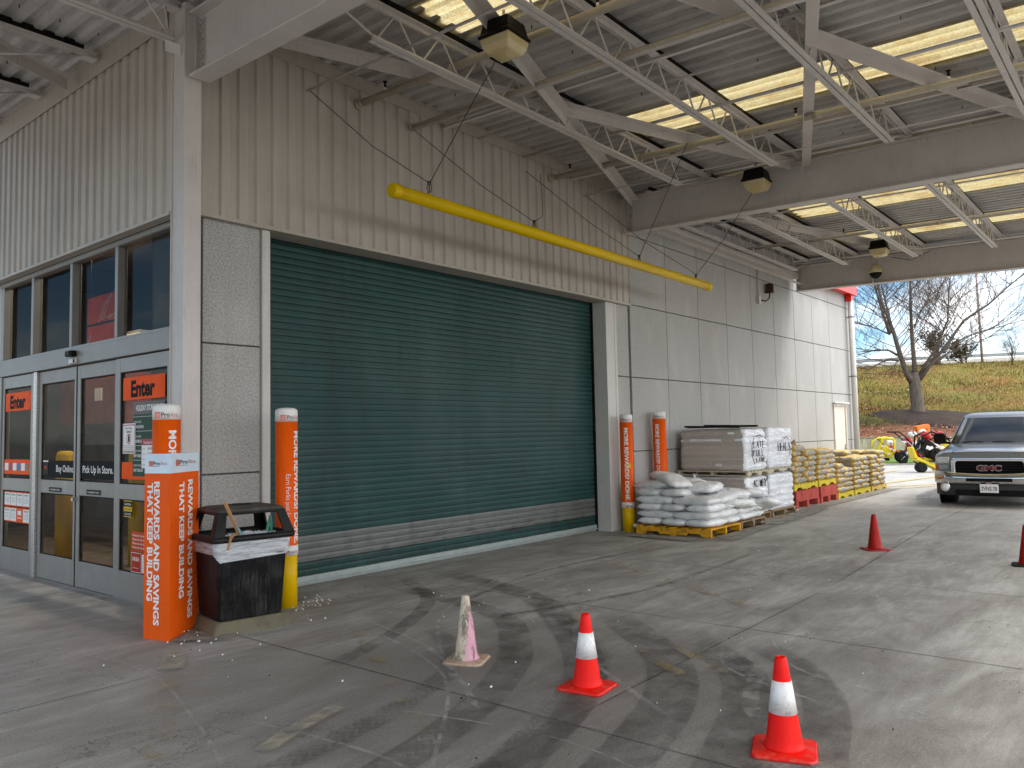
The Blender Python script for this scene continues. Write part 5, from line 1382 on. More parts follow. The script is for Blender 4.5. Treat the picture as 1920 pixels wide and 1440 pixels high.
for (x, y, z) in ((10.69, 6.50, .10), (11.2, 5.23, .62), (12.5, 5.22, .05), (12.9, 5.4, .04), (13.6, 5.45, .05), (14.6, 5.45, .06), (11.6, 5.9, .80), (12.2, 5.24, .07)):
    for k in range(3):
        a = Vector((x + rnd.uniform(-.05, .05), y + rnd.uniform(-.02, .02), z)); d = Vector((rnd.uniform(-.1, .1), rnd.uniform(-.05, .02), rnd.uniform(-.02, .09)))
        e = Vector((rnd.uniform(-.05, .05), rnd.uniform(-.03, .03), rnd.uniform(.02, .08)))
        mb.add([a, a + d, a + d + e * .7, a + e], [(0, 1, 2, 3)])
tag(mb.obj('torn_film', M['liner'], fixn=False), 'torn scraps of plastic film along the pallet edges', kind='stuff')

def wrapped(x0, x1, y0, y1, z0, z1, label, seed, scribble=None, sx=None):
    t = thing('wrapped_load', label, 'wrapped load', ((x0 + x1) / 2, (y0 + y1) / 2, z0), group='film wrapped pallet loads')
    lx, ly, H = (x1 - x0) / 2, (y1 - y0) / 2, z1 - z0
    def rings(grow, amp, n=10, nz_=18):
        rs = []
        for k in range(nz_ + 1):
            f = k / nz_; z = H * f; s = 1 - .07 * max(0, f - .93) / .07 - .0
            lay = abs(math.sin(math.pi * z / .108)) ** .6
            rg = sqr(lx + grow, ly + grow, z, n=n, r=.07)
            out = []
            # densify the sides
            for i, v in enumerate(rg):
                nx_ = rg[(i + 1) % len(rg)]; m_ = 1 if (v - nx_).length < .1 else 9
                for q in range(m_): out.append(v.lerp(nx_, q / m_))
            for v in out:
                d = Vector((v.x, v.y, 0)).normalized()
                b = amp * (noise.noise(Vector((v.x * 3 + seed, v.y * 3, z * 4))) * 1.1 + noise.noise(Vector((v.x * 9 + seed, v.y * 9, z * 14))) * .6) + (lay - .6) * .034
                v.x = v.x * s + d.x * b; v.y = v.y * s + d.y * b
                if f == 1: v.z += noise.noise(Vector((v.x * 6, v.y * 6, seed))) * .02
                rs_ = v
            rs.append(out)
        rs.append([v * .75 + Vector((0, 0, H * .25 + .012)) for v in rs[-1]])
        return rs
    MB().loft(rings(0, .02)).obj('bag_stack', M['brickbags'], t)
    wr = rings(.014, .026); wv = MB(); wv.loft(wr, caps=False)
    wo = wv.obj('plastic_wrap', None, t); wo.data.materials.append(M['wrap_haze']); wo.data.materials.append(M['wrap'])
    for p in wo.data.polygons:
        if p.normal.y < -.3 or p.normal.z > .5: p.material_index = 1
    if scribble:
        mb = MB()
        for st in scribble:
            pts = [(lx * (-.7 + 1.4 * a), -ly - .052, H * b) for a, b in st]
            mb.tube(pts, .0065, n=5)
        mb.obj('marker_writing', M['marker'], t)
    return t
# handwriting strokes in 0..1 of the face
def scrawl(u0, u1, v0, v1, s, seed=1):
    """simple stroke capitals"""
    F = {'4': [[(.7, 0), (.7, 1), (0, .4), (1, .4)]], 'C': [[(1, .85), (.5, 1), (0, .6), (.1, .15), (.6, 0), (1, .15)]], 'W': [[(0, 1), (.25, 0), (.5, .7), (.75, 0), (1, 1)]],
         'H': [[(0, 0), (0, 1)], [(1, 0), (1, 1)], [(0, .5), (1, .5)]], 'Y': [[(0, 1), (.5, .5), (1, 1)], [(.5, .5), (.45, -.1)]], 'O': [[(.5, 1), (0, .5), (.5, 0), (1, .5), (.5, 1)]],
         'T': [[(0, 1), (1, 1)], [(.5, 1), (.5, 0)]], 'I': [[(.5, 1), (.5, 0)]], 'S': [[(1, .9), (.3, 1), (.1, .65), (.9, .4), (.7, 0), (0, .1)]], 'E': [[(1, 1), (0, 1), (0, 0), (1, 0)], [(0, .5), (.8, .5)]],
         'L': [[(0, 1), (0, 0), (1, 0)]], 'N': [[(0, 0), (0, 1), (1, 0), (1, 1)]], 'A': [[(0, 0), (.5, 1), (1, 0)], [(.2, .4), (.8, .4)]], 'U': [[(0, 1), (0, .2), (.5, 0), (1, .2), (1, 1)]], ' ': [], 'P': [[(0, 0), (0, 1), (.9, .8), (0, .5)]], '(': [[(.8, 1.3), (.1, .8), (.1, .1), (.8, -.4)]], '/': [[(0, -.2), (1, 1.2)]]}
    r = random.Random(seed); n = len(s); out = []; w_ = (u1 - u0) / n
    for i, ch in enumerate(s):
        for st in F[ch]: out.append([(u0 + w_ * (i + .12 + .72 * a) + r.uniform(-.012, .012), v0 + (v1 - v0) * b + r.uniform(-.012, .012)) for a, b in st])
    return out
wrapped(12.80, 13.66, 5.60, 6.78, .13, .76, 'lower film wrapped load marked 4C WHY in black, next to the white sacks', 3, scrawl(.02, .95, .72, .92, '4C WHY', 2) + scrawl(.2, .98, .2, .42, 'HOTTIES', 3) + [[(.25, .14), (.9, .2)]])
wrapped(13.78, 14.86, 5.60, 6.78, .13, .77, 'lower film wrapped load at the right, plain and ribbed', 8)
wrapped(12.78, 13.66, 5.60, 6.80, .865, 1.56, 'upper film wrapped load with grey bags and black writing, under the black sheet', 5, scrawl(.15, .95, .55, .7, 'LATE', 4) + scrawl(.1, .9, .34, .5, 'PULL', 6) + scrawl(.3, .95, .2, .3, 'LINE', 7) + [[(.2, .78), (.05, .6), (.05, .35), (.2, .15)], [(.35, .82), (.6, .86), (.8, .8)]])
wrapped(13.76, 14.86, 5.60, 6.76, .865, 1.58, 'upper film wrapped load with scrawled capitals, farther from the sacks', 11, scrawl(.2, .95, .42, .62, 'HEALS', 9) + [[(.6, .72), (.75, .78), (.85, .7)], [(.9, .6), (.98, .45), (.9, .3)]])
pallet(12.76, 5.56, .92, 1.24, 'wooden pallet beneath the wrapped load marked 4C WHY', M['wood'], 'Y', h=.125, group=None)
pallet(13.76, 5.56, 1.12, 1.24, 'wooden pallet beneath the plain lower wrapped load', M['wood'], 'Y', h=.125, group=None)
pallet(12.72, 5.54, .98, 1.30, 'pale pallet between the lower and upper load left of the pair', M['pale_wood'], 'X', z=.775, h=.085, group=None)
pallet(13.74, 5.56, 1.14, 1.24, 'pale pallet between the lower and upper load right of the pair', M['pale_wood'], 'X', z=.785, h=.078, group=None)
t = thing('black_tray', 'black corrugated plastic sheet lying on the nearest tall wrapped load', 'sheet', (13.1, 6.2, 1.60))
mb = MB(); mb.box(-.30, .42, -.50, .48, 0, .012); mb.bar((-.32, -.52, .0), (-.32, .5, .03), .03, .03); mb.bar((.44, -.52, .02), (.44, .5, .045), .03, .03); mb.bar((-.3, -.5, .03), (.44, .45, .05), .05, .012); mb.obj('sheet', M['black_rubber'], t)

# cement bags on five pallets
specs = [(15.42, 16.72, .42, 7, 'the first stack, on a red pallet', M['plast_yellow'], True), (16.80, 17.86, .42, 6, 'the second stack, on a red pallet', M['plast_yellow'], True),
         (17.98, 19.06, .0, 6, 'the third stack, lowest of the five', M['plast_yellow'], False), (19.16, 20.34, .0, 7, 'the fourth stack, between the lowest and the last', M['plast_yellow'], False), (20.46, 21.74, .0, 8, 'the fifth stack, farthest from the sacks', M['pallet_tan'], False)]
for q, (x0, x1, zb, nl, nm, mt, redp) in enumerate(specs):
    if redp:
        t = thing('red_pallet', ('worn red wooden base under the first cement stack', 'worn red wooden base under the second cement stack')[q], 'pallet base', ((x0 + x1) / 2, 6.36, 0), group=None)
        L2 = (x1 - x0) / 2 - .02; rnd = random.Random(q)
        mb = MB()
        for y in (-.58, 0, .55): mb.box(-L2, L2, y - .02, y + .02, .13, .325)
        for a in (-L2, L2 - .09, -.06): 
            mb.box(a, a + .12, -.60, .60, .0, .129)
        mb.obj('frame', M['pallet_red'], t, bevel=.003, seg=1)
        mb = MB()
        for k in range(9): mb.box(-L2 + k * (2 * L2 - .11) / 8, -L2 + k * (2 * L2 - .11) / 8 + .11, -.60, .60, .3251, .345)
        mb.obj('deck_boards', M['pallet_red'], t)
        pz = .346
    else: pz = 0
    pallet(x0, 5.78, x1 - x0, 1.2, ['yellow pallet on the first red base', 'yellow pallet on the second red base', 'yellow pallet under the lowest cement stack', 'yellow pallet under the fourth cement stack', 'tan pallet under the last cement stack'][q], mt, 'X', z=pz, h=.13, group=None)
    rnd = random.Random(70 + q); z0 = pz + .128
    for k in range(nl):
        sk = ()
        if k == nl - 1: sk = ((0,), (1, 3), (2, 4), (3,), (0,))[q]
        layer(x0, 5.76, x1 - x0, 1.2, z0 + k * .105, (k + q) % 2 == 0, CB, rnd, 'tan cement bag with grey print in ' + nm, 'cement bags, stack %s' % ('one', 'two', 'three', 'four', 'five')[q], 'cement_bag', jit=.016, skip=sk)
t = thing('torn_paper', 'torn brown paper sticking up from the first cement stack', 'paper', (15.75, 5.9, 1.19))
mb = MB(); mb.add([(-.12, 0, 0), (.05, -.05, .02), (.1, 0, .16), (-.02, .04, .09), (.2, .05, .03)], [(0, 1, 2, 3), (1, 4, 2)]); mb.obj('paper', M['kraft'], t, fixn=False)

# ------------------------------------------------------------------ pickup truck (front faces -X)
tr = thing('pickup_truck', 'pewter pickup truck facing the camera with chrome bumper and plate 2VNS 78', 'pickup truck', (17.36, 2.80, 0), math.radians(3.5)); tr.scale = (1, .945, 1)
def m_carpaint(name, c):
    t = NT(name); t.b.inputs['Coat Weight'].default_value = .7; t.b.inputs['Coat Roughness'].default_value = .06
    f = t.noise(3, 4, .5); l1 = lin(c)
    return t.fin(t.ramp(f, [(.3, c), (.7, tuple(v * .93 for v in l1[:3]))]), .28, .65)
CARP = m_carpaint('pewter paint', '75726d'); CHR = flat('chrome', 'c9c9c9', .10, 1.0); CARG = flat('car glass', '10161a', .04, 0); CARG.node_tree.nodes['Principled BSDF'].inputs['Specular IOR Level'].default_value = .35
PLB = pbr('dark grey plastic', '2c2b2a', rough=.55)
def sec(x, pts):   # pts list of (halfwidth, z) from the sill round the top to the centre
    L = [Vector((x, -w_, z)) for w_, z in pts]; R_ = [Vector((x, w_, z)) for w_, z in reversed(pts) if w_ > 0]
    return L + R_
body = MB()
SX = [
 (.10, [(.90, .50), (.95, .60), (.955, .80), (.93, .96), (.78, 1.00), (.45, 1.02), (0, 1.03)]),
 (.22, [(.95, .46), (.985, .60), (.99, .82), (.965, .98), (.80, 1.045), (.45, 1.06), (0, 1.065)]),
 (.60, [(.96, .42), (1.0, .60), (1.005, .85), (.975, 1.02), (.82, 1.10), (.48, 1.115), (0, 1.12)]),
 (1.10, [(.96, .40), (1.0, .60), (1.005, .88), (.975, 1.06), (.84, 1.15), (.5, 1.17), (0, 1.175)]),
 (1.45, [(.96, .38), (1.0, .60), (1.005, .90), (.98, 1.09), (.86, 1.18), (.5, 1.20), (0, 1.205)]),
 (1.70, [(.96, .38), (1.0, .60), (1.005, .90), (.98, 1.10), (.88, 1.17), (.5, 1.17), (0, 1.17)]),
 (3.40, [(.96, .38), (1.0, .60), (1.005, .90), (.98, 1.12), (.88, 1.16), (.5, 1.16), (0, 1.16)]),
 (3.46, [(.96, .38), (1.0, .60), (1.005, .90), (.99, 1.16), (.92, 1.22), (.5, 1.22), (0, 1.22)]),
 (5.6, [(.95, .45), (.99, .60), (.995, .90), (.98, 1.16), (.92, 1.22), (.5, 1.22), (0, 1.22)])]
body.loft([sec(x, p) for x, p in SX]); body.obj('body', CARP, tr, bevel=0)
# raised hood centre
hd = MB(); hd.loft([sec(x, [(.70, z), (.66, z + .028), (.3, z + .036), (0, z + .038)]) for x, z in ((.16, 1.005), (.3, 1.045), (.7, 1.095), (1.1, 1.135), (1.42, 1.165))]); hd.obj('hood', CARP, tr)
cab = MB()
def ring(zz, xf, xr, hw, r): 
    out = []
    for cx, cy, a0 in ((xr - r, hw - r, 0), (xf + r, hw - r, 90), (xf + r, -hw + r, 180), (xr - r, -hw + r, 270)):
        for k in range(5):
            a = math.radians(a0 + 22.5 * k); out.append(Vector((cx + r * math.cos(a), cy + r * math.sin(a), zz)))
    return out
cab.loft([ring(1.14, 1.45, 3.35, .89, .10), ring(1.40, 1.80, 3.30, .815, .10), ring(1.68, 2.20, 3.24, .725, .10), ring(1.775, 2.36, 3.20, .68, .12), ring(1.815, 2.50, 3.10, .60, .14), ring(1.83, 2.62, 2.98, .45, .14)])
cab.obj('cab', CARP, tr)
# windshield slightly proud
ws = MB()
def wsp(u, v):  # u -1..1, v 0..1
    z = 1.185 + v * (1.715 - 1.185); x = 1.47 + (z - 1.14) * 1.40 - .010 + .10 * abs(u) ** 2.4 - .05 * (1 - v) * (1 - u * u); hw = .835 - v * .165
    x = (1.45 + (z - 1.14) * 1.346 if z < 1.4 else 1.8 + (z - 1.4) * 1.43) - .014 + .05 * max(0, abs(u) - .88) / .12
    return Vector((x, u * hw, z))
N = 12; ws.add([wsp(-1 + 2 * i / N, j / 4) for j in range(5) for i in range(N + 1)], [(j * (N + 1) + i, j * (N + 1) + i + 1, (j + 1) * (N + 1) + i + 1, (j + 1) * (N + 1) + i) for j in range(4) for i in range(N)], smooth=True)
wo = ws.obj('windshield', CARG, tr, fixn=False)
mb = MB(); mb.tube([wsp(-.98, 0) , wsp(-.5, 0), wsp(0, 0), wsp(.5, 0), wsp(.98, 0)], .018, n=6); mb.tube([wsp(-1, 0), wsp(-1, .5), wsp(-1, 1)], .022, n=6); mb.tube([wsp(1, 0), wsp(1, .5), wsp(1, 1)], .022, n=6); mb.obj('windshield_seal', M['black_rubber'], wo)
for a, b in ((-.55, .08), (.12, .75)):
    mb = MB(); mb.tube([wsp(a, 0) + Vector((-.03, 0, 0)), wsp((a + b) / 2, .05) + Vector((-.02, 0, .01)), wsp(b, .02) + Vector((-.02, 0, .01))], .009, n=6); mb.obj('wiper', M['black_rubber'], wo)
for s_ in (-1, 1):
    mb = MB(); mb.add([(1.78, s_ * .868, 1.19), (3.15, s_ * .868, 1.19), (3.1, s_ * .745, 1.66), (2.28, s_ * .745, 1.66)], [(0, 1, 2, 3)]); mb.obj('side_window', CARG, tr, fixn=False)
# grille
mb = MB()
gy, gz0, gz1 = .64, .555, .895
def rr(hw, z0, z1, x, r=.06, n=5):
    out = []; 
    for cy, cz, a0 in ((hw - r, z1 - r, 0), (-hw + r, z1 - r, 90), (-hw + r, z0 + r, 180), (hw - r, z0 + r, 270)):
        for k in range(n): a = math.radians(a0 + 90 * k / (n - 1)); out.append(Vector((x, cy + r * math.cos(a), cz + r * math.sin(a))))
    return out
mb.loft([rr(.68, .535, .925, .10), rr(.68, .535, .925, .03), rr(.66, .55, .91, .0), rr(.60, .59, .872, .0), rr(.585, .60, .862, .03), rr(.585, .60, .862, .09)], caps=False, smooth=False); gr = mb.obj('grille', CHR, tr, bevel=.008, seg=2)
mb = MB(); mb.box(.085, .095, -.585, .585, .60, .862); mb.obj('grille_mesh', M['dark'], gr)
mb = MB()
for z in (.64, .69, .74, .79, .83): mb.box(.05, .084, -.582, .582, z - .008, z + .008)
mb.obj('grille_bars', M['black_metal'], gr)
mb = MB(); f = lambda u, v: (.018, -u, .69 + v)
f3 = lambda u, v: (.018, -u, v)
put_text_fit(mb, 'GMC', -.215, .215, .695, .095, None, lambda u, v: (.018, -u, v), bold=.03)
mb.v = [(x + .0, y, z) for x, y, z in mb.v]; ro = mb.obj('badge', flat('badge red', '7a1418', .4), gr, fixn=False); s1 = ro.modifiers.new('solid', 'SOLIDIFY'); s1.thickness = .012
mb = MB(); put_text_fit(mb, 'GMC', -.222, .222, .691, .103, None, lambda u, v: (.021, -u, v), bold=.055); ro = mb.obj('badge_outline', CHR, gr, fixn=False)
# lamps
LENS = flat('headlight glass', 'e4e8ea', .08, .0); AMB = flat('amber lens', 'a8401a', .2)
LT = NT('clear lens'); LT.b.inputs['Transmission Weight'].default_value = .6
LENSM = LT.fin('cfd6da', .12)
for s_ in (-1, 1):
    o = s_
    mb = MB(); mb.loft([[Vector((x, s_ * y, z)) for y, z in ((.70, .825), (.95, .81), (.965, .95), (.70, .965))] for x in (.16, .065)], smooth=False); h = mb.obj('headlight', CHR, tr, bevel=.012)
    for yy, r_ in ((.765, .052), (.875, .056)):
        m2 = MB(); m2.lathe([(r_, 0), (r_ * .9, .03), (r_ * .35, .04)], n=16, M4=Matrix.Translation((.062, s_ * yy, .887)) @ Matrix.Rotation(math.radians(90), 4, 'Y')); m2.obj('reflector', LENS, h)
    m2 = MB(); m2.add([(.052, s_ * .70, .825), (.056, s_ * .95, .81), (.056, s_ * .965, .95), (.052, s_ * .70, .965)], [(0, 1, 2, 3)]); m2.obj('lens', M['glass'], h, fixn=False)
    mb = MB(); mb.loft([[Vector((x, s_ * y, z)) for y, z in ((.70, .70), (.955, .70), (.96, .80), (.70, .81))] for x in (.16, .07)], smooth=False); h = mb.obj('turn_signal', LENSM, tr, bevel=.01)
    m2 = MB(); m2.box(.062, .069, min(s_ * .90, s_ * .955), max(s_ * .90, s_ * .955), .705, .795); m2.obj('amber_corner', AMB, h)
    mb = MB(); mb.lathe([(.075, 0), (.07, .02), (.03, .03)], n=20, M4=Matrix.Translation((-.055, s_ * .78, .375)) @ Matrix.Rotation(math.radians(-90), 4, 'Y')); f_ = mb.obj('fog_lamp', LENS, tr)
    m2 = MB(); m2.lathe([(.088, -.03), (.09, .012), (.076, .018)], n=20, M4=Matrix.Translation((-.052, s_ * .78, .375)) @ Matrix.Rotation(math.radians(-90), 4, 'Y')); m2.obj('bezel', CHR, f_)
    # mirror
    mb = MB(); mb.loft([[Vector((x, s_ * y, z)) for y, z in ((.98, 1.17), (1.19, 1.17), (1.22, 1.22), (1.22, 1.36), (1.17, 1.40), (1.0, 1.40), (.97, 1.34))] for x in (1.62, 1.72, 1.78)], smooth=False); mo = mb.obj('mirror', M['black_metal'], tr, bevel=.03, seg=3)
    m2 = MB(); m2.bar((1.74, s_ * .86, 1.18), (1.72, s_ * 1.02, 1.2), .06, .05); m2.obj('mirror_arm', M['black_metal'], mo)
# bumper
def bump_ring(x_off, z0, z1, hw, wrap, n=16):
    rows = []
    for z, dx in ((z0, .03), (z0 + (z1 - z0) * .25, 0), (z0 + (z1 - z0) * .75, -.005), (z1, .03)):
        row = []
        for i in range(n + 1):
            u = -1 + 2 * i / n; row.append(Vector((x_off + dx + .05 * u * u + wrap * max(0, abs(u) - .86) / .14, u * hw, z + .055 * u * u * (z - z0) / (z1 - z0))))
        rows.append(row)
    return rows
mb = MB(); rows = bump_ring(-.10, .45, .635, 1.0, .22); mb.loft(rows, closed=False, smooth=True); rows2 = [[v + Vector((.14, 0, 0)) for v in r] for r in (rows[-1], rows[0])]
mb.loft([rows[-1], rows2[0]], closed=False, smooth=False); mb.loft([rows[0], rows2[1]], closed=False, smooth=False)
bu = mb.obj('bumper', CHR, tr)
mb = MB(); mb.box(-.106, -.09, -.40, .40, .49, .555); mb.obj('bumper_slot', M['dark'], bu)
mb = MB(); mb.box(-.118, -.112, -.16, .16, .285, .445); pt = mb.obj('license_plate', M['white'], tr, bevel=.004)
mb = MB(); put_text_fit(mb, '2VNS 78', -.135, .135, .325, .075, None, lambda u, v: (-.1205, -u, v), bold=.012); mb.obj('plate_lettering', flat('plate red brown', '5a2a2c', .5), pt, fixn=False)
mb = MB(); mb.box(-.114, -.10, -.055, .055, .447, .487); mb.obj('plate_bracket', CHR, pt)
mb = MB(); rows = bump_ring(-.045, .22, .455, .985, .25); mb.loft(rows, closed=False, smooth=True); mb.obj('lower_valance', PLB, tr)
mb = MB(); mb.box(-.055, -.046, -.60, .60, .215, .33); mb.obj('air_intake', M['dark'], tr)
mb = MB(); mb.box(.1, 5.4, -.8, .8, .30, .5); mb.obj('underbody', M['dark'], tr)
for x in (.98, 4.55):
    for s_ in (-1, 1):
        R_ = Matrix.Translation((x, s_ * .83, .375)) @ Matrix.Rotation(math.radians(90), 4, 'X')
        mb = MB(); mb.lathe([(.24, -.12), (.34, -.125), (.372, -.09), (.378, 0), (.372, .09), (.34, .125), (.24, .12)], n=36, M4=R_); wh = mb.obj('wheel', None, tr); wh.data.materials.append(M['black_rubber'])
        mb = MB(); mb.lathe([(.235, -.10), (.235, .10)], n=28, M4=R_); mb.lathe([(.07, -.128), (.07, .128)], n=16, M4=R_)
        for k in range(5): a = k * 1.2566; mb.bar(R_ @ Vector((.06 * math.cos(a), .06 * math.sin(a), 0)), R_ @ Vector((.225 * math.cos(a), .225 * math.sin(a), 0)), .07, .22)
        mb.obj('rim', M['alu_bright'], wh)
        arch = MB(); arch.lathe([(.46, -.001), (.46, .02)], n=32, M4=Matrix.Translation((x, s_ * .995, .40)) @ Matrix.Rotation(math.radians(90 * s_), 4, 'X')); arch.obj('wheel_arch', M['dark'], tr)

# ------------------------------------------------------------------ rental machines near the grass
FW = Vector((.768, .640, 0)); RT = Vector((.640, -.768, 0))
def at(px, depth, z=0): return FW * depth + RT * ((px - 960) / 1494.4 * depth) + Vector((0, 0, z))
def wheel(t, c, r, w_, axis, mat=None, rim=None, name='wheel'):
    R_ = Matrix.Translation(c) @ Vector(axis).to_track_quat('Z', 'Y').to_matrix().to_4x4()
    mb = MB(); mb.lathe([(r * .55, -w_ / 2), (r * .92, -w_ / 2), (r, -w_ / 3), (r, w_ / 3), (r * .92, w_ / 2), (r * .55, w_ / 2)], n=24, M4=R_); wo_ = mb.obj(name, mat or M['black_rubber'], t)
    mb = MB(); mb.lathe([(r * .56, -w_ * .3), (r * .56, w_ * .3)], n=16, M4=R_); mb.obj('rim', rim or M['white'], wo_)
YM, RM, OM = m_paint('machine yellow', 'e8cf00', '6f6420', .2, .4, 4), m_paint('machine red', 'c01a20', '4a1414', .25, .4, 4), m_paint('machine orange', 'e87818', '6a3a14', .3, .4, 4)
def local(t):   # machine axes: u right in view, d away, z up
    return lambda u, d, z: tuple((RT * u + FW * d) + Vector((0, 0, z)))
p0 = at(1652, 35.2)
t = thing('stump_grinder', 'bright yellow towable grinder with upright guard on the grass', 'grinder', p0); L_ = local(t)
mb = MB(); mb.bar(L_(-.38, 0, .28), L_(-.06, 0, 1.06), .22, .12); mb.bar(L_(-.18, 0, 1.04), L_(.12, 0, 1.10), .3, .10); mb.add([L_(-.42, -.2, .28), L_(.25, -.2, .22), L_(.32, -.2, .52), L_(-.02, -.2, .80), L_(-.42, .2, .28), L_(.25, .2, .22), L_(.32, .2, .52), L_(-.02, .2, .80)], [(0, 1, 2, 3), (4, 5, 6, 7), (0, 1, 5, 4), (1, 2, 6, 5), (2, 3, 7, 6), (3, 0, 4, 7)]); mb.obj('chute', YM, t, bevel=.02)
mb = MB(); mb.tube([L_(.30, 0, .30), L_(.44, 0, .40), L_(.47, 0, .95), L_(.40, 0, 1.06), L_(-.2, 0, 1.08), L_(-.48, 0, .95), L_(-.55, 0, .4)], .045, n=8); mb.obj('guard_frame', YM, t)
mb = MB(); mb.tube([L_(-.5, 0, .26), L_(-.95, -.1, .20), L_(-1.25, -.1, .26)], .05, n=8); mb.tube([L_(-1.2, -.1, .22), L_(-.7, -.15, .46), L_(-.45, 0, .5)], .035, n=8); mb.obj('drawbar', YM, t)
mb = MB(); mb.lathe([(.14, .0), (.16, .2), (.1, .25)], n=14, c=L_(.24, .0, .72)); mb.obj('fuel_tank', M['white'], t)
mb = MB(); mb.box(-.16, .16, -.16, .16, .46, .72); mb.v = [tuple(Vector(v) + RT * .24) for v in mb.v]; mb.obj('engine', RM, t, bevel=.03)
mb = MB(); mb.bar(L_(-.6, .1, .14), L_(.2, .1, .14), .3, .12); mb.obj('skid', M['black_metal'], t)
wheel(t, L_(.60, -.25, .27), .27, .16, FW * .6 + RT * .8)
p0 = at(1706, 33.5); t = thing('aerator', 'red and white walk-behind machine with black handles, left of the machine cluster', 'garden machine', p0, group='rental machines by the retaining wall'); t.scale = (1.2, 1.2, 1.2); L_ = local(t)
mb = MB(); mb.bar(L_(-.25, 0, .9), L_(.2, -.1, .25), .35, .20); mb.bar(L_(-.1, 0, .55), L_(.35, .1, .35), .5, .25); mb.obj('body', RM, t, bevel=.03)
mb = MB()
for dy in (-.2, .2): mb.tube([L_(.1, dy, .4), L_(-.35, dy, .95), L_(-.55, dy, 1.12), L_(-.78, dy, 1.12)], .025, n=7)
mb.tube([L_(-.1, -.25, 1.1), L_(.1, -.2, .9), L_(.3, -.25, .75)], .02, n=6); mb.obj('handle', M['black_metal'], t)
mb = MB(); mb.lathe([(.13, 0), (.15, .1), (.1, .16)], n=12, c=L_(-.05, -.1, .95)); mb.lathe([(.09, 0), (.1, .08)], n=12, c=L_(-.35, -.1, .72)); mb.obj('engine_cover', M['white'], t)
mb = MB(); mb.bar(L_(-.35, -.22, .35), L_(-.1, -.22, .65), .06, .06); mb.bar(L_(-.3, -.2, .8), L_(.2, -.25, .3), .03, .03); mb.obj('lever', M['alu_bright'], t)
wheel(t, L_(-.42, -.1, .16), .16, .12, FW); wheel(t, L_(.1, -.15, .2), .2, .12, FW)
p0 = at(1722, 34.5); t = thing('log_splitter', 'orange machine standing tallest in the cluster', 'garden machine', p0, group='rental machines by the retaining wall'); t.scale = (1.2, 1.2, 1.2); L_ = local(t)
mb = MB(); mb.bar(L_(-.2, 0, 1.22), L_(.25, 0, 1.30), .3, .16); mb.bar(L_(.25, 0, 1.35), L_(.2, 0, .4), .12, .14); mb.bar(L_(-.2, 0, 1.2), L_(-.25, 0, .2), .1, .1); mb.obj('beam', OM, t, bevel=.015)
mb = MB(); mb.lathe([(.14, 0), (.16, .15), (.1, .2)], n=12, c=L_(0, -.05, 1.0)); mb.obj('fuel_tank', M['white'], t)
mb = MB(); mb.bar(L_(-.5, 0, .22), L_(-.9, 0, .45), .12, .06); mb.obj('fender', OM, t)
wheel(t, L_(-.75, -.1, .22), .2, .12, FW); wheel(t, L_(.3, 0, .22), .22, .14, FW)
p0 = at(1757, 30.5); t = thing('trencher', 'red tubular trencher frame behind the yellow loader', 'garden machine', p0, group='rental machines by the retaining wall'); t.scale = (1.2, 1.2, 1.2); L_ = local(t)
mb = MB()
for dy in (-.18, .18):
    mb.tube([L_(-.35, dy, 1.0), L_(-.1, dy, 1.12), L_(.1, dy, 1.0), L_(.45, dy, .45), L_(.5, dy, .2)], .03, n=7); mb.tube([L_(-.45, dy, .95), L_(.35, dy, .35)], .03, n=7); mb.tube([L_(-.35, dy, 1.0), L_(-.5, dy, .6), L_(-.2, dy, .4)], .03, n=7)
for k in range(5): mb.tube([L_(-.3 + k * .16, -.18, 1.0 - k * .12), L_(-.3 + k * .16, .18, 1.0 - k * .12)], .02, n=6)
mb.bar(L_(.0, 0, .35), L_(.5, 0, .3), .4, .3); mb.obj('frame', RM, t)
mb = MB(); mb.bar(L_(-.3, -.19, .72), L_(.05, -.19, .5), .16, .1); mb.obj('side_plate', M['white'], t)
wheel(t, L_(.3, -.1, .22), .22, .14, FW)
p0 = at(1741, 27.2); t = thing('stand_on_loader', 'yellow and black tilted loader in front of the machine cluster', 'loader', p0); t.scale = (1.22, 1.22, 1.22); L_ = local(t)
mb = MB(); mb.bar(L_(-.60, 0, .70), L_(-.50, 0, .40), .3, .07); mb.bar(L_(-.5, 0, .40), L_(.12, 0, .10), .32, .10); mb.bar(L_(.05, 0, .10), L_(.38, 0, .16), .36, .15); mb.bar(L_(-.3, 0, .40), L_(.1, 0, .30), .3, .05); mb.obj('track_frame', YM, t, bevel=.02)
mb = MB(); mb.lathe([(.05, -.12), (.2, -.11), (.215, 0), (.2, .11), (.05, .12)], n=20, M4=Matrix.Translation(L_(.42, -.1, .62)) @ (FW.to_track_quat('Z', 'Y').to_matrix().to_4x4())); mb.bar(L_(.32, -.1, .6), L_(.2, -.05, .66), .2, .2); mb.obj('belt_cover', YM, t)
mb = MB(); mb.bar(L_(-.35, -.05, .80), L_(.15, -.05, .40), .42, .36); mb.lathe([(.16, -.1), (.17, .1)], n=16, M4=Matrix.Translation(L_(-.05, -.24, .52)) @ (FW.to_track_quat('Z', 'Y').to_matrix().to_4x4())); mb.obj('engine', M['black_metal'], t, bevel=.03)
mb = MB()
for dy in (-.22, .2): mb.tube([L_(-.4, dy, .65), L_(-.35, dy, 1.0), L_(-.1, dy, 1.12), L_(.22, dy, 1.0), L_(.40, dy, .86)], .025, n=7)
mb.tube([L_(-.5, -.22, .78), L_(.1, -.25, 1.0), L_(.5, -.22, .9)], .02, n=6); mb.obj('handle', M['black_metal'], t)
mb = MB(); mb.bar(L_(-.28, -.25, .70), L_(.0, -.26, .60), .03, .1); mb.obj('decal_plate', M['white'], t)
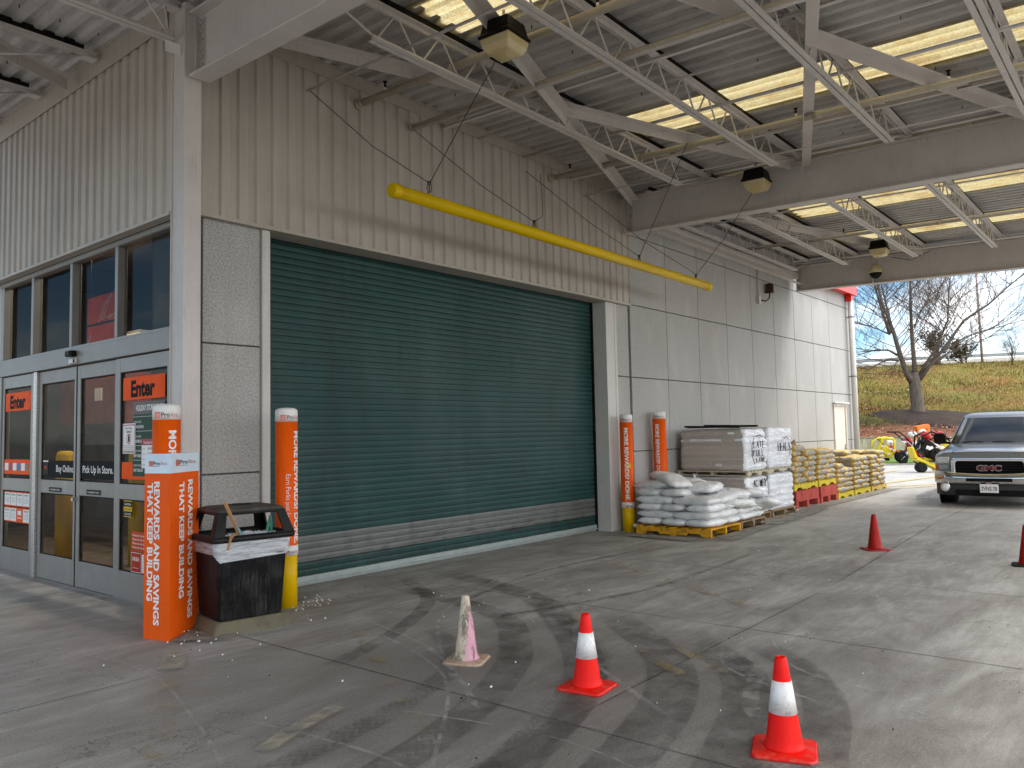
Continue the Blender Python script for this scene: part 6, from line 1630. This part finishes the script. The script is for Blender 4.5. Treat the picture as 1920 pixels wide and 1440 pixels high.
mb = MB(); mb.lathe([(.12, 0), (.14, .14), (.08, .18)], n=12, c=L_(-.1, .1, .92)); mb.obj('fuel_tank', RM, t)
wheel(t, L_(-.38, -.1, .14), .14, .22, FW, rim=M['alu'])

rnd = random.Random(77)
for t in [o for o in bpy.data.objects if o.parent is None and o.name.split('.')[0] in ('aerator', 'log_splitter', 'trencher', 'stand_on_loader', 'stump_grinder')]:
    L_ = local(t)
    for nm_, mt_, r_ in (('hoses', M['black_rubber'], .014), ('control_rods', M['alu_bright'], .010)):
        mb = MB()
        for k in range(9):
            a = Vector((rnd.uniform(-.4, .35), rnd.uniform(-.32, .1), rnd.uniform(.25, .95))); b = a + Vector((rnd.uniform(-.3, .3), rnd.uniform(-.1, .1), rnd.uniform(-.25, .25))); c = (a + b) / 2 + Vector((0, -.08, rnd.uniform(-.08, .08)))
            mb.tube([L_(*a), L_(*c), L_(*b)], r_, n=5)
        tag(mb.obj(nm_, mt_, t), kind='stuff')
    mb = MB()
    for k in range(4): a = (rnd.uniform(-.25, .25), -.3, rnd.uniform(.35, .8)); mb.bar(L_(*a), L_(a[0] + .12, a[1], a[2] + rnd.uniform(-.05, .05)), .02, .07)
    tag(mb.obj('decals', M['white_print'], t), kind='stuff')
# ------------------------------------------------------------------ grass strip, retaining wall, hillside
def uv_pt(l, d, z=0): return FW * d + RT * l + Vector((0, 0, z))
def m_grass(name, a, b, c, leaf, amt):
    t = NT(name)
    f = t.noise(.35, 8, .65); g_ = t.noise(5, 7, .75, (1, 1, 1)); h = t.noise(14, 8, .85); br = t.noise(.32, 9, .75, (1, 1, 1), loc=(7, 3, 0))
    col = t.ramp(f, [(.38, a), (.6, b)])
    col = t.mix(t.math('MULTIPLY', t.ramp(g_, [(.42, 0), (.62, 1)]), .55), col, c)
    col = t.mix(t.math('MULTIPLY', t.math('MULTIPLY', t.ramp(h, [(.48, 0), (.6, 1)]), t.ramp(br, [(.42, .15), (.56, 1)])), amt), col, leaf)
    col = t.mix(t.math('MULTIPLY', t.ramp(br, [(.46, 0), (.62, 1)]), amt * .45), col, leaf)
    t.bump(t.math('ADD', h, g_), .8, .08)
    return t.fin(col, .9)
M['grass'] = m_grass('autumn grass', '857820', '667018', '8a6c2c', '7a4420', .95)
M['lawn'] = m_grass('green lawn', '5f8a24', '4d7a1e', '7a8a38', '8a6a3a', .3)
M['mulch'] = m_grass('leaf litter bed', '6e4028', '85512f', '4a2c1c', 'b0805a', .7)
M['darkmulch'] = m_grass('dark mulch', '2e1f16', '3c2a1e', '22170f', '6a4a30', .35)
mb = MB(); mb.add([uv_pt(8, 32.4, .02), uv_pt(70, 32.4, .02), uv_pt(70, 40.1, .02), uv_pt(8, 40.1, .02)], [(0, 1, 2, 3)]); tag(mb.obj('lawn', M['lawn']), 'green lawn strip before the retaining wall', kind='structure')
mb = MB(); mb.bar(uv_pt(8, 32.35, .03), uv_pt(70, 32.35, .03), .12, .08); tag(mb.obj('kerb', pbr('kerb concrete', 'a09d97', rough=.8)), 'pale kerb edging the lawn strip', kind='structure')
def m_retw():
    t = NT('stained retaining concrete'); st = t.noise(1.6, 8, .7, (1, 1, .5)); d = t.noise(4, 6, .7, (1, 1, .25)); z = t.xyz()[2]
    col = t.ramp(st, [(.3, '9c947f'), (.7, 'bdb4a0')]); col = t.mix(t.math('MULTIPLY', t.ramp(d, [(.45, 0), (.65, 1)]), .6), col, '4e463b'); return t.fin(col, .9)
t = thing('retaining_wall', 'stained low concrete retaining wall behind the machines', 'wall', uv_pt(20, 40.2))
mb = MB(); mb.bar(RT * -12 + Vector((0, 0, .5)), RT * 52 + Vector((0, 0, .5)), .25, 1.04); mb.obj('wall_body', m_retw(), t)
mb = MB(); mb.bar(RT * -12 + Vector((0, 0, 1.045)), RT * 52 + Vector((0, 0, 1.045)), .32, .05); mb.obj('wall_cap', pbr('wall cap', '8f8878', '6f685a', .85), t)
def hz(l, d):
    """hill height"""
    K = [(40.3, .98), (43, 1.45), (46, 2.22), (50, 3.35), (56, 5.0), (61, 6.0 + (l - 22) * .022), (66, 6.35 + (l - 22) * .022), (400, 6.4)]
    for (a, za), (b, zb_) in zip(K, K[1:]):
        if d <= b: return za + (zb_ - za) * max(0, d - a) / (b - a)
    return K[-1][1]
mb = MB(); nd, nl = 70, 90; vs = []
for i in range(nd + 1):
    d = 40.3 + (i / nd) ** 1.6 * 110 if i < nd else 400
    for j in range(nl + 1):
        l = -10 + j * (130 / nl); z = hz(l, d)
        if d > 41: z += noise.noise(Vector((l * .3, d * .3, 0))) * .12 + noise.noise(Vector((l * 1.1, d * 1.1, 3))) * .05
        vs.append(uv_pt(l, d, z))
mb.add(vs, [(i * (nl + 1) + j, i * (nl + 1) + j + 1, (i + 1) * (nl + 1) + j + 1, (i + 1) * (nl + 1) + j) for i in range(nd) for j in range(nl)], M['grass'], smooth=True)
hill = mb.obj('hillside'); hill.data.materials.append(M['mulch']); hill.data.materials.append(M['darkmulch'])
for p in hill.data.polygons:
    c = p.center; d = c.dot(FW); l = c.dot(RT)
    edge = 45.0 + noise.noise(Vector((l * .25, 0, 5))) * 1.6
    if d < edge: p.material_index = 1
tag(hill, 'grassy hillside with brown leaves rising to the road', kind='structure')
# mulch mound round the tree
mb = MB(); cx, cy = 23.4, 45.2; rg = []
for k in range(9):
    f_ = k / 8; R_ = 3.5 * (1 - f_) + .1
    rg.append([uv_pt(cx + R_ * math.cos(a) * (1 + .12 * math.sin(3 * a + 1)), cy + R_ * .62 * math.sin(a), hz(cx + R_ * math.cos(a), max(40.4, cy + R_ * .62 * math.sin(a))) - .05 + .32 * (1 - (1 - f_) ** 2) + noise.noise(Vector((a * 2, R_ * 2, 1))) * .05) for a in [2 * math.pi * i / 40 for i in range(40)]])
mb.loft(rg); tag(mb.obj('mulch_mound', M['darkmulch']), 'dark mulch mound round the foot of the bare tree', kind='structure')
# scattered leaves
mb = MB(); rnd = random.Random(8)
lm = [pbr('leaf rust', '9a5a34', rough=.8), pbr('leaf tan', 'c9a582', rough=.8), pbr('leaf brown', '6a3c24', rough=.8), pbr('leaf pale', 'e6d9cb', rough=.8)]
for k in range(13000):
    l = rnd.uniform(15, 36); d = 40.5 + abs(rnd.gauss(0, 1)) * 5 if k % 3 else rnd.uniform(41, 60)
    if d > 61: continue
    z = hz(l, d) + .05; s = rnd.uniform(.025, .07); a = rnd.random() * 6.28; tl = rnd.uniform(-.5, .9)
    u = RT * math.cos(a) + FW * math.sin(a); v = (RT * -math.sin(a) + FW * math.cos(a)) * math.cos(tl) + Vector((0, 0, math.sin(tl)))
    p = uv_pt(l, d, z + rnd.uniform(0, .06)); m_ = lm[0] if rnd.random() < .45 else (lm[2] if rnd.random() < .55 else (lm[1] if rnd.random() < .85 else lm[3]))
    mb.add([p - u * s, p - v * s * .6, p + u * s, p + v * s * .6], [(0, 1, 2, 3)], m_)
tag(mb.obj('fallen_leaves', fixn=False), 'fallen brown leaves on the hillside', kind='stuff')
mb = MB(); gm = [pbr('grass straw', '8a7c38', rough=.9), pbr('grass olive', '5a6020', rough=.9), pbr('grass brown', '6e4c26', rough=.9)]
for k in range(26000):
    l = rnd.uniform(14, 40); d = rnd.uniform(45.5, 63)
    c_ = noise.noise(Vector((l * .35, d * .35, 4))) + rnd.uniform(-.25, .25)
    p = uv_pt(l, d, hz(l, d) - .03); h = rnd.uniform(.08, .22); dx = rnd.uniform(-.08, .08); w2 = rnd.uniform(.01, .03)
    mb.add([p - RT * w2, p + RT * w2, p + RT * dx + FW * rnd.uniform(-.08, .08) + Vector((0, 0, h))], [(0, 1, 2)], gm[0] if c_ > .1 else (gm[1] if c_ > -.15 else gm[2]))
tag(mb.obj('grass_blades', fixn=False), 'tufts of straw and olive grass over the hillside', kind='stuff')
# tufts / low ground cover along the bed
mb = MB()
for k in range(5200):
    if k % 2: l, d = rnd.gauss(18.5, 1.4), rnd.gauss(44.4, .5)
    else: l, d = rnd.gauss(31 if k % 4 else 28.2, 1.5), rnd.gauss(45.5, .5)
    p = uv_pt(l, d, hz(l, max(40.4, d)) - .02); h = rnd.uniform(.08, .34); dx = rnd.uniform(-.12, .12)
    mb.add([p - RT * .015, p + RT * .015, p + RT * dx + FW * rnd.uniform(-.1, .1) + Vector((0, 0, h))], [(0, 1, 2)])
tag(mb.obj('ground_cover', pbr('ground cover', '4c5230', '6a6a3c', .9), fixn=False), 'low olive ground cover along the bed edge', kind='stuff')

# ------------------------------------------------------------------ trees
def bark(name, c, c2):
    t = NT(name); f = t.noise(3, 8, .7, (3, 3, .6)); g_ = t.noise(14, 6, .7, (2, 2, .5)); col = t.ramp(f, [(.3, c), (.7, c2)]); t.bump(g_, .8, .05); return t.fin(col, .9)
M['bark'] = bark('grey bark', '776d62', '4a423a'); M['twig'] = pbr('twig bark', '6d5d54', '54463f', .9)
def interp(pts, t):
    n = len(pts) - 1; s = min(int(t * n), n - 1); return pts[s].lerp(pts[s + 1], t * n - s)
def grow(mb, a, d, L, r, depth, rnd, up=.10, n=4, spread=.75, kids_=4, droop=0.0):
    pts = [a]; d = d.normalized(); p = a.copy()
    for i in range(n):
        d = (d + Vector((rnd.gauss(0, .10), rnd.gauss(0, .10), rnd.gauss(0, .08) + up - droop))).normalized(); p = p + d * (L / n); pts.append(p.copy())
    mb.tube(pts, [r * (1 - .75 * i / n) for i in range(n + 1)], n=3 if r < .03 else 5, caps=False)
    if depth > 0:
        for k in range(kids_):
            t_ = rnd.uniform(.25, .98); q = interp(pts, t_); ax = Vector((rnd.gauss(0, 1), rnd.gauss(0, 1), rnd.gauss(0, .6) + .25)).normalized()
            nd_ = (d * (1 - spread * .5) + ax * spread).normalized()
            grow(mb, q, nd_, L * rnd.uniform(.45, .72), r * .5, depth - 1, rnd, up, n, spread, kids_, droop)
T0 = uv_pt(23.35, 46.0); SC = 46 / 1494.4
def tp(zx, zy, dd=0):   # zoomed-photo measure of the limbs turned into metres beside the trunk
    return RT * ((1540 + zx / 4.8 - 1718) * SC) + FW * dd + Vector((0, 0, 1.55 + (800 - (480 + zy / 4.8)) * SC))
t = thing('bare_tree', 'large leafless tree with many upright limbs on the mulch mound', 'tree', T0)
mb = MB(); tz = 2.0
mb.tube([Vector((0, 0, 1.9)), Vector((0, 0, 2.35)), tp(855, 1330), tp(845, 1200), tp(838, 1120), tp(835, 1050)], [.50, .40, .35, .32, .31, .24], n=14)
limbs = [([(820, 1140), (760, 1060), (700, 900), (640, 700), (600, 610), (520, 420), (480, 240), (430, 0), (400, -200)], .30, -.2, .04),
         ([(640, 690), (625, 580), (600, 420), (575, 230), (560, 40), (540, -160)], .17, .3, .03),
         ([(820, 1080), (800, 980), (770, 780), (742, 480), (730, 210), (735, 0), (720, -160)], .17, .6, .03),
         ([(850, 1100), (850, 900), (850, 700), (858, 450), (875, 190), (900, -80), (900, -260)], .24, .1, .04),
         ([(880, 1080), (910, 980), (980, 830), (1045, 610), (1025, 400), (1020, 150), (1030, -40)], .15, -.6, .02),
         ([(880, 1120), (960, 1000), (1100, 820), (1250, 600), (1450, 470), (1600, 330), (1750, 200), (1900, 120)], .20, -.3, .02),
         ([(890, 1080), (1000, 960), (1200, 880), (1400, 800), (1580, 760), (1760, 740)], .11, .5, .02),
         ([(700, 940), (600, 930), (480, 970), (380, 1010), (280, 1070)], .10, -.4, .02), ([(700, 890), (640, 840), (540, 830), (420, 860), (300, 940)], .11, .3, .02),
         ([(640, 700), (520, 660), (400, 630), (260, 610)], .08, -.4, .02), ([(1060, 870), (1150, 700), (1280, 560), (1400, 400), (1500, 280)], .08, .6, .02), ([(900, 1000), (1050, 880), (1200, 760), (1400, 700), (1620, 640)], .08, -.8, .02), ([(860, 640), (960, 480), (1080, 330), (1250, 240)], .07, .4, .02)]
lp = []
for pts, r, dd, r1 in limbs:
    P_ = [tp(a, b, dd * i * .8) for i, (a, b) in enumerate(pts)]; lp.append((P_, r))
    mb.tube(P_, [(r + (r1 - r) * (i / (len(P_) - 1)) ** .7) * .68 for i in range(len(P_))], n=8)
tru = mb.obj('trunk', M['bark'], t)
mb = MB(); rnd = random.Random(4)
for P_, r in lp:
    nk = 21 if r > .12 else 12
    for k in range(nk):
        t_ = .22 + .76 * (k + rnd.random()) / nk; q = interp(P_, t_); base = (P_[-1] - P_[0]).normalized()
        sd_ = rnd.choice((-1, 1)); nd_ = (base * .5 + RT * sd_ * rnd.uniform(.4, 1) + FW * rnd.uniform(-.7, .7) + Vector((0, 0, rnd.uniform(0, .5)))).normalized()
        grow(mb, q, nd_, rnd.uniform(2.0, 3.9), .027, 3, rnd, up=.05, kids_=4, spread=.55)
mb.obj('crown', M['twig'], t)
def shrubtree(name, label, l, d, H, W, seed, n0=9, dens=3, leafy=False, cat='tree', group=None, trunkr=.06):
    rnd = random.Random(seed); b = uv_pt(l, d, hz(l, d) - .1); t = thing(name, label, cat, b, group=group)
    tm = MB(); tm.tube([Vector((0, 0, 0)), Vector((rnd.uniform(-.1, .1), 0, H * .25)), Vector((rnd.uniform(-.2, .2), 0, H * .6))], [trunkr, trunkr * .8, trunkr * .4], n=6); tm.obj('trunk', M['bark'], t)
    mb = MB()
    for k in range(n0):
        a = rnd.random() * 6.28; q = Vector((0, 0, H * rnd.uniform(.05, .5))); dr_ = Vector((math.cos(a) * W, math.sin(a) * W, H * rnd.uniform(.4, 1))).normalized()
        grow(mb, q, dr_, H * rnd.uniform(.35, .6), .03, dens, rnd, up=.05, kids_=4, spread=.7)
    if leafy:
        vs = list(mb.v)
        for k in range(2600):
            v = Vector(rnd.choice(vs)); u = Vector((rnd.gauss(0, .05), rnd.gauss(0, .05), rnd.gauss(0, .05))); w_ = Vector((rnd.gauss(0, .05), rnd.gauss(0, .05), rnd.gauss(0, .05)))
            mb.add([v, v + u, v + u + w_, v + w_], [(0, 1, 2, 3)])
    mb.obj('crown', M['twig'] if not leafy else pbr('dark olive leaves', '3a3526', '57492f', .9), t); return t
shrubtree('bushy_tree', 'dark bushy tree on the hill crest at the right', 32.9, 61.5, 3.0, 1.5, 3, n0=22, dens=2, leafy=True, trunkr=.3)
shrubtree('bushy_tree', 'smaller dark bush right of the bushy tree on the crest', 35.0, 61.8, 2.0, 1.6, 4, n0=16, dens=2, leafy=True, trunkr=.1)
for k, (l, d, H) in enumerate(((37.8, 60, 2.8), (40.5, 59, 4.4), (43.0, 58, 4.2), (36.6, 64, 2.2))):
    shrubtree('bare_shrub', ['thin bare shrub right of the dark bushes', 'taller thin bare shrub at the right frame edge', 'thin bare shrub beyond the frame edge', 'small bare shrub behind the dark bushes'][k], l, d, H, 1.1, 30 + k, n0=10, dens=3, group='thin bare shrubs on the hill')
for k, (l, d) in enumerate(((19.6, 60.6), (22.4, 61))):
    shrubtree('bare_shrub', ['low bare shrub by the road left of the tree', 'low bare shrub by the road behind the trunk'][k], l, d, 1.5, .9, 50 + k, n0=7, dens=2, group='thin bare shrubs on the hill')
# pole
t = thing('utility_pole', 'slim pinkish pole on the hill crest seen through the branches', 'pole', uv_pt(38.2, 64.5, 5.8))
mb = MB(); mb.tube([(0, 0, 0), (-.15, .1, 11)], [.11, .07], n=10); mb.obj('shaft', pbr('pole paint', 'b59c97', '94807a', .7), t)
mb = MB(); mb.box(-.3, .3, -.3, .3, -.3, .5); mb.obj('footing', pbr('footing', '8a847a', rough=.9), t)
# road barrier along the crest and things beyond
t = thing('road_barrier', 'long pale road barrier with dark rail along the hill crest', 'barrier', uv_pt(28, 68, 6.0))
mb = MB(); mb.bar(RT * -30 + Vector((0, 0, .25 - .5)), RT * 40 + Vector((0, 0, .25 + 1.3)), .3, .8); mb.obj('barrier_wall', pbr('pale barrier', 'd9d4cc', 'c4beb4', .8), t)
mb = MB(); mb.bar(RT * -30 + Vector((0, 0, .92 - .5)), RT * 40 + Vector((0, 0, .92 + 1.3)), .1, .28); mb.obj('rail', pbr('grey rail', '9aa0a4', '868c90', .6), t)
t = thing('red_truck', 'small red vehicle with pitched cab on the road behind the tree', 'vehicle', uv_pt(29.9, 78, 6.4), math.radians(-50))
mb = MB(); mb.loft([[Vector((x, y, z)) for y, z in ((-.9, .5), (.9, .5), (.9, 1.3), (.75, 1.35), (.6, 2.0), (-.6, 2.0), (-.75, 1.35), (-.9, 1.3))] for x in (-2.2, -1.5, 1.2, 2.2)], smooth=False); mb.obj('body', M['red'], t, bevel=.08)
mb = MB(); mb.box(-1.2, 1, -.92, .92, 1.38, 1.85); mb.obj('window', CARG, t)
for x in (-1.4, 1.4):
    for y in (-.85, .85): wheel(t, (x, y, .4), .4, .2, (0, 1, 0))
t = thing('red_sign', 'round red sign standing by the road left of the trunk', 'sign', uv_pt(27.6, 67, 5.9)); 
mb = MB(); mb.tube([(0, 0, 0), (0, 0, .9)], .04, n=6); mb.obj('post', M['alu'], t)
mb = MB(); mb.lathe([(.42, -.03), (.42, .03)], n=20, M4=Matrix.Translation((0, 0, .9)) @ FW.to_track_quat('Z', 'Y').to_matrix().to_4x4()); mb.obj('sign_face', M['red'], t)
t = thing('far_building', 'long low white building beyond the road', 'building', uv_pt(62, 150, 6.4), math.atan2(RT.y, RT.x))
mb = MB(); mb.box(-34, 34, -8, 8, -1, 5.2); mb.obj('wall', pbr('far white wall', 'd8d3cc', rough=.8), t)
mb = MB(); mb.box(-34.4, 34.4, -8.4, 8.4, 5.21, 5.8); mb.obj('roof', pbr('far roof', '8f8c88', rough=.8), t)
for k in range(12): MB().box(-32 + k * 5.4, -29.5 + k * 5.4, -8.06, -8.01, 1.6, 3.4).obj('window', CARG, t)
